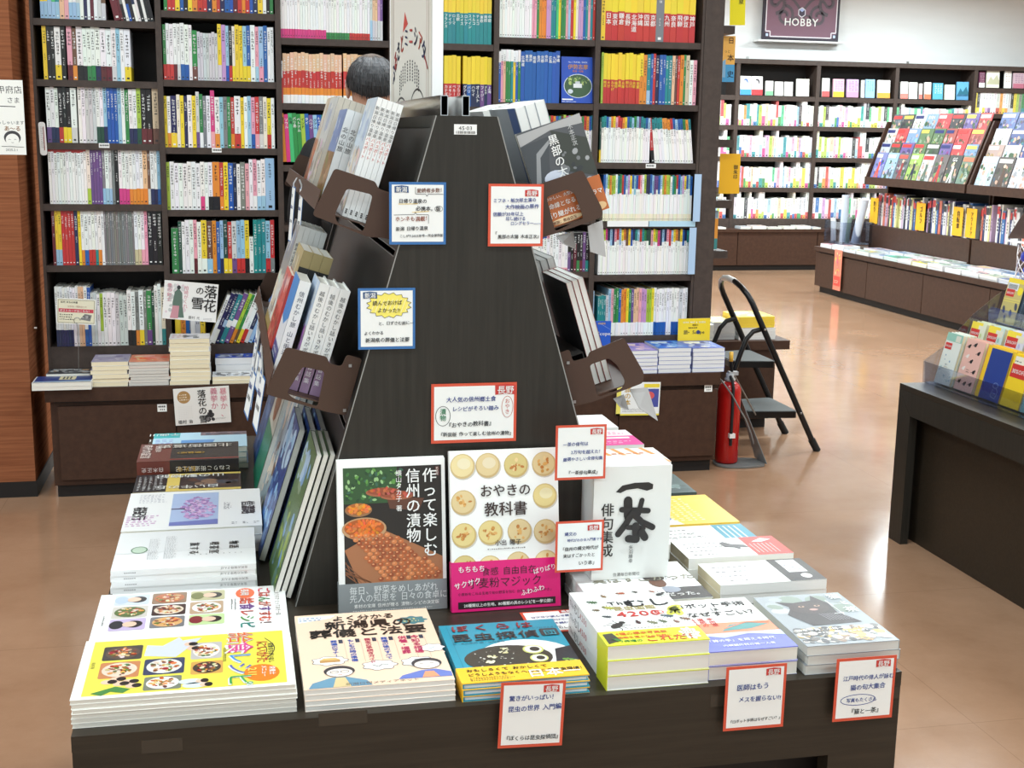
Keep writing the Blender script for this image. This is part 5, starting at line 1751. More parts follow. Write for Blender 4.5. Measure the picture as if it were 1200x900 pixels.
def robot_art(mb, fr, w, h):
    mb.rect(fr, 0, 0, w, h, (246, 246, 244), 0.0002)
    mb.text(fr, 'ロボット手術', w * 0.04, h * 0.84, 0.0185, (38, 38, 40), 0.0006, bold=True)
    mb.text(fr, 'は', w * 0.45, h * 0.76, 0.0135, (38, 38, 40), 0.0006, bold=True)
    mb.text(fr, 'なぜすごい？', w * 0.12, h * 0.66, 0.0185, (38, 38, 40), 0.0006, bold=True)
    mb.rect(fr, 0, h * 0.33, w, h * 0.52, (238, 144, 110), 0.0004)
    for k, st in enumerate(('最前線', '医師の', '手術室')):
        mb.text(fr, st, w * (0.12 + k * 0.11), h * 0.62, 0.0105, (206, 70, 60), 0.0007, vert=True, bold=True)
    mb.poly(fr, [(w * 0.35, h * 0.36), (w * 0.5, h * 0.47), (w * 0.7, h * 0.5), (w * 0.95, h * 0.45), (w * 0.7, h * 0.38)], (80, 150, 150), 0.0006)
    mb.line(fr, [(w * 0.4, h * 0.4), (w * 0.7, h * 0.5), (w * 0.98, h * 0.48)], 0.0025, (220, 120, 90), 0.0008)


def robot_band(mb, fr, w, h, t):
    mb.poly(fr, [(0, h), (w, h), (w, h * 0.7), (w * 0.6, h * 0.9), (w * 0.3, h * 0.72)], (190, 200, 240), 0.0003)
    mb.text(fr, '「神の手」を超える時代', w * 0.06, h * 0.5, 0.0095, WHITE, 0.0005, bold=True, sx=0.95)
    mb.text(fr, '内視鏡外科の第一人者', w * 0.2, h * 0.22, 0.0075, WHITE, 0.0005, bold=True)


stack(2, pile('robot surgery paperback with a violet band at the front edge', 2), 'book', 'robot surgery paperbacks on the front table', 0.600, 0.726, 1.499, 1.688, TZ, 0.7785, art=robot_art, spine='l', band=(0, 0.31, (116, 124, 208), robot_band))


def cat_art(mb, fr, w, h):
    mb.rect(fr, 0, 0, w, h, (158, 166, 172), 0.0002)
    dots(mb, fr, 0, h * 0.55, w, h, 22, [(170, 178, 182), (146, 156, 162), (186, 192, 194), (136, 150, 140)], 0.008, 0.02, 0.0003, 3)
    mb.poly(fr, [(w * 0.3, h * 0.36), (w * 0.16, h * 0.6), (w * 0.28, h * 0.74), (w * 0.17, h * 0.87), (w * 0.36, h * 0.83), (w * 0.58, h * 0.86), (w * 0.64, h * 0.96), (w * 0.74, h * 0.78), (w * 0.72, h * 0.6), (w * 0.86, h * 0.38)], (58, 54, 58), 0.0006)
    mb.disc(fr, w * 0.47, h * 0.71, w * 0.22, h * 0.12, (70, 62, 64), 0.0008, 18)
    for e in (0.40, 0.58):
        mb.disc(fr, w * e, h * 0.74, w * 0.035, h * 0.016, (206, 176, 150), 0.0010, 12)
        mb.disc(fr, w * e, h * 0.74, w * 0.015, h * 0.012, (30, 28, 30), 0.0012, 10)
    mb.disc(fr, w * 0.5, h * 0.67, w * 0.05, h * 0.02, (196, 160, 150), 0.0010, 12)
    for k in range(8):
        mb.line(fr, [(w * (0.5 + k * 0.03), h * 0.58), (w * (0.55 + k * 0.035), h * 0.44)], 0.0006, (190, 190, 194), 0.0010)
    mb.text(fr, '猫', w * 0.80, h * 0.86, 0.021, (244, 246, 246), 0.0012, bold=True)
    mb.text(fr, 'と', w * 0.86, h * 0.74, 0.014, (244, 246, 246), 0.0012, bold=True)
    mb.text(fr, '一', w * 0.72, h * 0.60, 0.016, (244, 246, 246), 0.0012, vert=True, bold=True)
    mb.text(fr, '茶', w * 0.82, h * 0.58, 0.021, (244, 246, 246), 0.0012, bold=True)
    mb.line(fr, [(w * 0.74, h * 0.84), (w * 0.76, h * 0.52)], 0.0012, (236, 238, 240), 0.0012)
    dots(mb, fr, 0, h * 0.02, w, h * 0.34, 170, [(120, 120, 118), (200, 196, 190), (226, 224, 220), (150, 130, 116), (90, 92, 96), (210, 180, 120)], 0.003, 0.009, 0.0007, 9)
    mb.text(fr, '岡本一男・小林一茶 写真館', w * 0.05, h * 0.26, 0.009, (240, 240, 240), 0.0012, bold=True)
    scribble(mb, fr, w * 0.05, h * 0.2, w * 0.9, h * 0.24, 1, (236, 236, 236), 0.0012, 5)


stack(3, pile('grey black-cat photo book at the near right table corner', 3), 'book', 'cat photo books on the front table', 0.735, 0.870, 1.490, 1.676, TZ, 0.7815, art=cat_art, spine='r', page=(214, 216, 210), col=(150, 158, 164), jitter=0.003)


def stroke_cover(bg, bandc, bird, seed):
    def f(mb, fr, w, h):
        # cover top towards -x: draw in table axes
        g = Fr(fr.pt(0, h), -fr.v, fr.u)
        W, H = h, w
        mb.rect(g, 0, 0, W, H, bg, 0.0002)
        rnd = random.Random(seed)
        for k in range(4):
            scribble(mb, g, W * 0.08, H * (0.12 + k * 0.2), W * rnd.uniform(0.35, 0.5), H * (0.22 + k * 0.2), 1, (120, 120, 120), 0.0004, seed + k)
        mb.rect(g, W * 0.66, 0, W, H, bandc, 0.0004)
        if bird == 1:
            mb.poly(g, [(W * 0.42, H * 0.72), (W * 0.47, H * 0.8), (W * 0.52, H * 0.66), (W * 0.64, H * 0.58), (W * 0.66, H * 0.42), (W * 0.58, H * 0.46), (W * 0.56, H * 0.34), (W * 0.52, H * 0.46), (W * 0.44, H * 0.5)], (84, 82, 84), 0.0006)
            for k in range(6):
                mb.line(g, [(W * (0.70 + k * 0.04), H * 0.12), (W * (0.70 + k * 0.04), H * 0.62)], 0.0012, (250, 220, 214), 0.0006)
            mb.poly(g, [(W * 0.74, H * 0.72), (W * 0.86, H * 0.9), (W * 0.95, H * 0.82), (W * 0.84, H * 0.7)], WHITE, 0.0006)
        elif bird == 2:
            mb.rect(g, W * 0.74, H * 0.38, W * 0.92, H * 0.94, (232, 234, 236), 0.0006)
            mb.disc(g, W * 0.74, H * 0.22, W * 0.06, H * 0.16, (40, 38, 40), 0.0007, 16)
            mb.disc(g, W * 0.86, H * 0.2, W * 0.05, H * 0.1, WHITE, 0.0007, 14)
            scribble(mb, g, W * 0.76, H * 0.45, W * 0.9, H * 0.85, 4, (150, 154, 160), 0.0008, 6)
            for k in range(4):
                mb.ring(g, W * 0.5, H * (0.3 + k * 0.14), W * 0.05, H * 0.06, 0.0006, (180, 180, 180), 0.0006, 12)
        else:
            for k in range(4):
                mb.line(g, [(W * (0.72 + k * 0.06), H * 0.1), (W * (0.72 + k * 0.06), H * 0.9)], 0.003, (206, 230, 238), 0.0006)
            for k in range(5):
                mb.ring(g, W * (0.14 + 0.1 * k), H * (0.3 + 0.12 * (k % 3)), W * 0.025, H * 0.05, 0.0008, (120, 120, 120), 0.0006, 12)
    return f


stack(2, pile('cream-edged paperback with a black cover foot on the right table side', 2), 'book', 'paperbacks along the right table side', 0.716, 0.892, 1.757, 1.858, TZ, 0.7725, up='-x', art=stroke_cover((244, 245, 243), (52, 50, 50), 2, 3), spine='l', page=PAGE2)
stack(2, pile('paperback with a red foot and grey bird on the right table side', 2), 'book', 'paperbacks along the right table side', 0.706, 0.888, 1.872, 1.964, TZ, 0.777, up='-x', art=stroke_cover((244, 245, 243), (222, 58, 50), 1, 13), spine='l', page=PAGE2)
stack(2, pile('white paperback with a teal cover foot on the right table side', 2), 'book', 'paperbacks along the right table side', 0.706, 0.876, 1.978, 2.072, TZ, 0.766, up='-x', art=stroke_cover((242, 244, 242), (44, 146, 172), 0, 23), spine='l', page=(240, 238, 230))


def yellow_cover(mb, fr, w, h):
    g = Fr(fr.pt(0, h), -fr.v, fr.u)
    W, H = h, w
    mb.rect(g, 0, 0, W, H, (252, 210, 70), 0.0002)
    mb.poly(g, [(0, 0), (W * 0.28, 0), (W * 0.1, H * 0.4), (0, H * 0.5)], WHITE, 0.0004)
    mb.disc(g, W * 0.12, H * 0.22, W * 0.07, H * 0.08, (70, 120, 190), 0.0006, 14)
    for k in range(5):
        scribble(mb, g, W * (0.2 + k * 0.09), H * 0.1, W * (0.26 + k * 0.09), H * 0.9, 12, (255, 244, 200), 0.0005, 40 + k)


def forest_cover(mb, fr, w, h):
    mb.rect(fr, 0, 0, w, h, (74, 96, 96), 0.0002)
    dots(mb, fr, 0, 0, w, h, 60, [(60, 80, 82), (110, 134, 132), (150, 170, 168), (50, 66, 66)], 0.004, 0.016, 0.0004, 6)


def orange_cover(mb, fr, w, h):
    g = Fr(fr.pt(0, h), -fr.v, fr.u)
    W, H = h, w
    mb.rect(g, 0, 0, W, H, (252, 246, 240), 0.0002)
    for k in range(4):
        mb.line(g, [(W * (0.05 + k * 0.24), H), (W * (0.25 + k * 0.24), 0)], W * 0.07, (246, 168, 90), 0.0004)
    scribble(mb, g, W * 0.2, H * 0.3, W * 0.8, H * 0.7, 3, (220, 120, 50), 0.0006, 5)


def pink_cover(mb, fr, w, h):
    g = Fr(fr.pt(0, h), -fr.v, fr.u)
    W, H = h, w
    mb.rect(g, 0, 0, W, H * 0.6, (240, 80, 166), 0.0003)
    mb.rect(g, 0, H * 0.6, W, H, (248, 236, 240), 0.0003)
    mb.rect(g, W * 0.2, H * 0.42, W * 0.9, H * 0.52, WHITE, 0.0005)
    scribble(mb, g, W * 0.1, H * 0.7, W * 0.9, H * 0.9, 2, (240, 120, 180), 0.0005, 5)
    scribble(mb, g, W * 0.1, H * 0.1, W * 0.9, H * 0.3, 2, (252, 214, 232), 0.0005, 6)


stack(2, pile('yellow booklet on the right table side', 2), 'book', GT, 0.735, 0.880, 2.084, 2.262, TZ, 0.766, up='-x', art=yellow_cover, spine='l', col=(250, 214, 90))
stack(2, pile('dark green-grey photo book on the right table side', 2), 'book', GT, 0.715, 0.868, 2.275, 2.412, TZ, 0.768, up='-x', art=forest_cover, spine='l', col=(70, 84, 84))
stack(4, pile('white book with orange streaks on the far right of the table', 4), 'book', GT, 0.740, 0.872, 2.440, 2.560, TZ, 0.787, up='-x', art=orange_cover, spine='l', col=(250, 244, 238))
stack(4, pile('magenta and white book on the far right of the table', 4), 'book', GT, 0.725, 0.862, 2.590, 2.730, TZ, 0.787, up='-x', art=pink_cover, spine='l')
stack(3, pile('white book at the far right corner of the table', 3), 'book', GT, 0.710, 0.850, 2.745, 2.880, TZ, 0.79, up='-x', art=None, spine='l')
stack(1, pile('blue picture book between the rack foot and the magenta book', 1), 'book', GT, 0.600, 0.705, 2.62, 2.80, TZ, 0.80, up='-x', art=lake_art, spine='l', col=(70, 110, 200))


# standing books against the rack front
def pickle_art(mb, fr, w, h):
    a0, a1, b0, b1 = w * 0.055, w * 0.965, h * 0.2, h * 0.955
    mb.rect(fr, a0, b0, a1, b1, (40, 34, 28), 0.0003)
    rnd = random.Random(11)
    mb.rect(fr, a0, h * 0.72, w * 0.55, b1, (52, 84, 48), 0.0004)
    for _ in range(90):
        x, y = rnd.uniform(a0 + .004, w * 0.6), rnd.uniform(h * 0.74, b1 - 0.004)
        mb.disc(fr, x, y, 0.0035, 0.002, rnd.choice([(70, 120, 60), (96, 150, 70), (40, 70, 44), (150, 190, 130), (60, 100, 80)]), 0.0005 + rnd.random() * .0002, 7, rnd.uniform(0, 3))
    def basket(cx, cy, rx, ry, rim, fill, n):
        mb.disc(fr, w * cx, h * cy, w * rx, h * ry, rim, 0.0008, 26)
        mb.disc(fr, w * cx, h * (cy + 0.006), w * rx * 0.9, h * ry * 0.8, mixc(fill, (60, 30, 20), 0.3), 0.0009, 26)
        for _ in range(n):
            t, r = rnd.uniform(0, 6.28), math.sqrt(rnd.random()) * 0.8
            mb.disc(fr, w * (cx + rx * r * math.cos(t)), h * (cy + 0.006 + ry * 0.9 * r * math.sin(t)), w * 0.018, h * 0.009, vary(fill, 22), 0.0010 + rnd.random() * .0003, 8, t)
    basket(0.42, 0.79, 0.16, 0.03, (166, 100, 70), (186, 96, 66), 12)
    basket(0.55, 0.765, 0.16, 0.03, (166, 100, 70), (186, 96, 66), 12)
    mb.poly(fr, [(w * 0.45, h * 0.76), (w * 0.8, h * 0.74), (w * 0.75, h * 0.66), (w * 0.48, h * 0.68)], (96, 60, 44), 0.0007)
    basket(0.19, 0.68, 0.125, 0.045, (150, 110, 76), (226, 130, 54), 44)
    basket(0.24, 0.555, 0.205, 0.075, (190, 150, 110), (222, 116, 48), 100)
    mb.poly(fr, [(a0, h * 0.42), (w * 0.4, h * 0.55), (a1, h * 0.35), (a1, b0), (w * 0.18, b0)], (166, 110, 74), 0.0006)
    for _ in range(8):
        mb.line(fr, [(a0 + 0.001, h * rnd.uniform(0.25, 0.4)), (w * rnd.uniform(0.12, 0.3), b0 + 0.001)], 0.0014, (140, 90, 60), 0.0008)
    for r in range(13):
        for c in range(13):
            x = 0.13 + c * 0.064 + (0.03 if r % 2 else 0)
            y = 0.51 - r * 0.024
            lo, hi = 0.12 + r * 0.022, 0.50 + r * 0.045
            if lo < x < min(hi, 0.95) and y > 0.215:
                mb.disc(fr, w * x, h * y, w * 0.026, h * 0.0145, rnd.choice([(196, 110, 62), (180, 92, 50), (214, 132, 80), (160, 80, 46)]), 0.0010 + rnd.random() * .0003, 10)
                mb.disc(fr, w * (x - 0.006), h * (y + 0.004), w * 0.011, h * 0.005, (226, 160, 112), 0.0014, 7)
    mb.text(fr, '作って楽しむ', w * 0.85, h * 0.935, 0.0225, WHITE, 0.0018, vert=True, bold=True)
    mb.text(fr, '信州の漬物', w * 0.695, h * 0.935, 0.0225, WHITE, 0.0018, vert=True, bold=True)
    mb.text(fr, '横山タカ子 著', w * 0.565, h * 0.93, 0.0096, WHITE, 0.0018, vert=True)
    rrect(mb, fr, w * 0.905, h * 0.885, w * 0.945, h * 0.945, 0.0006, (80, 26, 26), 0.0016)
    mb.text(fr, '新装版', w * 0.925, h * 0.943, 0.0042, (230, 220, 210), 0.0020, vert=True)


def pickle_band(mb, fr, w, h, t):
    mb.text(fr, '毎日、野菜をめしあがれ', w * 0.09, h * 0.66, 0.0132, (226, 230, 230), 0.0004, sx=0.92)
    mb.text(fr, '先人の知恵を 日々の食卓に', w * 0.09, h * 0.40, 0.0132, (226, 230, 230), 0.0004, sx=0.90)
    mb.text(fr, '素材の宝庫 信州が贈る 漬物レシピの決定版', w * 0.13, h * 0.20, 0.0066, WHITE, 0.0004, bold=True, sx=0.98)
    scribble(mb, fr, w * 0.12, h * 0.06, w * 0.95, h * 0.14, 1, (206, 210, 210), 0.0004, 5)


def face_out(label, x0, x1, yb, zt, yt, t, n, art, band, col=WHITE, tilt=0.0):
    """Books leaning back against the rack front, foremost copy first."""
    V = Vector((tilt, yt - yb, zt - TZ))
    h = V.length
    V.normalize()
    U = Vector((1, 0.02, 0))
    U = (U - V * U.dot(V)).normalized()
    N = U.cross(V)
    O = Vector((x0, yb, TZ + 0.0012)) - N * t
    top = book(label if n == 1 else label + ', foremost copy', 'book', 'books leaning against the rack front', O, U, V, x1 - x0, h, t - 0.0004, col, PAGE, 'l', art, None, band)
    for k in range(1, n):
        d = -N * t * k
        d = d + V * (0.0018 * k)
        dup(top, d, '%s, %s copy behind the foremost' % (label, ordinal(k)))


face_out('pickle cookbook with a grey band leaning on the rack front', 0.139, 0.301, 1.812, 0.967, 1.845, 0.0065, 2, pickle_art, (0, 0.2, (136, 142, 144), pickle_band))


def bun(mb, fr, a, b, r, seed):
    rnd = random.Random(seed)
    base = rnd.choice([(226, 206, 140), (222, 200, 150), (214, 196, 130), (232, 214, 160)])
    mb.disc(fr, a + r * 0.06, b - r * 0.1, r * 1.04, r * 1.0, (206, 200, 190), 0.0003, 20)
    mb.disc(fr, a, b, r, r, mixc(base, (170, 130, 70), 0.35), 0.0005, 22)
    mb.disc(fr, a - r * 0.03, b + r * 0.05, r * 0.9, r * 0.88, base, 0.0007, 22)
    k = rnd.random()
    if k < 0.6:
        for _ in range(14):
            t, q = rnd.uniform(0, 6.28), rnd.uniform(0, 0.62)
            mb.disc(fr, a + r * q * math.cos(t), b + r * q * math.sin(t), r * rnd.uniform(0.08, 0.2), r * rnd.uniform(0.06, 0.16), rnd.choice([(206, 150, 76), (190, 124, 60), (222, 172, 100), (232, 206, 150)]), 0.0009 + rnd.random() * .0002, 9, t)
    else:
        mb.disc(fr, a + r * 0.1, b + r * 0.2, r * 0.55, r * 0.45, mixc(base, WHITE, 0.35), 0.0009, 16)


def oyaki_art(mb, fr, w, h):
    mb.rect(fr, 0, 0, w, h, (242, 243, 240), 0.0002)
    for i, (a, b) in enumerate(((0.09, 0.905), (0.35, 0.905), (0.61, 0.90), (0.87, 0.90), (0.09, 0.68), (0.88, 0.70), (0.09, 0.475), (0.36, 0.485), (0.63, 0.485), (0.88, 0.475), (0.1, 0.275), (0.35, 0.265), (0.61, 0.28), (0.88, 0.28))):
        r = w * 0.112
        cx = max(w * a, r * 1.06)
        bun(mb, fr, min(cx, w - r * 1.14), h * b, r, 50 + i)
    mb.text(fr, 'おやきの', w * 0.505, h * 0.715, 0.0200, (60, 44, 38), 0.0016, bold=True, align='c')
    mb.text(fr, '教科書', w * 0.505, h * 0.595, 0.0225, (60, 44, 38), 0.0016, bold=True, align='c')
    mb.text(fr, '小出 陽子', w * 0.52, h * 0.405, 0.0092, (60, 50, 46), 0.0016, align='c', bold=True)
    scribble(mb, fr, w * 0.33, h * 0.375, w * 0.70, h * 0.39, 1, (120, 110, 104), 0.0016, 6)


def oyaki_band(mb, fr, w, h, t):
    mb.text(fr, 'もちもち', w * 0.05, h * 0.80, 0.0105, WHITE, 0.0006, bold=True, slant=0.1)
    mb.text(fr, '食感 自由自在', w * 0.27, h * 0.72, 0.0132, (56, 20, 40), 0.0005)
    mb.text(fr, '小麦粉マジック', w * 0.14, h * 0.48, 0.0165, (56, 20, 40), 0.0005)
    mb.text(fr.sub(w * 0.02, h * 0.46, 0.2), 'サクサク', 0, 0, 0.0105, WHITE, 0.0007, bold=True)
    mb.text(fr.sub(w * 0.75, h * 0.68, 0.2), 'ぱりぱり', 0, 0, 0.0092, WHITE, 0.0007, bold=True)
    mb.text(fr.sub(w * 0.63, h * 0.26, 0.2), 'ふわふわ', 0, 0, 0.0095, WHITE, 0.0007, bold=True)
    mb.text(fr, '小麦粉をこねる生地で旬の野菜を包む 信州の郷土食「おやき」', w * 0.05, h * 0.33, 0.0052, (70, 20, 50), 0.0005)
    mb.rect(fr, w * 0.05, h * 0.06, w * 0.95, h * 0.20, (40, 22, 30), 0.0004)
    mb.text(fr, '20種類以上の生地、80種類の具のレシピを一挙公開!!', w * 0.10, h * 0.095, 0.0058, WHITE, 0.0006, bold=True)


face_out('cookbook with rows of round buns and a hot pink band leaning on the rack', 0.306, 0.474, 1.794, 0.978, 1.838, 0.011, 1, oyaki_art, (0, 0.31, (220, 26, 118), oyaki_band), (246, 246, 244))


def haiku_art(mb, fr, w, h):
    mb.rect(fr, 0, 0, w, h, (232, 234, 230), 0.0003)
    k = (44, 44, 42)
    # brushed characters
    pts = [(0.28, 0.70), (0.36, 0.755), (0.52, 0.775), (0.70, 0.775), (0.76, 0.755), (0.755, 0.715), (0.68, 0.70), (0.56, 0.725), (0.42, 0.715), (0.34, 0.69)]
    mb.poly(fr, [(w * a, h * (b + 0.08)) for a, b in pts], k, 0.0008)
    lz = 0.0008
    for seg, wd in (([(0.44, 0.66), (0.45, 0.52)], .014), ([(0.62, 0.66), (0.58, 0.54)], .008), ([(0.36, 0.585), (0.70, 0.565)], .009), ([(0.50, 0.55), (0.42, 0.46), (0.32, 0.37)], .010), ([(0.50, 0.55), (0.62, 0.47), (0.76, 0.42)], .010), ([(0.44, 0.43), (0.64, 0.415)], .008), ([(0.54, 0.44), (0.55, 0.32), (0.45, 0.33)], .012), ([(0.62, 0.38), (0.66, 0.335)], .012)):
        lz = lz + 0.0002
        for p, q in zip(seg, seg[1:]):
            lz = lz + 0.00012
            mb.line(fr, [(w * p[0], h * (p[1] + 0.04)), (w * q[0], h * (q[1] + 0.04))], wd, k, lz)
            for a, b in (p, q):
                lz = lz + 0.00012
                mb.disc(fr, w * a, h * (b + 0.04), wd / 2, wd / 2, k, lz, 10)
    mb.text(fr, '俳句集成', w * 0.18, h * 0.68, 0.0215, k, 0.0008, vert=True, bold=True, slant=0.1)
    mb.text(fr, '矢羽勝幸', w * 0.5, h * 0.30, 0.0072, (80, 80, 78), 0.0008, vert=True)
    mb.text(fr, '信濃毎日新聞社', w * 0.45, h * 0.03, 0.0062, (90, 90, 88), 0.0008, align='c')


root = thing('slipcase_book', 'thick pale slipcased book with brushed black title standing by the rack', 'book', (0.5205, 1.795, 0.7785))
m = MB()
m.box(0.5205, 0.6435, 1.795, 1.862, 0.7785, 0.957, (226, 228, 226))
haiku_art(m, Fr((0.5205, 1.795, 0.7785), (1, 0, 0), (0, 0, 1)), 0.123, 0.1785)
m.build('slipcase', 'gloss', root)
m = MB()
m.box(0.524, 0.640, 1.80, 1.8635, 0.7815, 0.954, (206, 206, 198))
m.build('book_spine', 'paper', root)


# ------------------------------------------------------------------ handwritten cards
RED_B, BLUE_B, PEN, BLK = (214, 84, 58), (56, 112, 174), (40, 62, 140), (34, 34, 38)


def flag(mb, fr, a, b, s, st, c):
    mb.poly(fr, [(a, b), (a + s * 1.25, b + s * 0.12), (a + s * 2.5, b), (a + s * 2.45, b + s * 1.15), (a + s * 1.25, b + s * 1.3), (a - s * 0.03, b + s * 1.15)], c, 0.0005)
    mb.text(fr, st, a + s * 0.2, b + s * 0.2, s * 1.02, WHITE, 0.0008, bold=True)


def card(label, o, u, v, w, h, border, lines, tag_, tag_pos, bold_b=0.045, extra=None, bub=None, group='handwritten shelf cards'):
    """lines: (text, x, y, size, colour) in fractions of the width / height."""
    fr = Fr(o, u, v)
    root = thing('shelf_card', label, 'card', fr.o, group)
    m = MB()
    m.obox(fr.o, fr.u, fr.v, fr.n, w, h, 0.0006, border)
    m.build('backing', 'paper', root)
    m = MB()
    g = Fr(fr.pt(0, 0, 0.0006), u, v)
    e = w * bold_b
    m.rect(g, e, e * 1.1, w - e, h - e, (240, 242, 240), 0.0002)
    if extra:
        extra(m, g, w, h)
    for st, x, y, sz, c in lines:
        n = sum(1.0 if ord(ch) > 0x2000 else 0.5 for ch in st)
        s_ = min(sz * w, (0.97 - x) * w / max(n, 1) / 0.98)
        m.text(g.sub(w * x, h * y, random.uniform(-0.01, 0.03)), st, 0, 0, s_, c, 0.0007, bold=True, slant=0.05, jig=0.06, track=0.98)
    flag(m, g, w * tag_pos[0], h * tag_pos[1], w * 0.098, tag_, (200, 62, 56) if border == RED_B else (52, 84, 130))
    m.build('handwriting', 'paper', root)
    return root


def burst(mb, g, w, h):
    pts = []
    for k in range(32):
        a = 2 * math.pi * k / 32
        r = 1.0 if k % 2 else 0.84
        pts.append((w * (0.54 + 0.40 * r * math.cos(a)), h * (0.72 + 0.21 * r * math.sin(a))))
    mb.poly(g, pts, (246, 232, 110), 0.0004)
    for k in range(9):
        x = 0.22 + k * 0.075
        mb.line(g, [(w * x, h * 0.60), (w * (x + 0.09), h * 0.82)], w * 0.008, (252, 248, 214), 0.0005)
    mb.line(g, pts + pts[:1], w * 0.008, (70, 66, 60), 0.0006)


def onsen(mb, g, w, h):
    mb.line(g, [(w * 0.46, h * 0.92), (w * 0.46, h * 0.81), (w * 0.64, h * 0.81), (w * 0.66, h * 0.775), (w * 0.68, h * 0.81), (w * 0.95, h * 0.81)], w * 0.008, (60, 60, 60), 0.0006)
    mb.line(g, [(w * 0.08, h * 0.475), (w * 0.44, h * 0.485), (w * 0.46, h * 0.52), (w * 0.48, h * 0.485), (w * 0.69, h * 0.48), (w * 0.69, h * 0.34)], w * 0.008, (60, 60, 60), 0.0006)
    for a0, b0, a1, b1 in ((0.16, 0.65, 0.5, 0.655), (0.4, 0.52, 0.7, 0.535)):
        mb.line(g, [(w * a0, h * b0), (w * a1, h * b1)], w * 0.01, (240, 206, 110), 0.0006)
    mb.ring(g, w * 0.87, h * 0.575, w * 0.07, h * 0.045, w * 0.006, (60, 60, 60), 0.0006)


def two_bubbles(mb, g, w, h):
    mb.ring(g, w * 0.135, h * 0.46, w * 0.085, h * 0.165, w * 0.006, (60, 70, 66), 0.0006)
    mb.ring(g, w * 0.89, h * 0.59, w * 0.066, h * 0.18, w * 0.006, (190, 110, 90), 0.0006)
    mb.text(g, '漬物', w * 0.135, h * 0.585, w * 0.075, (50, 130, 90), 0.0007, vert=True, bold=True)
    mb.text(g, 'おやき', w * 0.89, h * 0.73, w * 0.062, (196, 84, 70), 0.0007, vert=True)


def photo_bubble(mb, g, w, h):
    mb.ring(g, w * 0.40, h * 0.33, w * 0.29, h * 0.085, w * 0.01, PEN, 0.0006)


X, Z = (1, 0, 0), (0, 0, 1)
YC = AF - 0.0022
card('blue-framed hot spring card by the upper left pocket', (0.2195, YC, 1.287), X, Z, 0.083, 0.090, BLUE_B,
     [('愛読者多数！', 0.48, 0.835, 0.085, (120, 70, 50)), ('日帰り温泉の', 0.16, 0.665, 0.085, BLK), ('必携本。版', 0.46, 0.545, 0.09, BLK), ('ホンネも満載！', 0.10, 0.375, 0.09, (150, 76, 50)), ('新潟 日帰り温泉', 0.11, 0.225, 0.078, BLK), ('こしがた2025年号―完全保存版', 0.18, 0.115, 0.055, BLK)], '新潟', (0.095, 0.83), extra=onsen)
card('red-framed dam card between the upper right pocket and the panel', (0.3655, YC, 1.284), X, Z, 0.083, 0.0915, RED_B,
     [('ミフネ・裕次郎主演の', 0.08, 0.70, 0.08, PEN), ('大作映画の原作', 0.30, 0.60, 0.09, PEN), ('信頼が30年以上', 0.08, 0.49, 0.08, PEN), ('出し続ける', 0.31, 0.42, 0.075, PEN), ('ロングセラー――', 0.40, 0.345, 0.072, PEN), ('『', 0.09, 0.185, 0.07, BLK), ('黒部の太陽 木本正次』', 0.17, 0.13, 0.085, BLK)], '長野', (0.66, 0.80))
card('blue-framed card with a yellow burst on the rack front', (0.1735, YC, 1.133), X, Z, 0.084, 0.0905, BLUE_B,
     [('読んでおけば', 0.25, 0.72, 0.088, BLK), ('よかった!!', 0.33, 0.61, 0.09, BLK), ('と、口ずさむ前に―', 0.35, 0.40, 0.085, BLK), ('よくわかる', 0.10, 0.24, 0.07, BLK), ('新潟県の葬儀と法要', 0.12, 0.12, 0.088, BLK)], '新潟', (0.09, 0.83), extra=burst)
card('wide red-framed regional food card low on the rack front', (0.282, YC, 0.987), X, Z, 0.131, 0.0915, RED_B,
     [('大人気の信州郷土食', 0.17, 0.70, 0.066, PEN), ('レシピがそろい踏み', 0.24, 0.54, 0.062, PEN), ('『おやきの教科書』', 0.17, 0.27, 0.064, BLK), ('『新装版 作って楽しむ信州の漬物』', 0.08, 0.12, 0.058, BLK)], '長野', (0.745, 0.795), bold_b=0.033, extra=two_bubbles)
YK = 1.785
a = at_y(650, 563, YK)
b = at_y(709, 562, YK)
card('red-framed haiku card leaning on the slipcased book, upper of two', a, X, Z, (b - a).x, 0.0835, RED_B,
     [('一茶の俳句は', 0.14, 0.62, 0.085, PEN), ('2万句を超えた！', 0.30, 0.48, 0.085, PEN), ('厳選やさしい全俳句集', 0.15, 0.35, 0.08, PEN), ('『一茶俳句集成』', 0.22, 0.10, 0.085, BLK)], '長野', (0.68, 0.82))
a = at_y(653, 671, YK - 0.001)
b = at_y(706, 669, YK - 0.001)
card('red-framed prehistory card leaning on the slipcased book, lower of two', a - Vector((0.004, 0, 0)), X, Z, (b - a).x + 0.004, 0.080, RED_B,
     [('縄文の', 0.18, 0.72, 0.085, PEN), ('時代がわかる入門書です', 0.24, 0.60, 0.085, PEN), ('「信州の縄文時代が', 0.10, 0.42, 0.09, BLK), ('実はすごかったと', 0.16, 0.29, 0.085, BLK), ('いう本」', 0.48, 0.14, 0.10, BLK)], '長野', (0.66, 0.80))
YF_ = TY0 - 0.012
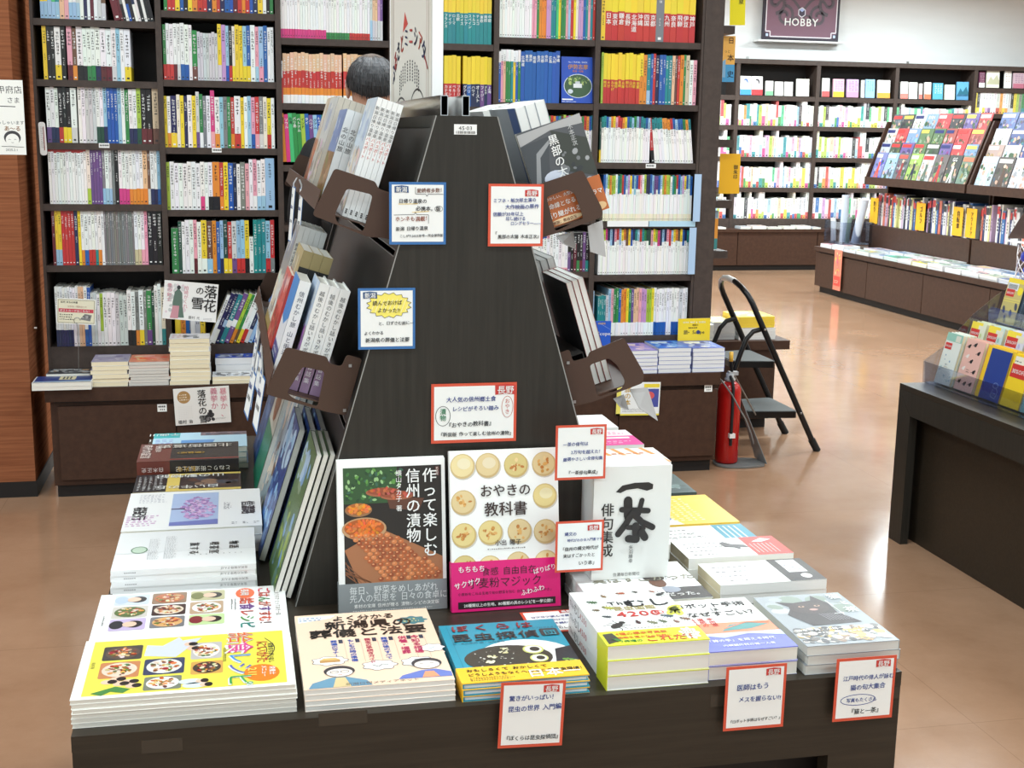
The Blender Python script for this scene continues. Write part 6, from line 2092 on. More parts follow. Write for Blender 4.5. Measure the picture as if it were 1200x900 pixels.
for lab, bl, br, w_, h_, ln, ex in (
        ('red-framed insect card hanging over the table edge', (583, 877), (660, 873), 0.084, 0.089, [('驚きがいっぱい！', 0.13, 0.72, 0.095, PEN), ('昆虫の世界 入門編', 0.12, 0.56, 0.10, PEN), ('『ぼくらは昆虫探偵団』', 0.08, 0.12, 0.088, BLK)], None),
        ('red-framed robot surgery card hanging over the table edge', (847, 857), (918, 851), 0.0845, 0.090, [('医師はもう', 0.18, 0.63, 0.11, PEN), ('メスを握らない!!', 0.22, 0.45, 0.10, PEN), ('『ロボット手術はなぜすごい？』', 0.08, 0.12, 0.085, BLK)], None),
        ('red-framed cat haiku card hanging at the right table corner', (975, 846), (1047, 840), 0.087, 0.090, [('江戸時代の俳人が詠む', 0.12, 0.65, 0.088, PEN), ('猫の句大集合', 0.25, 0.49, 0.10, PEN), ('写真もたくさん', 0.20, 0.30, 0.075, PEN), ('『猫と一茶』', 0.25, 0.11, 0.095, BLK)], photo_bubble)):
    p, q = at_y(bl[0], bl[1], YF_), at_y(br[0], br[1], YF_)
    u = (q - p).normalized()
    v = Vector((0.02, -0.01, 1)).normalized()
    v = (v - u * v.dot(u)).normalized()
    card(lab, p, u, v, w_, h_, RED_B, ln, '長野', (0.66, 0.83), extra=ex)
card('red-framed card lying flat on the table behind the insect book', (0.405, 1.695, TZ + 0.0005), (1, 0, 0), (0.0, 1, 0), 0.09, 0.083, RED_B,
     [('コツコツ歩んで昆虫を', 0.12, 0.66, 0.085, PEN), ('追いかけて一冊に！', 0.3, 0.5, 0.08, PEN), ('今こそ読む本です', 0.3, 0.34, 0.08, PEN), ('『むし4200』', 0.4, 0.13, 0.08, BLK)], '長野', (0.66, 0.83))
# cards dangling from the left pockets, seen nearly edge on
for i, (px, py0, py1, y, w_) in enumerate(((343, 218, 282, 2.42, 0.05), (352, 220, 284, 2.34, 0.05), (303, 372, 440, 2.75, 0.08), (308, 392, 452, 2.62, 0.08), (300, 406, 470, 2.50, 0.085), (296, 430, 482, 2.38, 0.085), (306, 434, 497, 2.22, 0.085))):
    pt, pb = at_y(px, py0, y), at_y(px - (5 if i < 2 else 10), py1, y)
    u = Vector((0.07, -1, 0)).normalized()
    v = (pt - pb).normalized()
    n_ = ['small white card clipped under the upper left pocket, farther one', 'small white card clipped under the upper left pocket, nearer one', 'white blue-edged card dangling from the middle left pocket, farthest of five', 'white blue-edged card dangling from the middle left pocket, second farthest',
          'white blue-edged card dangling from the middle left pocket, middle of five', 'white blue-edged card dangling from the middle left pocket, second nearest', 'white blue-edged card dangling from the middle left pocket, nearest of five'][i]
    hh = (pt - pb).length
    v = (v - u * v.dot(u)).normalized()
    cd = card(n_, pb, u, v, w_, hh, BLUE_B, [('新潟の本', 0.15, 0.6, 0.14, PEN), ('おすすめ', 0.2, 0.35, 0.14, BLK)], '新潟', (0.1, 0.8))
    m = MB()
    a = pb + u * (w_ * 0.5) + v * (hh - 0.006)
    tube(m, [a, a + Vector((0, 0, 0.012)), Vector((0.1145, a.y, 1.362) if i < 2 else (0.0405, a.y, 1.088))], 0.0016, 6, (200, 204, 206))
    m.build('hanging_clip', 'gloss', cd)

# ------------------------------------------------------------------ stacks on the ledge below the bookcases
LZ = 0.446
GLG = 'books on the ledge under the bookcases'


def flat_art(c1, c2, c3, seed):
    def f(mb, fr, w, h):
        mb.rect(fr, 0, 0, w, h, c1, 0.0004)
        dots(mb, fr, 0, h * 0.1, w, h * 0.9, 26, [c2, c3, mixc(c1, c2, 0.5), mixc(c2, WHITE, 0.4)], min(w, h) * 0.05, min(w, h) * 0.16, 0.0007, seed)
        mb.rect(fr, w * 0.1, h * 0.72, w * 0.6, h * 0.84, mixc(c2, WHITE, 0.7), 0.0012)
    return f


def navy_landscape(mb, fr, w, h):
    mb.rect(fr, w * 0.02, h * 0.12, w * 0.98, h, (38, 62, 130), 0.0004)
    mb.rect(fr, w * 0.02, h * 0.02, w * 0.98, h * 0.22, (190, 190, 180), 0.0006)
    mb.poly(fr, [(w * 0.02, h * 0.2), (w * 0.98, h * 0.3), (w * 0.98, h * 0.12), (w * 0.02, h * 0.1)], (150, 180, 214), 0.0007)
    mb.rect(fr, w * 0.42, h * 0.42, w * 0.7, h * 0.92, (232, 222, 180), 0.0007)
    for k in range(3):
        mb.rect(fr, w * (0.48 + k * 0.06), h * 0.5, w * (0.51 + k * 0.06), h * 0.86, (60, 60, 70), 0.0010)


def led(x0p, x1p, ytop, n, label, art, page, yb0=None, yb1=None, zt=None, col=WHITE, spine='r', what='book', ycol=452, jitter=0.004):
    """Stack on the ledge between photo columns x0p and x1p whose top cover meets row ytop."""
    y0 = YB + (0.005 if yb0 is None else yb0)
    xa, xb = at_y(x0p, ycol, y0).x, at_y(x1p, ycol, y0).x
    zt = zt if zt else at_y((x0p + x1p) / 2, ytop, y0).z
    return stack(n, pile(label, n), what, label + ' stack', xa, xb, y0, y0 + (0.19 if yb1 is None else yb1), LZ, zt, art=art, page=page, col=col, spine=spine, jitter=jitter)


xa, xb = -0.775, -0.556
stack(2, pile('navy landscape photo book at the ledge corner beside the wood wall', 2), 'book', 'landscape photo books', xa, xb, 5.09, 5.225, LZ, 0.476, art=navy_landscape, spine='r', col=(238, 240, 240), jitter=0.004)
stack(2, pile('dark photo magazine lying behind the navy landscape book', 2), 'magazine', 'dark photo magazines', -0.74, -0.575, 5.232, 5.345, LZ, 0.484, art=flat_art((60, 62, 66), (150, 156, 160), (190, 150, 110), 3), col=(220, 220, 220))
led(108, 151, 424, 6, 'cream-edged paperback with a violet city cover on the ledge', flat_art((150, 142, 170), (110, 100, 140), (200, 190, 190), 5), PAGE2, yb1=0.17)
led(152, 199, 424, 8, 'grey-edged book with an orange patterned cover on the ledge', flat_art((226, 140, 110), (240, 100, 70), (236, 200, 150), 7), (214, 210, 202), yb1=0.17, col=(206, 206, 206))


def snow_art(mb, fr, w, h):
    mb.rect(fr, 0, 0, w, h, (236, 234, 238), 0.0003)
    dots(mb, fr, w * 0.3, h * 0.1, w * 0.8, h * 0.9, 16, [(120, 130, 126), (90, 96, 96), (206, 200, 206)], 0.006, 0.016, 0.0006, 5)
    scribble(mb, fr, w * 0.06, h * 0.2, w * 0.3, h * 0.8, 3, (206, 150, 170), 0.0008, 5)


tall = led(200, 247, 397, 11, 'cream-edged snow novel in the tallest stack on the ledge', snow_art, PAGE2, yb1=0.135)
led(249, 300, 441, 2, 'white flowered paperback low on the ledge beside the tallest stack', flat_art((236, 238, 240), (60, 60, 64), (206, 214, 226), 9), PAGE2, yb1=0.11)
xa, xb = at_y(253, 450, YB + 0.125).x, at_y(299, 450, YB + 0.125).x
stack(3, pile('blue topped book behind the white flowered paperbacks', 3), 'book', 'blue topped books', xa, xb, YB + 0.125, YB + 0.222, LZ, 0.530, art=flat_art((46, 84, 190), (30, 34, 60), (200, 210, 230), 13), col=(190, 196, 210), page=(220, 220, 222))
for a, b, yt, n, lab, cs in ((735, 770, 411, 6, 'violet sky magazine on the right ledge, left stack', ((150, 130, 206), (240, 190, 200), (90, 90, 200))),
                             (771, 809, 408, 6, 'blue sky magazine on the right ledge, middle stack', ((40, 110, 206), (170, 206, 236), (30, 60, 170))),
                             (811, 848, 408, 6, 'blue and white magazine on the right ledge beside the extinguisher', ((60, 100, 200), (220, 228, 240), (40, 60, 150)))):
    led(a, b, yt, n, lab, flat_art(*cs, 17 + n), (228, 230, 232), yb1=0.2, col=(60, 90, 190), jitter=0.003, ycol=438)

# signs and posters at the left bookcases
def snow_poster(mb, fr, w, h):
    mb.rect(fr, 0, 0, w, h, (244, 244, 242), 0.0003)
    dots(mb, fr, w * 0.03, h * 0.05, w * 0.45, h * 0.95, 30, [(214, 216, 216), (230, 214, 220), (200, 204, 204)], 0.004, 0.012, 0.0005, 6)
    mb.poly(fr, [(w * 0.22, h * 0.05), (w * 0.17, h * 0.42), (w * 0.2, h * 0.72), (w * 0.27, h * 0.82), (w * 0.34, h * 0.7), (w * 0.36, h * 0.35), (w * 0.40, h * 0.06)], (96, 120, 108), 0.0008)
    mb.poly(fr, [(w * 0.14, h * 0.03), (w * 0.18, h * 0.36), (w * 0.30, h * 0.36), (w * 0.29, h * 0.03)], (206, 150, 160), 0.0009)
    mb.disc(fr, w * 0.27, h * 0.84, w * 0.035, h * 0.055, (50, 50, 54), 0.0010, 14)
    mb.text(fr, '雪の剣士', w * 0.10, h * 0.93, h * 0.12, (206, 120, 140), 0.0010, vert=True)
    mb.text(fr, '柏崎がくれ', w * 0.41, h * 0.90, h * 0.12, (214, 140, 156), 0.0010, vert=True)
    mb.text(fr, '落花', w * 0.86, h * 0.95, h * 0.36, (40, 38, 38), 0.0012, vert=True, bold=True, sx=0.95, slant=0.1)
    mb.text(fr, 'の', w * 0.66, h * 0.90, h * 0.22, (40, 38, 38), 0.0012, vert=True, bold=True)
    mb.text(fr, '雪', w * 0.63, h * 0.62, h * 0.34, (40, 38, 38), 0.0012, vert=True, bold=True)
    mb.text(fr, '藤村 光', w * 0.48, h * 0.05, h * 0.085, (90, 90, 90), 0.0010)
    scribble(mb, fr, w * 0.76, h * 0.04, w * 0.95, h * 0.1, 2, (160, 160, 160), 0.0010, 7)


def signboard(name, label, cat, pts, y, art, tilt=0.0, col=WHITE, th=0.0012):
    """Thin board standing in a vertical plane at y through four photo corners (bl, br, tr, tl averaged)."""
    bl, br, tl = (at_y(p[0], p[1], y) for p in pts)
    u = br - bl
    w = u.length
    u.normalize()
    v = tl - bl
    v = v - u * v.dot(u)
    h = v.length
    v.normalize()
    v = (v + Vector((0, tilt, 0))).normalized()
    fr = Fr(bl, u, v)
    m_ = MB()
    m_.obox(fr.o - fr.n * th, fr.u, fr.v, fr.n, w, h, th, col)
    art(m_, fr, w, h)
    return m_, fr, w, h


t = thing('pop_sign', 'white snow novel sign with brushed black title above the tallest stack', 'sign', at_y(196, 372, YB + 0.1))
m, fr, w, h = signboard('', '', '', ((190, 373), (253, 378), (192.5, 328)), YB + 0.1, snow_poster)
m.build('sign_card', 'paper', t)
m = MB()
c = fr.pt(w * 0.5, 0.02) - fr.n * 0.004
tube(m, [c, Vector((c.x, c.y + 0.004, 0.648))], 0.0012, 6)
m.build('stem', 'steel', t)


def snow_flyer(mb, fr, w, h):
    mb.rect(fr, 0.002, 0.002, w - 0.002, h - 0.002, (238, 236, 232), 0.0003)
    mb.disc(fr, w * 0.18, h * 0.76, h * 0.17, h * 0.17, (176, 136, 84), 0.0006, 22)
    scribble(mb, fr, w * 0.1, h * 0.66, w * 0.27, h * 0.86, 3, (238, 226, 206), 0.0009, 4)
    dots(mb, fr, w * 0.5, h * 0.03, w * 0.72, h * 0.4, 12, [(60, 58, 60), (40, 38, 40), (120, 116, 116)], 0.006, 0.014, 0.0006, 8)
    mb.text(fr, '落花の雪', w * 0.50, h * 0.93, h * 0.23, (34, 32, 32), 0.0012, vert=True, bold=True)
    mb.text(fr, '義挙か', w * 0.72, h * 0.97, h * 0.20, (206, 110, 136), 0.0012, vert=True)
    mb.text(fr, '暴挙か、', w * 0.89, h * 0.95, h * 0.20, (214, 120, 140), 0.0012, vert=True)
    for k in range(8):
        mb.text(fr, '・・・・・・・', w * (0.08 + k * 0.032), h * 0.52, h * 0.05, (100, 100, 100), 0.0010, vert=True)
    mb.text(fr, '植村 治', w * 0.05, h * 0.05, h * 0.11, (50, 48, 48), 0.0010, bold=True)
    scribble(mb, fr, w * 0.72, h * 0.1, w * 0.95, h * 0.15, 2, (130, 130, 130), 0.0010, 9)


m, fr, w, h = signboard('', '', '', ((206, 499), (271, 494.5), (203, 456)), YB - 0.0125, snow_flyer)
tag(m.build('poster', 'paper', loc=fr.o), 'white snow novel flyer with a gold seal hanging below the ledge', 'poster')


def card_poster(mb, fr, w, h):
    mb.rect(fr, 0.003, 0.003, w - 0.003, h - 0.003, (234, 230, 204), 0.0003)
    mb.line(fr, [(w * 0.04, h * 0.06), (w * 0.96, h * 0.06), (w * 0.96, h * 0.94), (w * 0.04, h * 0.94), (w * 0.04, h * 0.06)], 0.0015, (110, 106, 90), 0.0006)
    mb.text(fr, '信州 まちの本屋', w * 0.1, h * 0.82, h * 0.085, (70, 66, 58), 0.0009, bold=True)
    mb.text(fr, 'はがき・特別セット', w * 0.28, h * 0.66, h * 0.08, (160, 80, 70), 0.0009)
    mb.rect(fr, w * 0.06, h * 0.46, w * 0.94, h * 0.6, (206, 66, 84), 0.0006)
    mb.text(fr, 'ポストカードはこちら！', w * 0.08, h * 0.485, h * 0.105, WHITE, 0.0009, bold=True, sx=1.0)
    scribble(mb, fr, w * 0.08, h * 0.14, w * 0.45, h * 0.42, 3, (90, 86, 76), 0.0009, 6)
    mb.poly(fr, [(w * 0.6, h * 0.2), (w * 0.86, h * 0.14), (w * 0.9, h * 0.38), (w * 0.72, h * 0.42)], (130, 130, 130), 0.0008)
    dots(mb, fr, w * 0.64, h * 0.2, w * 0.86, h * 0.36, 8, [(80, 80, 84), (180, 180, 180)], 0.003, 0.006, 0.0011, 3)


t = thing('pop_sign', 'cream and red postcard sign on a wire stem beside the wood wall', 'sign', at_y(92, 425, YB + 0.14))
m, fr, w, h = signboard('', '', '', ((66, 379), (112, 381), (68, 349)), YB + 0.14, card_poster)
m.build('sign_card', 'paper', t)
m = MB()
c = fr.pt(w * 0.53, 0.008) - fr.n * 0.004
tube(m, [c, Vector((c.x, c.y + 0.002, 0.60)), Vector((c.x - 0.004, c.y, 0.488))], 0.0014, 6)
mr = [c + Vector((0.012 * math.cos(k * 0.6), -0.006, 0.008 + 0.012 * math.sin(k * 0.6))) for k in range(9)]
tube(m, mr, 0.0011, 6)
m.build('wire_stem', 'steel', t)


def scope_art(mb, fr, w, h):
    mb.rect(fr, 0, 0, w, h, (246, 214, 52), 0.0003)
    mb.text(fr, 'STAR MAP & GUIDE', w * 0.5, h * 0.80, h * 0.10, (240, 250, 240), 0.0008, align='c', bold=True)
    mb.text(fr, '雑誌の', w * 0.44, h * 0.68, h * 0.09, (120, 96, 30), 0.0008, bold=True)
    mb.text(fr, '●●●●●', w * 0.32, h * 0.57, h * 0.08, (70, 60, 40), 0.0008)
    mb.text(fr, '旅•Scope', w * 0.5, h * 0.34, h * 0.2, (90, 84, 60), 0.0010, align='c', bold=True)
    mb.disc(fr, w * 0.63, h * 0.41, h * 0.085, h * 0.085, (40, 60, 130), 0.0013, 16)


def scope_blue(mb, fr, w, h):
    mb.rect(fr, 0, 0, w, h, (38, 92, 200), 0.0003)
    mb.text(fr, '旅•Scope', w * 0.98, h * 0.42, h * 0.2, WHITE, 0.0008, align='r', bold=True)
    mb.line(fr, [(w * 0.4, h * 0.9), (w * 0.95, h * 0.66)], 0.001, (170, 200, 240), 0.0008)
    mb.text(fr, 'GUIDE', w * 0.3, h * 0.86, h * 0.1, (236, 190, 70), 0.0008, bold=True)


for lab, cs, yy, art in (('yellow magazine sign standing on the right ledge beside the end panel', ((794, 401), (831.5, 400), (795, 373.5)), YB + 0.205, scope_art),
                         ('blue magazine sign partly hidden behind the middle right pocket', ((693, 405), (715, 405), (694, 376)), YB + 0.17, scope_blue)):
    t = thing('pop_sign', lab, 'sign', at_y(cs[0][0], cs[0][1], yy))
    m, fr, w, h = signboard('', '', '', cs, yy, art)
    m.build('sign_card', 'gloss', t)
    m = MB()
    c = fr.pt(w * 0.55, 0.0) + Vector((0, 0.006, 0))
    m.box(c.x - 0.008, c.x + 0.008, c.y, c.y + 0.002, LZ, c.z + 0.05)
    m.build('stem', 'acrylic', t)


def flyer_art(mb, fr, w, h):
    mb.rect(fr, 0.002, 0.002, w - 0.002, h - 0.002, (240, 244, 246), 0.0003)
    mb.rect(fr, w * 0.0, 0, w * 0.1, h, (240, 230, 110), 0.0005)
    mb.rect(fr, 0, 0, w, h * 0.05, (240, 226, 90), 0.0005)
    mb.rect(fr, w * 0.55, h * 0.25, w * 0.97, h * 0.8, (70, 80, 160), 0.0005)
    mb.text(fr, '旅の本', w * 0.25, h * 0.88, h * 0.2, (200, 160, 40), 0.0008, vert=True, bold=True)
    mb.disc(fr, w * 0.75, h * 0.6, w * 0.12, h * 0.12, (214, 90, 90), 0.0008, 14)
    scribble(mb, fr, w * 0.15, h * 0.1, w * 0.9, h * 0.22, 3, (150, 156, 160), 0.0008, 5)
    mb.rect(fr, w * 0.62, h * 0.84, w * 0.98, h * 0.95, (236, 214, 60), 0.0005)


m, fr, w, h = signboard('', '', '', ((721.5, 487), (772, 486.5), (722, 448)), YB - 0.0125, flyer_art)
tag(m.build('poster', 'paper', loc=fr.o), 'yellow and blue flyer on the cabinet behind the grey pocket flaps', 'poster')


# blue guide standing face out on the fifth bay
def lighthouse_art(mb, fr, w, h):
    mb.rect(fr, 0, 0, w, h, (30, 78, 184), 0.0003)
    mb.text(fr, 'No.1 TRAVEL GUIDE', w * 0.5, h * 0.87, h * 0.045, (220, 228, 240), 0.0006, align='c')
    mb.text(fr, '伊勢志摩', w * 0.5, h * 0.74, h * 0.115, (196, 140, 70), 0.0007, align='c', bold=True)
    mb.text(fr, '鳥羽・松阪', w * 0.5, h * 0.67, h * 0.05, (196, 110, 70), 0.0006, align='c', bold=True)
    mb.disc(fr, w * 0.5, h * 0.37, w * 0.43, h * 0.26, (220, 230, 236), 0.0006, 30)
    mb.disc(fr, w * 0.5, h * 0.37, w * 0.41, h * 0.247, (56, 88, 58), 0.0008, 30)
    dots(mb, fr, w * 0.14, h * 0.38, w * 0.86, h * 0.58, 40, [(90, 130, 66), (170, 190, 110), (60, 90, 56), (120, 150, 90)], 0.003, 0.009, 0.0010, 4)
    mb.rect(fr, w * 0.36, h * 0.33, w * 0.62, h * 0.42, (226, 230, 232), 0.0014)
    mb.rect(fr, w * 0.42, h * 0.42, w * 0.56, h * 0.47, (200, 206, 210), 0.0014)
    mb.disc(fr, w * 0.27, h * 0.25, w * 0.08, h * 0.05, (206, 216, 226), 0.0014, 14)
    mb.rect(fr, w * 0.02, h * 0.06, w * 0.35, h * 0.09, WHITE, 0.0008)
    scribble(mb, fr, w * 0.02, h * 0.01, w * 0.5, h * 0.045, 1, (230, 236, 246), 0.0008, 5)


p, q = at_y(657.5, 119.5, YS + 0.03), at_y(696, 119.5, YS + 0.03)
ba = Vector((0, 0.10, 1)).normalized()
book('blue guide facing front with a round photo, second shelf of fifth bay', 'book', GLG, (p.x, YS + 0.036, ZE[1] + 0.002), (1, 0, 0), ba, q.x - p.x, 0.192, 0.012, (30, 78, 184), art=lighthouse_art)


# thermometer strip and paper note at the left
m = MB()
fr = Fr(at_y(47.5, 182, YS - 0.0035), (1, 0, 0), (-0.02, 0, 1))
rr = rounded([(0, 0), (0.026, 0), (0.026, 0.128), (0, 0.128)], 0.012)
t = thing('thermometer', 'slim white thermometer on the left bookcase side by the wood wall', 'thermometer', fr.o)
extruded(m, fr, rr, None, 0.003, (240, 240, 238))
for k in range(14):
    m.rect(fr, 0.006, 0.03 + k * 0.006, 0.012 if k % 3 else 0.016, 0.0308 + k * 0.006, (60, 60, 60), 0.0034)
m.build('scale_plate', 'paper', t)
m = MB()
tube(m, [fr.pt(0.018, 0.02, 0.0045), fr.pt(0.018, 0.11, 0.0045)], 0.0014, 6, (150, 40, 40))
m.build('tube', 'gloss', t)
bl = at_y(31, 181.5, 5.186)
m = MB()
fr = Fr((bl.x - 0.20, 5.1892, bl.z), (1, 0, 0), (0, 0, 1))
w, h = 0.20, at_y(26, 94, 5.186).z - bl.z
m.obox(fr.o, fr.u, fr.v, fr.n, w, h, 0.0008, (246, 246, 240))
G = (70, 70, 72)
m.text(fr, '甲府店', w - 0.092, h * 0.83, 0.030, G, 0.0012, slant=-0.1)
m.text(fr, 'さま', w - 0.060, h * 0.70, 0.024, G, 0.0012)
m.line(fr, [(0.01, h * 0.66), (w - 0.03, h * 0.645)], 0.003, G, 0.0012)
m.text(fr, 'いらっしゃいます', w - 0.13, h * 0.41, 0.016, (90, 96, 100), 0.0012)
m.text(fr, 'あ〜る', w - 0.075, h * 0.325, 0.020, (150, 100, 50), 0.0012, bold=True)
cx, cy = w - 0.047, h * 0.2
m.disc(fr, cx, cy + 0.008, 0.030, 0.026, (60, 60, 62), 0.0012, 20)
m.disc(fr, cx, cy, 0.024, 0.023, (246, 246, 240), 0.0016, 20)
for e in (-0.010, 0.010):
    m.line(fr, [(cx + e - 0.004, cy), (cx + e, cy + 0.003), (cx + e + 0.004, cy)], 0.0012, G, 0.0020)
m.line(fr, [(cx - 0.004, cy - 0.009), (cx, cy - 0.011), (cx + 0.004, cy - 0.009)], 0.0012, G, 0.0020)
m.line(fr, [(cx - 0.04, cy - 0.024), (cx + 0.04, cy - 0.026)], 0.0014, G, 0.0020)
m.text(fr, '2025.2.1', cx - 0.026, h * 0.05, 0.012, G, 0.0012)
tag(m.build('paper_note', 'paper', loc=fr.o), 'white handwritten note with a small face drawing on the wood wall', 'note')
# small metal joint plate on the wood wall
p = at_y(42, 384, 5.19)
m = MB()
m.box(p.x - 0.006, p.x + 0.004, 5.1875, 5.1895, p.z - 0.003, p.z + 0.003)
tag(m.build('wall_clip', 'alu', loc=p), 'tiny metal clip on a joint of the wood wall', 'clip')

# ------------------------------------------------------------------ yellow tags on the end panel side
def shelf_sign(label, pts, y, col, drawing):
    m_, f_, w_, h_ = signboard('', '', '', pts, y, drawing, col=col)
    return tag(m_.build('shelf_sign', 'paper', loc=f_.o), label, 'sign')


shelf_sign('bright yellow hot spring sign high beside the end panel', ((855, 29.5), (873, 29.5), (857, -14)), 5.78, (250, 240, 30), lambda mb, f, w, h: (mb.rect(f, 0, 0, w, h, (252, 242, 20), 0.0003), mb.text(f, '温泉', w * 0.72, h * 0.86, w * 0.34, INK, 0.0007, vert=True, bold=True)))
shelf_sign('orange and blue history sign beside the end panel', ((846, 96), (860, 96.2), (847.5, 42)), 5.74, (250, 190, 90), lambda mb, f, w, h: (
    mb.rect(f, 0, 0, w, h, (248, 190, 92), 0.0003), mb.rect(f, 0, 0, w, h * 0.38, (76, 166, 220), 0.0005), mb.poly(f, [(0, h * 0.1), (w * 0.25, h * 0.1), (w * 0.25, h * 0.5), (0, h * 0.45)], (140, 190, 226), 0.0006),
    mb.text(f, '日', w * 0.64, h * 0.97, w * 0.52, (70, 24, 24), 0.0008, vert=True, bold=True), mb.text(f, '本', w * 0.64, h * 0.60, w * 0.56, (60, 24, 24), 0.0008, vert=True, bold=True), mb.text(f, '史', w * 0.66, h * 0.245, w * 0.56, (20, 30, 50), 0.0008, vert=True, bold=True), mb.text(f, 'っと', w * 0.1, h * 0.64, w * 0.26, (90, 70, 60), 0.0008)))
shelf_sign('orange-yellow temple stamp sign beside the end panel', ((842, 227), (866, 227), (844, 180)), 5.76, (250, 186, 20), lambda mb, f, w, h: (mb.rect(f, 0, 0, w, h, (250, 190, 26), 0.0003), mb.text(f, '御朱印', w * 0.78, h * 0.72, w * 0.22, INK, 0.0007, vert=True, bold=True)))
shelf_sign('orange and teal strip low beside the end panel', ((836, 292), (840, 292), (837, 247)), 5.74, (240, 150, 50), lambda mb, f, w, h: (mb.rect(f, 0, 0, w, h, (238, 160, 60), 0.0003), mb.rect(f, 0, 0, w, h * 0.28, (70, 150, 150), 0.0005), mb.rect(f, 0, h * 0.8, w, h, (170, 200, 226), 0.0005)))

# ------------------------------------------------------------------ low cabinet behind the stepladder
SX0, SX1, SY0, SY1, SH = 2.075, 2.66, 5.88, 6.45, 0.452
t = thing('low_cabinet', 'low brown cabinet behind the stepladder with magazine stacks', 'cabinet', ((SX0 + SX1) / 2, SY0, 0))
m = MB()
m.box(SX0 + 0.02, SX1 - 0.02, SY0 + 0.03, SY1, 0.05, SH - 0.045)
m.build('body', 'cab', t)
m = MB()
m.box(SX0 + 0.03, SX1 - 0.05, SY0 + 0.05, SY1, 0, 0.05)
m.build('plinth', 'plinth', t)
m = MB()
m.box(SX0, SX1 + 0.04, SY0, SY1, SH - 0.045, SH)
m.build('top_board', 'cab', t)
stack(4, pile('yellow-edged guide magazine on the low cabinet behind the ladder', 4), 'magazine', 'yellow-edged guides behind the ladder', 2.44, 2.635, 5.93, 6.14, 0.512, 0.566, art=flat_art((246, 214, 60), (70, 110, 190), (250, 236, 120), 23), col=(244, 206, 50), page=(246, 214, 70))
stack(4, pile('white-edged magazine below the yellow-edged guides behind the ladder', 4), 'magazine', 'white-edged magazines behind the ladder', 2.445, 2.64, 5.925, 6.135, SH, 0.511, art=None, page=(236, 234, 230))
stack(5, pile('white and red magazine on the low cabinet, nearer the end panel', 5), 'magazine', 'white and red magazines behind the ladder', 2.115, 2.31, 5.92, 6.10, SH, 0.53, art=flat_art((238, 236, 234), (214, 110, 90), (150, 156, 170), 25), col=(226, 222, 220))
stack(5, pile('grey-edged magazine between the other stacks on the low cabinet', 5), 'magazine', 'grey-edged magazines behind the ladder', 2.30 + 0.015, 2.43, 5.94, 6.14, SH, 0.54, art=flat_art((240, 220, 140), (120, 130, 150), (220, 100, 90), 27), col=(200, 200, 200), page=(190, 188, 186))
stack(3, pile('orange and violet magazine behind the white and red ones', 3), 'magazine', 'orange and violet magazines behind the ladder', 2.12, 2.34, 6.15, 6.36, SH, 0.56, art=flat_art((226, 150, 120), (110, 80, 170), (250, 240, 230), 29), col=(150, 80, 140))

# ------------------------------------------------------------------ fire extinguisher
EX, EY, ER = 2.137, 5.255, 0.052
t = thing('fire_extinguisher', 'red fire extinguisher standing at the end of the bookcases', 'fire extinguisher', (EX, EY, 0.012))
m = MB()
lathe(m, (EX, EY, 0.012), [(0.0, 0.0), (ER * 0.92, 0.0), (ER, 0.008), (ER, 0.318), (ER * 0.97, 0.335), (ER * 0.84, 0.352), (ER * 0.6, 0.364), (ER * 0.4, 0.369), (0.0, 0.37)], 32)
m.build('cylinder', 'red', t)
m = MB()
lathe(m, (EX, EY, 0.38), [(0.0, 0.0), (0.024, 0.0), (0.025, 0.012), (0.018, 0.018), (0.018, 0.036), (0.0, 0.037)], 18)
m.box(EX - 0.010, EX + 0.034, EY - 0.012, EY + 0.012, 0.408, 0.424)
m.build('valve', 'greyplastic', t)
m = MB()
tube(m, [(EX + 0.005, EY - 0.006, 0.424), (EX + 0.002, EY - 0.004, 0.455), (EX - 0.002, EY - 0.002, 0.505)], 0.007, 8)
m.build('lever', 'black', t)
m = MB()
lathe(m, (EX - 0.001, EY - 0.003, 0.470), [(0.0, 0.0), (0.0095, 0.0), (0.0095, 0.018), (0.009, 0.042), (0.0, 0.044)], 12, (228, 178, 60))
m.build('safety_tip', 'gloss', t)
m = MB()
tube(m, [(EX - 0.006, EY - 0.02, 0.405), (EX - 0.006, EY - 0.045, 0.39), (EX - 0.006, EY - ER - 0.008, 0.36), (EX - 0.006, EY - ER - 0.009, 0.25), (EX - 0.007, EY - ER - 0.009, 0.10)], 0.007, 10)
m.build('hose', 'rubber', t)
m = MB()
m.box(EX - 0.016, EX + 0.010, EY - ER - 0.018, EY - ER + 0.004, 0.135, 0.155)
m.build('hose_clip', 'white', t)
st = thing('extinguisher_stand', 'smoke-grey stand with a bent side flap under the fire extinguisher', 'stand', (EX + 0.04, EY, 0))
m = MB()
fb = Fr((0, 0, 0.002), (1, 0, 0), (0, 1, 0))
cir = [(EX - 0.062, EY - 0.03), (EX - 0.03, EY - 0.075), (EX + 0.06, EY - 0.095), (EX + 0.165, EY - 0.075), (EX + 0.16, EY + 0.05), (EX + 0.03, EY + 0.075), (EX - 0.05, EY + 0.05)]
extruded(m, fb, rounded(cir, 0.03), None, 0.008)
m.build('base_plate', 'smoke', st)
m = MB()
A, B, C_, D = Vector((EX + 0.165, EY - 0.075, 0.010)), Vector((EX + 0.16, EY + 0.05, 0.010)), Vector((EX + 0.075, EY + 0.06, 0.27)), Vector((EX + 0.070, EY + 0.03, 0.29))
n = (B - A).cross(D - A).normalized() * 0.003
for q_ in ((A, B, C_, D), (A + n, D + n, C_ + n, B + n), (A, A + n, B + n, B), (B, B + n, C_ + n, C_), (C_, C_ + n, D + n, D), (D, D + n, A + n, A)):
    m.face(q_)
m.build('side_flap', 'smoke', st)
m = MB()
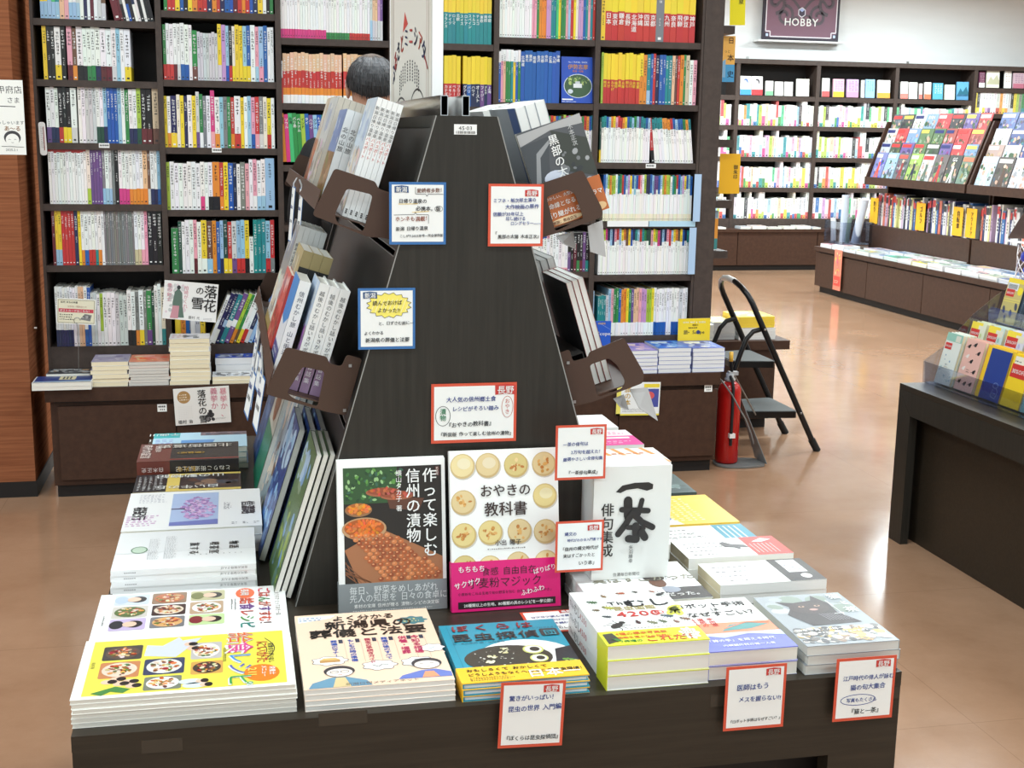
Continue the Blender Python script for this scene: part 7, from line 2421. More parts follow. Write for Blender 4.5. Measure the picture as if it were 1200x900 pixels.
ps = [at_y(845, 445, 5.20), at_y(858, 463, 5.19), at_y(866, 478, 5.19), at_y(874, 492, 5.19), at_y(880, 508, 5.20), at_y(883, 520, 5.22)]
tube(m, ps, 0.0035, 8)
m.build('support_rod', 'smoke', st)

# ------------------------------------------------------------------ stepladder
t = thing('step_ladder', 'black two-step folding stepladder with a rounded handrail beside the bookcases', 'stepladder', (2.45, 5.6, 0))
LY0, LY1 = 5.42, 5.78
hp = lambda s_, y: Vector((2.655 - 0.41 * s_, y, 0.80 * s_))       # along the leaning front legs
path = [hp(0.02, LY0)] + [hp(k, LY0) for k in (0.3, 0.6, 0.88)]
for k in range(1, 8):
    a_ = math.pi * k / 8
    path.append(Vector((hp(0.88 + 0.12 * math.sin(a_), 0).x, (LY0 + LY1) / 2 - (LY1 - LY0) / 2 * math.cos(a_), hp(0.88 + 0.12 * math.sin(a_), 0).z)))
path += [hp(k, LY1) for k in (0.88, 0.6, 0.3, 0.02)]
m = MB()
tube(m, path, 0.0135, 12)
m.build('handrail_frame', 'black', t)
m = MB()
tube(m, path[6:9], 0.0142, 12)
m.build('grip_label', 'white', t)
for y in (LY0, LY1):
    m = MB()
    tube(m, [hp(-0.0, y) + Vector((0.004, 0, 0.001)), hp(0.07, y)], 0.0175, 10)
    m.build('foot_cap', 'rubber', t)
for i, y in enumerate((LY0, LY1)):
    yy = y + (0.014 if i == 0 else -0.014)
    top = hp(0.73, yy)
    m = MB()
    tube(m, [top, top + Vector((-0.045, 0, -0.012)), top + Vector((-0.075, 0, -0.045)), top + Vector((-0.10, 0, -0.11)), Vector((2.105, yy, 0.02))], 0.0115, 10)
    m.build('rear_leg', 'black', t)
    m = MB()
    tube(m, [Vector((2.098, yy, 0.0)), Vector((2.112, yy, 0.045))], 0.016, 10)
    m.build('foot_cap', 'rubber', t)
for nm, s_, dep, th in (('upper_step', 0.535, 0.21, 0.028), ('lower_step', 0.235, 0.255, 0.03)):
    c = hp(s_, 0)
    sp_ = None
    m = MB()
    fr = Fr((c.x, 0, c.z), (1, 0, 0), (0, 1, 0))
    out_ = rounded([(0.0, LY0 + 0.016), (0.0, LY1 - 0.016), (-dep, LY1 - 0.05), (-dep, LY0 + 0.05)], 0.03)
    extruded(m, Fr((c.x, 0, c.z - th), (1, 0, 0), (0, 1, 0)), out_, None, th)
    so = m.build(nm, 'black', t)
    m = MB()
    inn = rounded([(-0.004, LY0 + 0.02), (-0.004, LY1 - 0.02), (-dep + 0.006, LY1 - 0.055), (-dep + 0.006, LY0 + 0.055)], 0.03)
    extruded(m, Fr((c.x, 0, c.z), (1, 0, 0), (0, 1, 0)), inn, None, 0.003)
    m.build('tread', 'tread', so)
for y in (LY0, LY1):
    s1 = hp(0.235, y)
    m = MB()
    tube(m, [Vector((2.235, y + (0.03 if y == LY0 else -0.03), 0.37)), Vector((s1.x - 0.2, y + (0.045 if y == LY0 else -0.045), s1.z - 0.015))], 0.0042, 8)
    m.build('brace_rod', 'steel', t)
for s_ in (0.73, 0.235):
    m = MB()
    c = hp(s_, LY0 - 0.0135)
    lathe(m, (c.x, c.y, c.z - 0.005), [(0.0, 0.0), (0.005, 0.001), (0.005, 0.009), (0.0, 0.01)], 10)
    m.build('rivet', 'steel', t)

# ------------------------------------------------------------------ the man in front of the third bay
def skin_mesh(name, joints, edges, mat, parent, root_i=0, sub=2):
    """Continuous surface grown over a skeleton: joints = (x, y, z, rx, ry)."""
    me = bpy.data.meshes.new(name)
    me.from_pydata([j[:3] for j in joints], edges, [])
    o = bpy.data.objects.new(name, me)
    COL.objects.link(o)
    md = o.modifiers.new('Skin', 'SKIN')
    md.use_smooth_shade = True
    md.branch_smoothing = 0.5
    for i, j in enumerate(joints):
        sv = me.skin_vertices[0].data[i]
        sv.radius = (j[3], j[4])
        sv.use_root = i == root_i
    sd = o.modifiers.new('Subsurf', 'SUBSURF')
    sd.levels = sd.render_levels = sub
    dg = bpy.context.evaluated_depsgraph_get()
    me2 = bpy.data.meshes.new_from_object(o.evaluated_get(dg))
    bpy.data.objects.remove(o)
    me2.name = name
    me2.materials.clear()
    me2.materials.append(MAT[mat])
    for p in me2.polygons:
        p.use_smooth = True
    o2 = bpy.data.objects.new(name, me2)
    COL.objects.link(o2)
    o2.parent = parent
    return o2


MX, MY = 0.445, 4.22
man = thing('person', 'grey-haired man in a black jacket reading before the third bookcase bay', 'person', (MX, MY, 0))
J = [(0, 0, 0.94, .135, .10), (0, 0, 1.08, .125, .095), (0, 0.005, 1.24, .145, .10), (0, 0.0, 1.37, .13, .085), (0, 0.01, 1.44, .06, .06), (0, 0.025, 1.50, .056, .058)]
E_ = [(0, 1), (1, 2), (2, 3), (3, 4), (4, 5)]
head0 = len(J)
J += [(0, 0.035, 1.545, .068, .082), (0, 0.03, 1.60, .074, .093), (0, 0.022, 1.645, .068, .086), (0, 0.018, 1.672, .036, .046)]
E_ += [(5, head0), (head0, head0 + 1), (head0 + 1, head0 + 2), (head0 + 2, head0 + 3)]
for s in (-1, 1):
    b = len(J)
    J += [(s * 0.175, 0.0, 1.385, .058, .058), (s * 0.225, 0.02, 1.14, .046, .044), (s * 0.15, 0.20, 1.10, .036, .034), (s * 0.075, 0.295, 1.15, .028, .022), (s * 0.06, 0.335, 1.165, .036, .016)]
    E_ += [(3, b), (b, b + 1), (b + 1, b + 2), (b + 2, b + 3), (b + 3, b + 4)]
    f0 = len(J)
    for k in range(4):
        q0 = (s * (0.06 - 0.008) + s * 0.0, 0.35, 1.145 + k * 0.017)
        ln = (0.062, 0.074, 0.070, 0.055)[3 - k] if k < 4 else 0.06
        J += [(s * 0.055, 0.362, 1.140 + k * 0.018, .0085, .0085), (s * 0.035, 0.385, 1.138 + k * 0.019, .008, .008), (s * 0.008 + s * (0.07 - ln), 0.384, 1.137 + k * 0.019, .0065, .0065)]
        E_ += [(b + 4, f0), (f0, f0 + 1), (f0 + 1, f0 + 2)]
        f0 += 3
    J += [(s * 0.045, 0.325, 1.195, .010, .010), (s * 0.022, 0.338, 1.205, .0085, .0085)]
    E_ += [(b + 3, f0), (f0, f0 + 1)]
    l = len(J)
    J += [(s * 0.085, 0.0, 0.86, .088, .09), (s * 0.095, 0.01, 0.48, .056, .058), (s * 0.10, -0.01, 0.10, .038, .042), (s * 0.105, 0.09, 0.04, .040, .03), (s * 0.105, 0.14, 0.03, .036, .024)]
    E_ += [(0, l), (l, l + 1), (l + 1, l + 2), (l + 2, l + 3), (l + 3, l + 4)]
skin_mesh('body', J, E_, 'skin', man)
J, E_ = [(0, 0, 0.90, .152, .118), (0, 0, 1.08, .146, .115), (0, 0.005, 1.24, .165, .12), (0, 0.0, 1.375, .15, .102), (0, 0.008, 1.435, .075, .075)], [(0, 1), (1, 2), (2, 3), (3, 4)]
for s in (-1, 1):
    b = len(J)
    J += [(s * 0.185, 0.0, 1.385, .072, .072), (s * 0.23, 0.02, 1.14, .062, .060), (s * 0.155, 0.19, 1.10, .050, .048), (s * 0.10, 0.262, 1.135, .044, .040)]
    E_ += [(3, b), (b, b + 1), (b + 1, b + 2), (b + 2, b + 3)]
skin_mesh('jacket', J, E_, 'jacket', man)
J, E_ = [(0, 0, 0.95, .145, .112)], []
for s in (-1, 1):
    b = len(J)
    J += [(s * 0.087, 0.0, 0.85, .10, .102), (s * 0.097, 0.01, 0.48, .074, .076), (s * 0.10, -0.01, 0.085, .062, .066)]
    E_ += [(0, b), (b, b + 1), (b + 1, b + 2)]
skin_mesh('trousers', J, E_, 'trousers', man)
for s in (-1, 1):
    skin_mesh('shoe', [(s * 0.10, -0.045, 0.042, .042, .036), (s * 0.102, 0.03, 0.048, .044, .040), (s * 0.105, 0.12, 0.036, .048, .030), (s * 0.106, 0.18, 0.030, .036, .022)], [(0, 1), (1, 2), (2, 3)], 'shoe', man)
# ears, nose and face details
m = MB()
for s in (-1, 1):
    vs, fs = [], []
    for i in range(7):
        for k in range(8):
            a_, b_ = math.pi * i / 6, 2 * math.pi * k / 8
            vs.append(Vector((MX + s * 0.075 + 0.009 * math.sin(a_) * math.cos(b_), MY + 0.03 + 0.018 * math.sin(a_) * math.sin(b_), 1.578 + 0.031 * math.cos(a_))))
    for i in range(6):
        for k in range(8):
            fs.append((i * 8 + k, i * 8 + (k + 1) % 8, (i + 1) * 8 + (k + 1) % 8, (i + 1) * 8 + k))
    m.add(vs, fs, WHITE, 0, True)
m.build('ears', 'skin', man)
m = MB()
tube(m, [(MX, MY + 0.112, 1.602), (MX, MY + 0.124, 1.582), (MX, MY + 0.136, 1.566), (MX, MY + 0.118, 1.556)], [.007, .009, .012, .008], 8)
m.build('nose', 'skin', man)
fr = Fr((MX + 0.05, MY + 0.1215, 1.50), (-1, 0, 0), (0, 0, 1))
for s in (-1, 1):
    m = MB()
    lathe(m, (MX + s * 0.03, MY + 0.108, 1.598), [(0, -0.007), (0.009, -0.004), (0.011, 0.0), (0.009, 0.004), (0, 0.007)], 12, (236, 236, 232))
    m.disc(Fr((MX + s * 0.03, MY + 0.1196, 1.598), (-1, 0, 0), (0, 0, 1)), 0, 0, 0.005, 0.005, (40, 30, 26), 0.0004)
    m.build('eye', 'gloss', man)
m = MB()
tube(m, [(MX - 0.022, MY + 0.108, 1.532), (MX, MY + 0.117, 1.530), (MX + 0.022, MY + 0.108, 1.532)], 0.0045, 8, (170, 96, 88))
m.build('mouth', 'gloss', man)
# hair: a cap of short locks over the crown, thinner at the top
rnd = random.Random(3)
m = MB()
vs, fs = [], []
NR, NS = 15, 30
for i in range(NR + 1):
    for k in range(NS):
        ph = 2 * math.pi * k / NS
        back = 0.5 - 0.5 * math.sin(ph)                     # 1 at the nape, 0 at the forehead
        end = math.radians(66 + 60 * back)
        th_ = end * i / NR
        q_ = 1.0 + rnd.uniform(-0.010, 0.010)
        vs.append(Vector((MX + 0.0815 * q_ * math.sin(th_) * math.cos(ph), MY + 0.020 + 0.098 * q_ * math.sin(th_) * math.sin(ph), 1.602 + 0.088 * q_ * math.cos(th_))))
for i in range(NR):
    for k in range(NS):
        fs.append((i * NS + k, i * NS + (k + 1) % NS, (i + 1) * NS + (k + 1) % NS, (i + 1) * NS + k))
def hair_tone(deg):
    if deg < 26:
        return mixc((108, 98, 92), (146, 134, 126), rnd.random())
    f_ = min(1.0, max(0.0, (deg - 40) / 40))
    return mixc(mixc((78, 79, 82), (150, 151, 154), rnd.random()), mixc((22, 22, 24), (58, 58, 61), rnd.random()), f_)


for n_, f in enumerate(fs):
    m.add([vs[i_] for i_ in f], [(3, 2, 1, 0)], hair_tone(math.degrees(math.acos(max(-1, min(1, (vs[f[0]].z - 1.602) / 0.088))))), 0, True)
for _ in range(1900):
    ph = rnd.uniform(0, 2 * math.pi)
    back = 0.5 - 0.5 * math.sin(ph)
    th_ = math.radians(66 + 60 * back) * math.sqrt(rnd.uniform(0.03, 1))
    d = Vector((math.sin(th_) * math.cos(ph), math.sin(th_) * math.sin(ph), math.cos(th_)))
    p = Vector((MX + 0.0815 * d.x, MY + 0.020 + 0.098 * d.y, 1.602 + 0.088 * d.z))
    dn = Vector((math.cos(th_) * math.cos(ph), math.cos(th_) * math.sin(ph), -math.sin(th_)))
    sd_ = d.cross(dn).normalized() * 0.0011
    tip = p + dn * 0.017 + d * rnd.uniform(0.001, 0.0045)
    m.face([p - sd_, p + sd_, tip], hair_tone(math.degrees(th_)))
m.build('hair', 'paper', man)
# the open book in his hands
t = book('open paperback held in the hands of the man at the third bay', 'book', None, (MX - 0.10, MY + 0.36, 1.135), (0.98, 0.15, 0), (0, 0.35, 1), 0.2, 0.15, 0.010, (210, 210, 206))

# ------------------------------------------------------------------ far wall of bookcases
YW, YWB = 13.4, 13.18
rb = random.Random(21)
fx = [at_y(p, 72, YW).x for p in (866, 960.5, 1053, 1145.5)]
bw = fx[1] - fx[0]
fx = [fx[0] - bw] + fx + [fx[-1] + bw]
fz = [at_y(865, y, YW).z for y in (111.5, 146.5, 183.5, 219.5, 256)]
ftop = at_y(865, 74, YW).z
fz4 = [at_y(1150, 103, YW).z, at_y(1150, 133, YW).z, at_y(1150, 170, YW).z] + fz[3:]
far_names = ['first far bay, behind the end panel signs', 'second far bay, left of the aisle', 'third far bay, above the poster tubes', 'fourth far bay, above the magazine rack', 'last far bay at the right']
for i in range(5):
    bookcase('dark brown bookcase on the far wall, ' + far_names[i], fx[i], fx[i + 1], fz4 if i == 4 else fz, YW, 0.3, 0.45, ftop, 0.022, 0.05, 'case', top=True)
    t = thing('base_cabinet', 'low brown base cabinet on the far wall, ' + far_names[i], 'cabinet', (fx[i] + bw / 2, YWB, 0))
    m = MB()
    m.box(fx[i] + 0.004, fx[i + 1] - 0.004, YWB, YW + 0.3, 0.06, 0.42)
    m.build('door', 'cab', t)
    m = MB()
    m.box(fx[i], fx[i + 1], YWB + 0.03, YW + 0.2, 0, 0.06)
    m.build('plinth', 'plinth', t)
    m = MB()
    m.box(fx[i], fx[i + 1], YWB - 0.015, YW, 0.42, 0.452)
    m.build('ledge', 'cab', t)


def far_spec(n, seed, mode='w'):
    rr_ = random.Random(seed)
    out = []
    for _ in range(n):
        a = rr_.random()
        if a < 0.62:
            tk = rr_.choice('wwwwwcs') + '/' + rr_.choice('roylbpvqht') + rr_.choice(('18', '25', '30', '45'))
        elif a < 0.75:
            tk = 'w'
        else:
            tk = rr_.choice('yyqlproibztka') + ('/w30' if rr_.random() < 0.4 else '')
        tk += '*%.1f' % rr_.uniform(0.7, 1.5)
        tk += '^%.2f' % (rr_.uniform(0.9, 1.0) if rr_.random() < 0.9 else 1.25)
        out.append(tk)
    return ' '.join(out)


rows_f = ['second shelf', 'third shelf', 'fourth shelf', 'lowest shelf']
for r in range(4):
    z = fz[r + 1]
    for b, (pa, pb, n) in enumerate(((842, 860, 6), (866, 957, 29), (961, 1049, 27), (1053, 1142, 28))):
        if b == 3 and r > 0:
            continue
        if b == 2 and r == 1:
            pb, n = 1046, 26
        sh = -2.2 * (r + 1)
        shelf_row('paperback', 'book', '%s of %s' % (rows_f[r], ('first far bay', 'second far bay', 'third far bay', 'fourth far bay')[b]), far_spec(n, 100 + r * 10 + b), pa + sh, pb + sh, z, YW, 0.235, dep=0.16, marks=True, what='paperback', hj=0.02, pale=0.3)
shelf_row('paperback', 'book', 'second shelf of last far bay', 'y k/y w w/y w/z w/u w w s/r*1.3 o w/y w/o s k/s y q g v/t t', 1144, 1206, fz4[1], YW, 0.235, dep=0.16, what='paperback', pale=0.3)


def face_row(z, items, what):
    for n, (pa, pb, h, c, c2, st, tc) in enumerate(items):
        p, q = at_y(pa, 105, YW + 0.03), at_y(pb, 105, YW + 0.03)
        def art(mb, fr, w, hh, c=c, c2=c2, st=st, tc=tc):
            mb.rect(fr, 0, 0, w, hh, c, 0.0008)
            if c2:
                mb.rect(fr, 0, 0, w, hh * 0.3, c2, 0.0016)
            if st == 'face':
                mb.disc(fr, w * 0.5, hh * 0.7, w * 0.22, hh * 0.17, tc, 0.0016, 16)
                mb.disc(fr, w * 0.42, hh * 0.62, w * 0.2, hh * 0.16, (250, 246, 242), 0.0022, 16)
            elif st == 'hill':
                mb.poly(fr, [(0, hh * 0.2), (w * 0.3, hh * 0.65), (w * 0.5, hh * 0.45), (w * 0.8, hh * 0.75), (w, hh * 0.4), (w, hh * 0.2)], tc, 0.0016)
            else:
                for k in range(3):
                    scribble(mb, fr, w * (0.2 + 0.26 * k), hh * 0.35, w * (0.38 + 0.26 * k), hh * 0.92, 6, tc, 0.0022, 60 + n * 3 + k)
        book('%s, %s from left on the top shelf of %s' % (st if ' ' in st else 'display book', ordinal(n + 1), what), 'book', 'display books on the far wall', (p.x, YW + 0.035, z + 0.004), (1, 0, 0), (0, 0.08, 1), q.x - p.x - 0.004, h, 0.02, c, art=art, name='display_book')


W_ = (244, 244, 240)
face_row(fz[0], [(867, 880, .20, W_, (60, 150, 220), 'face', (60, 100, 170)), (880.5, 893.5, .20, W_, (206, 50, 56), 'face', (50, 46, 52)), (897, 906, .155, W_, (120, 180, 140), 'a', (90, 110, 90)), (908, 917.5, .15, W_, None, 'a', (120, 100, 90)), (919, 929, .15, W_, None, 'a', (206, 130, 110)), (933, 948, .185, (240, 240, 230), None, 'a', (226, 200, 190))], 'the second far bay')
face_row(fz[0], [(963, 972, .20, W_, (214, 90, 90), 'a', (190, 90, 90)), (976, 989, .195, (230, 180, 200), (236, 190, 60), 'a', (206, 60, 120)), (992, 1006, .195, (200, 170, 214), (210, 150, 180), 'a', (120, 60, 150)), (1009, 1013, .19, (230, 232, 232), None, 'a', (140, 160, 170)), (1014, 1025, .20, (150, 196, 230), None, 'a', (40, 110, 200)), (1028, 1043, .195, W_, (240, 160, 70), 'a', (50, 48, 46))], 'the third far bay')
face_row(fz[0], [(1055, 1064, .185, W_, (230, 130, 120), 'a', (206, 60, 60)), (1065, 1075, .18, W_, None, 'a', (120, 120, 150)), (1077, 1081, .17, (226, 220, 220), (214, 120, 110), 'a', (160, 120, 120)), (1083, 1091, .185, W_, (230, 120, 90), 'a', (206, 70, 60)), (1093, 1105, .18, (90, 170, 196), None, 'a', W_), (1107, 1119, .165, (214, 232, 214), None, 'a', (90, 140, 110)), (1121, 1135, .20, (100, 170, 210), (90, 150, 190), 'hill', (50, 110, 130))], 'the fourth far bay')
face_row(fz4[0], [(1146, 1153, .175, (110, 60, 84), W_, 'a', (206, 190, 200)), (1155, 1170, .19, (230, 230, 214), None, 'hill', (190, 190, 160)), (1176, 1184, .19, W_, None, 'a', (170, 120, 60)), (1186, 1199, .175, (206, 180, 190), (196, 120, 140), 'a', (130, 80, 130))], 'the last far bay')
for k, (pa, pb) in enumerate(((842, 851), (868, 880), (882, 898), (900, 916), (919, 932), (934, 950), (952, 962))):
    y0 = YWB + 0.01
    xa, xb = at_y(pa, 268, y0).x, at_y(pb, 268, y0).x
    c = [(236, 236, 232), (206, 214, 220), (236, 220, 214), (230, 232, 226), (240, 236, 226)][k % 5]
    stack(2, pile('thin white book, %s stack from the end panel on the far ledge' % ORD[k + 1], 2), 'book', 'thin books on the far ledge', xa, xb, y0, y0 + 0.17, 0.453, 0.453 + 0.018 + 0.008 * (k % 3), art=flat_art(c, (200, 160, 150), (160, 190, 210), 70 + k), col=c)


# HOBBY sign
p0, p1 = at_y(893, 46, 13.7), at_y(982, 48, 13.7)
w, h = p1.x - p0.x, 0.64
t = thing('hanging_sign', 'maroon sign with grey scrollwork and white HOBBY lettering high on the far wall', 'sign', (p0.x, 13.70, p0.z))
m = MB()
fr = Fr((p0.x, 13.70, p0.z), (1, 0, 0), (0, 0, 1))
m.obox(fr.o - fr.n * 0.03, fr.u, fr.v, fr.n, w, h, 0.03, (52, 46, 58))
m.rect(fr, 0.03, 0.03, w - 0.03, h - 0.03, (126, 92, 108), 0.001)
e, s_ = 0.035, 0.055
m.line(fr, [(e, h), (e, e + s_), (e + s_, e + s_), (e + s_, e), (w - e - s_, e), (w - e - s_, e + s_), (w - e, e + s_), (w - e, h)], 0.012, (232, 226, 232), 0.003)
for a in (0.03, w - 0.075):
    m.rect(fr, a, 0.03, a + 0.045, 0.075, (52, 46, 58), 0.003)
    m.rect(fr, a + 0.008, 0.036, a + 0.036, 0.066, (190, 206, 236), 0.005)
G_ = (92, 84, 92)


def spiral(cx, cy, r, a0, turns, wd, sgn=1):
    pts = []
    for k in range(30):
        f = k / 29
        a = a0 + sgn * 2 * math.pi * turns * f
        q = r * (1 - 0.78 * f)
        pts.append((min(max(cx + q * math.cos(a), 0.05), w - 0.05), min(max(cy + q * math.sin(a), 0.05), h - 0.05)))
    m.line(fr, pts, wd, G_, 0.002)


for sx_ in (-1, 1):
    spiral(w / 2 + sx_ * 0.20, 0.26, 0.11, math.pi / 2, 1.3, 0.034, sx_)
    spiral(w / 2 + sx_ * 0.31, 0.40, 0.12, -math.pi / 2, 1.1, 0.04, -sx_)
    spiral(w / 2 + sx_ * 0.07, 0.23, 0.05, math.pi, 1.0, 0.02, -sx_)
    m.line(fr, [(w / 2 + sx_ * k, 0.30 + 0.16 * math.sin(k * 9)) for k in (0, 0.05, 0.1, 0.15, 0.2, 0.25, 0.3)], 0.03, G_, 0.0022)
hx = [(w / 2 + 0.045 * math.cos(math.radians(90 + 60 * k)), 0.30 + 0.052 * math.sin(math.radians(90 + 60 * k))) for k in range(7)]
m.poly(fr, hx[:6], (74, 66, 84), 0.003)
m.line(fr, hx, 0.009, (236, 236, 246), 0.004)
m.poly(fr, [(w / 2 - 0.03, 0.325), (w / 2, 0.305), (w / 2 + 0.03, 0.325), (w / 2, 0.345)], (170, 190, 236), 0.0045)
m.text(fr, 'HOBBY', w / 2, 0.155, 0.115, WHITE, 0.005, align='c', bold=True, sx=1.0)
m.build('sign_face', 'paper', t)
m = MB()
m.box(p0.x - 0.07, p1.x + 0.05, 13.63, 13.80, p0.z - 0.024, p0.z - 0.006)
m.build('rail', 'white', t)
for px in (876, 1064):
    p = at_y(px, 69, YW + 0.05)
    m = MB()
    m.box(p.x - 0.012, p.x + 0.012, YW + 0.04, YW + 0.06, ftop + 0.05, ftop + 0.075)
    tag(m.build('bracket_clip', 'steel', loc=p), 'small metal clip on top of the far bookcases, ' + ('beside the maroon sign' if px == 876 else 'above the magazine rack'), 'clip')

# ------------------------------------------------------------------ island cabinet with the magazine rack
IX = 5.43
ye = [11.36, 10.33, 9.38, 8.43, 7.48]
t = thing('island_cabinet', 'long brown island cabinet carrying magazine stacks across the aisle', 'cabinet', (IX, 9.4, 0))
m = MB()
m.box(IX + 0.02, 6.35, 7.50, 11.34, 0.055, 0.385)
m.build('body', 'cab', t)
for k in range(4):
    m = MB()
    m.box(IX, IX + 0.02, ye[k + 1] + 0.004, ye[k] - 0.004, 0.06, 0.375)
    m.build('front_panel', 'cab', t)
m = MB()
m.box(IX + 0.04, 6.33, 7.52, 11.32, 0, 0.055)
m.build('plinth', 'plinth', t)
m = MB()
m.box(IX - 0.015, 6.36, 7.48, 11.38, 0.39, 0.43)
m.build('top_board', 'cab', t)


def riser(label, ya, yb):
    t = thing('magazine_rack', label, 'magazine rack', (5.80, (ya + yb) / 2, 0.43))
    for y in (ya, yb - 0.02):
        m = MB()
        extruded(m, Fr((0, y + 0.02, 0), (1, 0, 0), (0, 0, 1)), [(5.80, 0.43), (6.2, 0.43), (6.2, 1.60), (5.90, 1.60), (5.72, 1.09), (5.72, 1.03), (5.95, 1.03), (5.95, 0.66), (5.80, 0.66)], None, 0.02)
        m.build('side_panel', 'cab', t)
    m = MB()
    m.box(5.80, 5.815, ya + 0.021, yb - 0.021, 0.43, 0.645)
    m.build('kick_board', 'cab', t)
    m = MB()
    m.box(5.80, 6.18, ya + 0.021, yb - 0.021, 0.645, 0.66)
    m.build('bin_shelf', 'cab', t)
    m = MB()
    m.box(6.18, 6.2, ya + 0.021, yb - 0.021, 0.43, 1.58)
    m.build('back_panel', 'caseback', t)
    for k in range(4):
        x0, z0 = 5.735 + k * 0.05, 1.055 + k * 0.125
        m = MB()
        m.obox((x0, ya + 0.021, z0), (1, 0, 0), (0, 1, 0), (0, 0, 1), 0.05 if k < 3 else 0.3, yb - ya - 0.042, 0.008)
        if k == 0:
            m.box(5.715, 5.735, ya + 0.0, yb - 0.0, 1.03, 1.10)
        m.build('tier', 'cab', t)
    for k in range(4):
        x0, z0 = 5.785 + k * 0.05, 1.063 + k * 0.125
        m = MB()
        m.obox((x0 + 0.002, ya + 0.021, z0), Vector((0.05, 0, 0.117)).normalized(), (0, 1, 0), Vector((0.117, 0, -0.05)).normalized(), 0.12, yb - ya - 0.042, 0.004)
        m.build('tier_back', 'caseback', t)
    return t


riser('brown magazine rack with four sloping tiers of magazines on the island', 9.35, 11.04)
riser('brown magazine rack on the island, nearer one with fashion magazines', 7.55, 9.32)
SPORT = [(40, 60, 40), (190, 200, 214), (70, 110, 60), (206, 40, 44), (30, 32, 38), (226, 226, 224), (110, 150, 200), (150, 196, 70), (90, 70, 150), (236, 236, 236), (60, 70, 84), (170, 60, 50)]
mg = random.Random(31)


def mag(y_left, w, k, c, seed, label, title=None, tcol=None, fig=None):
    """Face-out magazine on tier k of the rack, facing the aisle (-x)."""
    x0, z0 = 5.738 + k * 0.05, 1.065 + k * 0.125
    v = Vector((0.30, 0, 1)).normalized()
    fr = Fr((x0 + 0.006, y_left, z0), (0, -1, 0), v)
    c = mixc(c, (150, 150, 150), 0.3)
    h = 0.27 if k == 0 else 0.235
    m = MB()
    m.obox(fr.o - fr.n * 0.005, fr.u, fr.v, fr.n, w, h, 0.005, c)
    rr_ = random.Random(seed)
    dots(m, fr, 0, 0, w, h * 0.8, 30, [mixc(c, WHITE, rr_.uniform(0.1, 0.5)), mixc(c, INK, rr_.uniform(0.2, 0.6)), vary(c, 50), (60, 90, 60), (200, 160, 140)], 0.005, 0.026, 0.0010, seed)
    if fig:
        m.poly(fr, [(w * 0.32, h * 0.1), (w * 0.45, h * 0.55), (w * 0.40, h * 0.66), (w * 0.60, h * 0.66), (w * 0.62, h * 0.4), (w * 0.72, h * 0.08), (w * 0.6, h * 0.08), (w * 0.53, h * 0.35), (w * 0.42, h * 0.08)], fig, 0.0020)
        m.disc(fr, w * 0.5, h * 0.73, w * 0.075, h * 0.055, SKIN, 0.0024, 12)
    if title:
        m.text(fr, title, w * 0.5, h * 0.80, min(h * 0.17, w * 1.1 / max(1, len(title) * 0.75)), tcol or WHITE, 0.0030, align='c', bold=True)
    else:
        m.rect(fr, w * 0.06, h * 0.82, w * rr_.uniform(0.6, 0.94), h * 0.94, tcol or mixc(c, WHITE, 0.75), 0.0022)
    tag(m.build('magazine', 'gloss', loc=fr.o), label, 'magazine', 'magazines on the sloping rack')


tier_names = ['bottom tier', 'second tier', 'third tier', 'top tier']
t0 = [((110, 120, 190), None, None, (220, 90, 70)), ((150, 190, 220), None, None, None), ((80, 90, 96), None, (220, 90, 80), (150, 60, 60)), ((150, 196, 70), None, None, (40, 44, 70)), ((200, 206, 206), None, (214, 60, 60), (90, 110, 96)), ((90, 84, 84), 'G', (230, 60, 50), (190, 60, 60)), ((40, 46, 44), 'GG', (240, 240, 240), (210, 210, 206)), ((96, 130, 110), None, (236, 120, 90), None)]
y = 11.015
for i, (c, ti, tc, fg) in enumerate(t0):
    mag(y, 0.195, 0, c, 300 + i, '%s magazine, %s from left, bottom tier of the island rack' % (('violet', 'pale blue', 'grey sports', 'lime golf', 'white and red', 'grey and red', 'black baseball', 'green')[i], ordinal(i + 1)), ti, tc, fg)
    y -= 0.207
for k in (1, 2, 3):
    y, i = 11.015, 0
    while y > 9.55:
        w = mg.uniform(0.17, 0.21)
        c = mg.choice(SPORT)
        ti, tc = None, mg.choice([(240, 240, 240), (220, 60, 60), (240, 220, 90), (40, 50, 110)])
        if k == 3 and i == 3:
            c, ti, tc = (130, 170, 210), 'EVEN', WHITE
        if k == 3 and i == 4:
            c, tc = (206, 44, 52), WHITE
        mag(y, w, k, c, 340 + k * 20 + i, 'sports magazine, %s from left, %s of the island rack' % (ordinal(i + 1), tier_names[k]), ti, tc)
        y -= w + 0.012
        i += 1
for k in range(4):
    y, i = 9.285, 0
    while y > 8.0:
        w = 0.215
        c = [(190, 206, 222), (60, 54, 50), (206, 214, 226), (150, 170, 200), (120, 90, 80)][i % 5] if k == 0 else mg.choice([(40, 60, 130), (232, 232, 232), (206, 210, 216), (60, 90, 160), (180, 150, 140)])
        mag(y, w, k, c, 400 + k * 20 + i, 'fashion magazine, %s from left, %s of the nearer island rack' % (ordinal(i + 1), tier_names[k]), None, None, ((230, 220, 214), (90, 70, 60), (206, 206, 214))[i % 3] if k == 0 else None)
        y -= w + 0.012
        i += 1


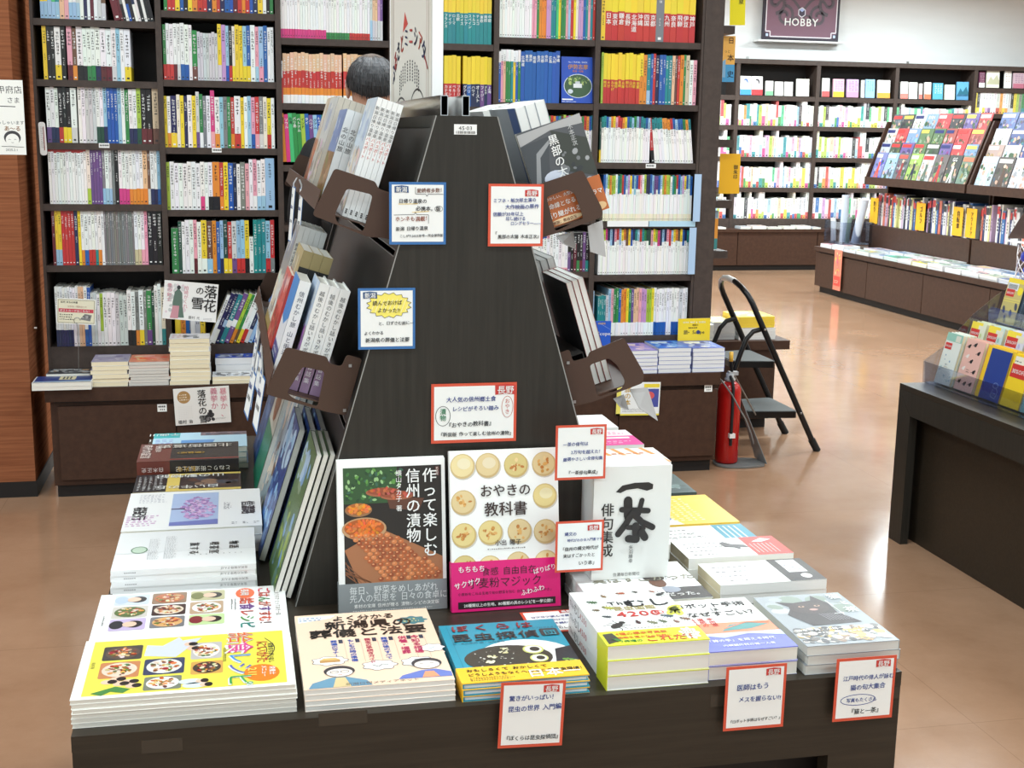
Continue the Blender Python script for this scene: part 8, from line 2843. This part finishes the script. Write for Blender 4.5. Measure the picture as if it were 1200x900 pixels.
def issue(x, y, z, w, h, c, label, c2=None):
    m = MB()
    fr = Fr((x, y, z), (0, -1, 0), (0, 0, 1))
    m.obox(fr.o, fr.u, fr.v, -fr.n, w, h, 0.19, c, dict(v1=PAGE))
    if c2:
        m.rect(fr, 0, h * 0.75, w, h * 0.95, c2, 0.001)
    if w > 0.012:
        for q in range(4):
            m.rect(fr, w * 0.3, h * (0.3 + 0.09 * q), w * 0.7, h * (0.36 + 0.09 * q), mixc(c, INK if not dark(c) else WHITE, 0.7), 0.001)
    tag(m.build('back_issue', 'gloss', loc=fr.o), label, 'magazine', 'magazines standing spine out in the island bin')


for ya, yb, nm in ((11.01, 9.385, 'far bin'), (9.28, 7.9, 'near bin')):
    y, n = ya, 0
    while y > yb:
        n += 1
        w = mg.choice((0.012, 0.018, 0.03, 0.02, 0.04))
        c = mg.choice([(238, 238, 236), (226, 226, 226), (236, 230, 220), (214, 120, 100), (50, 60, 110), (90, 90, 96), (240, 236, 170), (200, 170, 200), (60, 110, 170), (40, 38, 40), (230, 232, 236)])
        issue(5.83 + mg.uniform(0, .012), y, 0.661, w - 0.001, mg.uniform(0.25, 0.3), c, 'magazine spine, %s from left in the %s of the island' % (ordinal(n), nm), mg.choice((None, (206, 60, 60), (60, 60, 66))))
        y -= w + 0.0015 + (0.05 if mg.random() < 0.04 else 0)
for i, (px, st) in enumerate(((1024, '釣り'), (1078, 'ゴルフ'), (1122, '自転車'), (1138, 'アウトドア'))):
    p = at_x(px, 263 if i else 252, 5.815)
    m = MB()
    fr = Fr((5.815, p.y + 0.075, 0.672), (0, -1, 0), (0.0, 0, 1))
    m.obox(fr.o, fr.u, fr.v, fr.n, 0.15, 0.235, 0.002, (240, 182, 36))
    sz = min(0.05, 0.19 / len(st))
    m.text(fr, st, 0.085, 0.205, sz, INK, 0.0032, vert=True, bold=True)
    tag(m.build('divider_card', 'paper', loc=fr.o), 'orange-yellow divider card in the magazine bin, ' + ('beside the poster tubes', 'second from the tubes', 'third from the tubes', 'farthest from the tubes')[i], 'divider')
# flat stacks on the island ledge
sk = random.Random(5)
y, n = 11.30, 0
while y > 7.7:
    n += 1
    for row, (xa, xb) in enumerate(((5.435, 5.615), (5.63, 5.795))):
        if row == 1 and y > 10.9:
            continue
        c = sk.choice([(232, 234, 236), (206, 216, 226), (236, 228, 214), (180, 200, 190), (226, 200, 206), (120, 150, 190), (240, 240, 240)])
        if row == 0 and n == 6:
            c = (90, 190, 166)
        if row == 0 and n == 8:
            c = (240, 230, 80)
        k = sk.choice((2, 3, 3, 4))
        stack(k, pile('magazine on the island ledge, %s row, %s stack from the tubes' % (('front', 'rear')[row], ordinal(n)), k), 'magazine', 'magazines lying on the island ledge', xa + sk.uniform(0, .01), xb - sk.uniform(0, .02), y - 0.225, y, 0.43, 0.43 + 0.011 * k + 0.012 * row, up='x',
              art=flat_art(c, sk.choice([(200, 80, 80), (70, 110, 170), (90, 140, 100), (230, 200, 90)]), (120, 120, 130), 500 + n), col=c, page=(232, 234, 236), spine='l')
    y -= 0.245
# poster tubes in a clear bin
t = thing('tube_bin', 'clear bin at the island end holding rolled posters', 'bin', (5.66, 11.18, 0.43))
m = MB()
for a in ((5.50, 5.503, 10.98, 11.36), (5.81, 5.813, 10.98, 11.36), (5.503, 5.81, 10.98, 10.983), (5.503, 5.81, 11.357, 11.36)):
    m.box(*a, 0.475, 0.68)
m.build('clear_walls', 'acrylic', t)
m = MB()
m.box(5.50, 5.813, 10.98, 11.36, 0.4745, 0.478)
m.build('bin_base', 'acrylic', t)
for i, (dx, dy, tx, ty, r, h, c) in enumerate(((5.62, 11.20, 0, 0.0, .035, .44, (206, 218, 232)), (5.66, 11.04, .0, -.14, .038, .42, (214, 224, 236)), (5.70, 11.28, 0, .02, .025, .26, (230, 234, 236)), (5.57, 11.30, 0, .03, .024, .22, (236, 238, 238)), (5.73, 11.12, 0, -.05, .022, .3, (196, 210, 214)), (5.60, 11.08, 0, -.03, .02, .24, (120, 140, 130)))):
    m = MB()
    a, b = Vector((dx, dy, 0.482)), Vector((dx + tx, dy + ty, 0.482 + h))
    d_ = (b - a).normalized()
    a = a + Vector((0, 0, r * abs(d_.y)))
    tube(m, [a, b], r, 18, c, cap=False)
    tube(m, [a + d_ * 0.003, b - d_ * 0.004], r * 0.86, 18, mixc(c, WHITE, 0.5))
    tag(m.build('rolled_poster', 'paper', loc=a), ('tall upright rolled poster in the clear bin', 'tall leaning rolled poster in the clear bin', 'short rolled poster at the bin back', 'short white rolled poster at the bin end', 'thin rolled poster behind the leaning one', 'dark green thin rolled poster between the tall ones')[i], 'poster')
# ribbon sign hanging on the island front
m = MB()
p = at_x(983, 291, 5.41)
fr = Fr((5.412, p.y + 0.075, 0.07), (0, -1, 0), (0, 0, 1))
m.obox(fr.o, fr.u, fr.v, fr.n, 0.15, 0.37, 0.002, (238, 140, 116))
m.rect(fr, 0.01, 0.04, 0.14, 0.13, (226, 84, 74), 0.003)
m.text(fr, 'ココ！', 0.022, 0.065, 0.036, (250, 230, 200), 0.005, bold=True)
m.text(fr, 'プレゼント', 0.075, 0.345, 0.038, (214, 110, 150), 0.004, vert=True, bold=True)
dots(m, fr, 0.01, 0.14, 0.14, 0.36, 16, [(246, 190, 90), (240, 120, 150), (250, 210, 150)], 0.006, 0.016, 0.003, 9)
tag(m.build('paper_banner', 'paper', loc=fr.o), 'pink and orange paper strip hanging down the island cabinet front', 'banner')

# ------------------------------------------------------------------ low table at the right with the stationery stand
RX0, RX1, RY0, RY1, RZ = 2.340, 3.35, 2.30, 4.145, 0.583
t = thing('display_table', 'low dark wood table at the right carrying the clear stationery stand', 'table', (RX0, 3.2, 0))
m = MB()
m.box(RX0, RX1, RY0, RY1, RZ - 0.02, RZ)
m.build('tabletop', 'table', t)
fr = Fr((RX0 + 0.03, RY1, 0), (0, -1, 0), (0, 0, 1))
L = RY1 - RY0
fw = 0.085
for nm, pts in (('frame_rail', [(0, RZ - 0.0205), (L, RZ - 0.0205), (L - fw, RZ - 0.02 - fw), (fw, RZ - 0.02 - fw)]),
                ('leg', [(0.0, 0), (fw, 0), (fw, RZ - 0.0212 - fw), (0.0, RZ - 0.0212)]), ('leg', [(L - fw, 0), (L, 0), (L, RZ - 0.0212), (L - fw, RZ - 0.0212 - fw)])):
    m = MB()
    extruded(m, fr, pts, None, 0.03)
    m.build(nm, 'frame', t)
m = MB()
m.box(RX0 + 0.065, RX0 + 0.08, RY0 + 0.03, RY1 - 0.031, 0.0, RZ - 0.021)
m.build('recessed_panel', 'table', t)
m = MB()
m.box(RX0 + 0.0305, RX1, RY1 - 0.03, RY1, 0, RZ - 0.021)
m.build('end_panel', 'frame', t)

t = thing('display_stand', 'clear acrylic three-step stand filled with notebooks on the right table', 'display stand', (2.43, 4.12, RZ))
AY0, AY1 = 3.05, 4.132
for nm, pts in (('front_lip', (2.430, 0.585, 2.423, 0.664)), ('middle_lip', (2.545, 0.70, 2.540, 0.755)), ('upper_lip', (2.665, 0.80, 2.66, 0.86))):
    m = MB()
    a = Vector((pts[0], AY0, pts[1]))
    v = Vector((pts[2] - pts[0], 0, pts[3] - pts[1]))
    m.obox(a, (0, 1, 0), v.normalized(), (1, 0, 0), AY1 - AY0, v.length, 0.003)
    m.build(nm, 'acrylic', t)
for nm, x0, x1, z in (('lower_floor', 2.433, 2.55, 0.585), ('middle_floor', 2.55, 2.665, 0.698), ('upper_floor', 2.668, 2.80, 0.798)):
    m = MB()
    m.box(x0, x1, AY0, AY1, z, z + 0.003)
    m.build(nm, 'acrylic', t)
m = MB()
extruded(m, Fr((0, AY1 + 0.003, 0), (1, 0, 0), (0, 0, 1)), [(2.423, 0.585), (2.80, 0.585), (2.80, 0.97), (2.69, 0.90), (2.60, 0.83), (2.50, 0.72), (2.420, 0.665)], None, 0.003)
m.build('side_cheek', 'acrylic', t)
m = MB()
m.box(2.80, 2.803, AY0, AY1, 0.585, 0.97)
m.build('back_sheet', 'acrylic', t)


def sticker(m, fr, a, b, w):
    m.rect(fr, a, b, a + w, b + w * 0.55, (208, 50, 46), 0.0006)
    m.text(fr, '30%OFF', a + w * 0.08, b + w * 0.17, w * 0.24, WHITE, 0.0010, bold=True)


def notebook(label, x, ya, yb, z, h, t_, n, c, art, lean=0.24, name='notebook', side=(236, 226, 190)):
    v = Vector((lean, 0, 1)).normalized()
    for k in range(n):
        fr = Fr((x + k * (t_ + 0.001) * 1.03 + t_, ya, z + 0.001 + t_ * lean), (0, -1, 0), v)
        lab = label + (', front copy' if k == 0 and n > 1 else ('' if n == 1 else ', %s copy back' % ordinal(k + 1)))
        root = thing(name, lab, 'notebook', fr.o, 'stationery in the clear stand')
        w = ya - yb
        m = MB()
        m.obox(fr.o, fr.u, fr.v, fr.n, w, h, t_ * 0.15, c)
        m.obox(fr.o - fr.n * t_ * 0.85, fr.u, fr.v, fr.n, w, h, t_ * 0.15, c)
        if k == 0:
            art(m, Fr(fr.pt(0, 0, t_ * 0.15), fr.u, fr.v), w, h)
        m.build('cover', 'gloss', root)
        m = MB()
        m.obox(fr.o - fr.n * t_ * 0.7 + fr.u * 0.001, fr.u, fr.v, fr.n, w - 0.002, h - 0.001, t_ * 0.68, side)
        m.build('page_block', 'paper', root)


def mint_art(m, fr, w, h):
    m.rect(fr, 0, h * 0.84, w, h, (150, 200, 184), 0.0003)
    m.rect(fr, w * 0.6, h * 0.85, w * 0.9, h * 0.97, (220, 220, 206), 0.0006)
    sticker(m, fr, w * 0.05, h * 0.68, w * 0.42)
    dots(m, fr, w * 0.05, h * 0.05, w * 0.95, h * 0.62, 12, [(170, 196, 206), (140, 170, 196), (190, 210, 206)], 0.003, 0.007, 0.0004, 4)
    scribble(m, fr, w * 0.35, h * 0.32, w * 0.65, h * 0.42, 2, (190, 180, 160), 0.0005, 3)


def cat_pink_art(m, fr, w, h):
    for a, b, c in ((0.2, 0.85, INK), (0.5, 0.9, INK), (0.78, 0.76, INK), (0.25, 0.66, (236, 226, 220)), (0.52, 0.58, INK), (0.8, 0.4, INK), (0.22, 0.42, (236, 226, 220)), (0.5, 0.14, INK), (0.8, 0.16, INK), (0.2, 0.16, INK)):
        m.disc(fr, w * a, h * b, w * 0.07, h * 0.035, c, 0.0004, 10)
        m.disc(fr, w * (a + 0.05), h * (b + 0.03), w * 0.04, h * 0.022, c, 0.0005, 10)
        m.line(fr, [(w * (a - 0.05), h * b), (w * (a - 0.14), h * (b - 0.02))], 0.0015, c, 0.0005)
    scribble(m, fr, w * 0.4, h * 0.36, w * 0.62, h * 0.44, 2, (120, 90, 84), 0.0006, 3)


def navy_art(m, fr, w, h):
    m.rect(fr, 0, 0, w * 0.16, h, (240, 196, 40), 0.0003)
    m.rect(fr, w * 0.16, 0, w, h * 0.96, (32, 60, 140), 0.0005)
    m.ring(fr, w * 0.72, h * 0.30, w * 0.1, h * 0.05, 0.0012, (170, 190, 220), 0.0008, 14)
    m.line(fr, [(w * 0.66, h * 0.22), (w * 0.62, h * 0.08), (w * 0.82, h * 0.06), (w * 0.86, h * 0.2), (w * 0.78, h * 0.25)], 0.0012, (170, 190, 220), 0.0008)
    m.line(fr, [(w * 0.7, h * 0.15), (w * 0.8, h * 0.15)], 0.0012, (170, 190, 220), 0.0008)


def yel_art(m, fr, w, h):
    m.rect(fr, w * 0.12, h * 0.78, w * 0.62, h * 0.96, (236, 232, 214), 0.0004)
    scribble(m, fr, w * 0.15, h * 0.84, w * 0.55, h * 0.9, 1, INK, 0.0007, 3)
    sticker(m, fr, w * 0.06, h * 0.56, w * 0.8)
    m.ring(fr, w * 0.75, h * 0.2, w * 0.14, h * 0.08, 0.001, (140, 120, 50), 0.0006, 14)


def teal_art(m, fr, w, h):
    m.disc(fr, w * 0.5, h * 0.5, w * 0.12, h * 0.05, (226, 236, 236), 0.0005, 12)


notebook('mint and white patterned notebook in the lowest row of the clear stand', 2.446, 4.115, 4.015, 0.588, 0.185, 0.012, 4, (226, 232, 226), mint_art)
notebook('pink cat-patterned notebook in the lowest row of the clear stand', 2.450, 3.992, 3.880, 0.588, 0.182, 0.012, 3, (232, 184, 172), cat_pink_art)
notebook('navy yellow-edged notebook in the lowest row of the clear stand', 2.452, 3.862, 3.722, 0.588, 0.180, 0.012, 3, (240, 200, 60), navy_art, side=(240, 206, 80))
notebook('yellow notebook in the lowest row of the clear stand', 2.452, 3.712, 3.610, 0.588, 0.176, 0.012, 2, (246, 208, 40), yel_art)
notebook('pale teal notebook in the lowest row of the clear stand', 2.452, 3.600, 3.46, 0.588, 0.178, 0.012, 2, (132, 186, 190), teal_art)


def floral(c):
    def f(m, fr, w, h):
        m.rect(fr, 0, h * 0.72, w * 0.75, h, (246, 222, 70), 0.0003)
        m.rect(fr, w * 0.5, h * 0.68, w * 0.95, h * 0.9, (226, 224, 206), 0.0005)
        dots(m, fr, 0, 0, w, h * 0.7, 14, [c, mixc(c, WHITE, 0.5), (236, 240, 236)], 0.003, 0.009, 0.0004, 6)
        sticker(m, fr, w * 0.04, h * 0.48, w * 0.6)
    return f


for i, (ya, yb, c, nm) in enumerate(((4.125, 4.035, (196, 206, 150), 'green floral'), (4.018, 3.925, (160, 200, 190), 'mint floral'), (3.905, 3.80, (190, 190, 226), 'lilac floral'), (3.785, 3.69, (236, 200, 190), 'pink floral'))):
    notebook(nm + ' small notebook in the middle row of the clear stand', 2.562, ya, yb, 0.7015, 0.105, 0.016, 3, mixc(c, WHITE, 0.55), floral(c), name='small_notebook')


def tan_bag(m, fr, w, h):
    m.rect(fr, 0, h * 0.90, w, h, (246, 222, 60), 0.0003)
    m.rect(fr, w * 0.05, h * 0.74, w * 0.68, h * 0.90, (232, 236, 238), 0.0005)
    for k in range(14):
        m.rect(fr, w * (0.1 + 0.038 * k), h * 0.77, w * (0.12 + 0.038 * k), h * 0.87, (90, 96, 100), 0.0008)
    sticker(m, fr, w * 0.06, h * 0.60, w * 0.48)
    m.disc(fr, w * 0.84, h * 0.74, w * 0.15, h * 0.09, (246, 226, 50), 0.0006, 16)
    for k in range(2):
        m.rect(fr, 0, h * (0.48 + 0.05 * k), w, h * (0.50 + 0.05 * k), (230, 214, 110), 0.0004)
    for a, b in ((0.2, 0.3), (0.65, 0.24), (0.4, 0.1), (0.85, 0.4)):
        m.disc(fr, w * a, h * b, w * 0.08, h * 0.09, (70, 76, 96), 0.0005, 12, 0.4)


def black_bag(m, fr, w, h):
    m.rect(fr, 0, h * 0.95, w, h, (246, 222, 60), 0.0003)
    m.rect(fr, w * 0.03, h * 0.76, w * 0.6, h * 0.93, (232, 236, 238), 0.0005)
    sticker(m, fr, w * 0.02, h * 0.62, w * 0.34)
    for k in range(6):
        m.line(fr, [(w * (0.2 + 0.12 * k), 0), (w * (0.24 + 0.12 * k), h * 0.55)], 0.0012, (110, 112, 114), 0.0006)
    m.ring(fr, w * 0.3, h * 0.3, w * 0.1, h * 0.1, 0.001, (110, 112, 114), 0.0006, 16)


notebook('tan leaf-patterned pouch with a yellow dot in the top row of the stand', 2.682, 4.120, 4.020, 0.8015, 0.165, 0.010, 1, (206, 190, 120), tan_bag, name='wrapped_pouch', side=(60, 76, 92))
for k in range(3):
    notebook('dark blue-black wrapped pouch, %s right of the tan pouch in the top row' % ORD[k + 1], 2.684 + 0.002 * k, 4.012 - k * 0.032, 3.984 - k * 0.032, 0.8015, 0.160, 0.010, 1, (44, 62, 80), lambda m, fr, w, h: m.line(fr, [(w * 0.3, 0), (w * 0.5, h)], 0.001, (150, 170, 186), 0.0004), name='wrapped_pouch', side=(44, 62, 80))
notebook('charcoal wrapped pouch in the top row of the clear stand', 2.684, 3.90, 3.70, 0.8015, 0.19, 0.014, 2, (74, 74, 76), black_bag, name='wrapped_pouch', side=(60, 60, 62))
# file boxes behind the stand
for lab, x, ya, yb, h, c in (('beige file box standing behind the clear stand', 2.83, 4.13, 4.06, 0.47, (226, 214, 190)), ('pink file box standing behind the clear stand', 2.835, 4.052, 3.86, 0.46, (226, 184, 180))):
    t = thing('file_box', lab, 'file box', (x, yb, RZ))
    m = MB()
    m.box(x, x + 0.24, yb, ya, RZ + 0.0005, RZ + h, c)
    fr = Fr((x, ya, RZ), (0, -1, 0), (0, 0, 1))
    m.disc(fr, (ya - yb) * 0.7, h * 0.5, 0.007, 0.007, (70, 60, 60), 0.0006, 14)
    m.build('box', 'gloss', t)
    m = MB()
    m.rect(fr, 0.012, h * 0.62, min(0.055, ya - yb - 0.012), h * 0.86, (236, 238, 238), 0.0008)
    scribble(m, fr, 0.016, h * 0.66, min(0.05, ya - yb - 0.016), h * 0.82, 4, (150, 160, 180), 0.0012, 5)
    m.build('label', 'paper', t)

# brown pocket rack with booklets, across the aisle at the right edge, and a net of blue balls
QX, QY = 4.30, 6.45
t = thing('booklet_rack', 'white-trayed rack with a brown bracket at the right edge of the shop', 'rack', (QX, QY, 0))
m = MB()
m.box(QX + 0.25, QX + 0.29, QY - 0.25, QY - 0.21, 0, 1.12)
m.build('post', 'bracket', t)
m = MB()
m.box(QX + 0.05, QX + 0.5, QY - 0.45, QY + 0.0, 0, 0.03)
m.build('base', 'bracket', t)
m = MB()
m.obox((QX, QY - 0.62, 0.885), Vector((1, 0, -0.12)).normalized(), (0, 1, 0), Vector((0.12, 0, 1)).normalized(), 0.36, 0.74, 0.012, (236, 238, 240))
m.build('tray', 'gloss', t)
m = MB()
extruded(m, Fr((0, QY + 0.12, 0), (1, 0, 0), (0, 0, 1)), rounded([(QX + 0.01, 0.90), (QX + 0.10, 1.05), (QX + 0.34, 1.03), (QX + 0.34, 0.90)], 0.02), rounded([(QX + 0.12, 0.92), (QX + 0.15, 1.0), (QX + 0.29, 0.99), (QX + 0.29, 0.92)], 0.02), 0.003)
m.build('end_bracket', 'bracket', t)
for k in range(5):
    c = ((60, 110, 170), (236, 236, 236), (70, 130, 190), (200, 60, 60), (230, 220, 90))[k]
    o = Vector((QX + 0.10 + 0.0 * k, QY + 0.05 - 0.1 * k, 0.893))
    m = MB()
    v = Vector((0.45, 0, 1)).normalized()
    fr = Fr(o, (0, -1, 0), v)
    m.obox(fr.o - fr.n * 0.006, fr.u, fr.v, fr.n, 0.09, 0.17, 0.006, c)
    dots(m, fr, 0, 0, 0.09, 0.13, 8, [mixc(c, WHITE, 0.5), (240, 240, 240), mixc(c, INK, 0.3)], 0.006, 0.02, 0.001, 90 + k)
    tag(m.build('booklet', 'gloss', loc=fr.o), '%s booklet on the white tray of the bracket rack' % ('blue', 'white', 'sky blue', 'red', 'yellow')[k], 'booklet', 'booklets on the bracket rack')
t = thing('ball_net', 'net of blue balls hanging below the white tray at the right edge', 'net', (QX + 0.03, QY - 0.1, 0.84))
for i, (dy, dz) in enumerate(((0.10, -0.03), (0.02, -0.04), (0.07, -0.11), (0.0, -0.13), (0.09, -0.19), (0.02, -0.21))):
    m = MB()
    r = 0.038
    lathe(m, (QX + 0.05, QY - 0.13 + dy, 0.84 + dz - r), [(0.0, 0.0)] + [(r * math.sin(math.pi * k / 10), r - r * math.cos(math.pi * k / 10)) for k in range(1, 10)] + [(0.0, 2 * r)], 16, (44, 62, 190))
    m.build('ball', 'gloss', t)
m = MB()
for k in range(6):
    a0 = k * math.pi / 3
    pts = [(QX + 0.05 + 0.075 * math.cos(a0 + 0.5 * j), QY - 0.08 + 0.10 * math.sin(a0 + 0.5 * j), 0.875 - 0.055 * j) for j in range(6)]
    tube(m, pts, 0.003, 5, (226, 226, 230))
    pts = [(QX + 0.05 + 0.075 * math.cos(a0 - 0.5 * j), QY - 0.08 + 0.10 * math.sin(a0 - 0.5 * j), 0.875 - 0.055 * j) for j in range(6)]
    tube(m, pts, 0.003, 5, (226, 226, 230))
m.build('cord_mesh', 'paper', t)

# clean up the type cutter
if _fo.name in COL.objects:
    bpy.data.objects.remove(_fo)
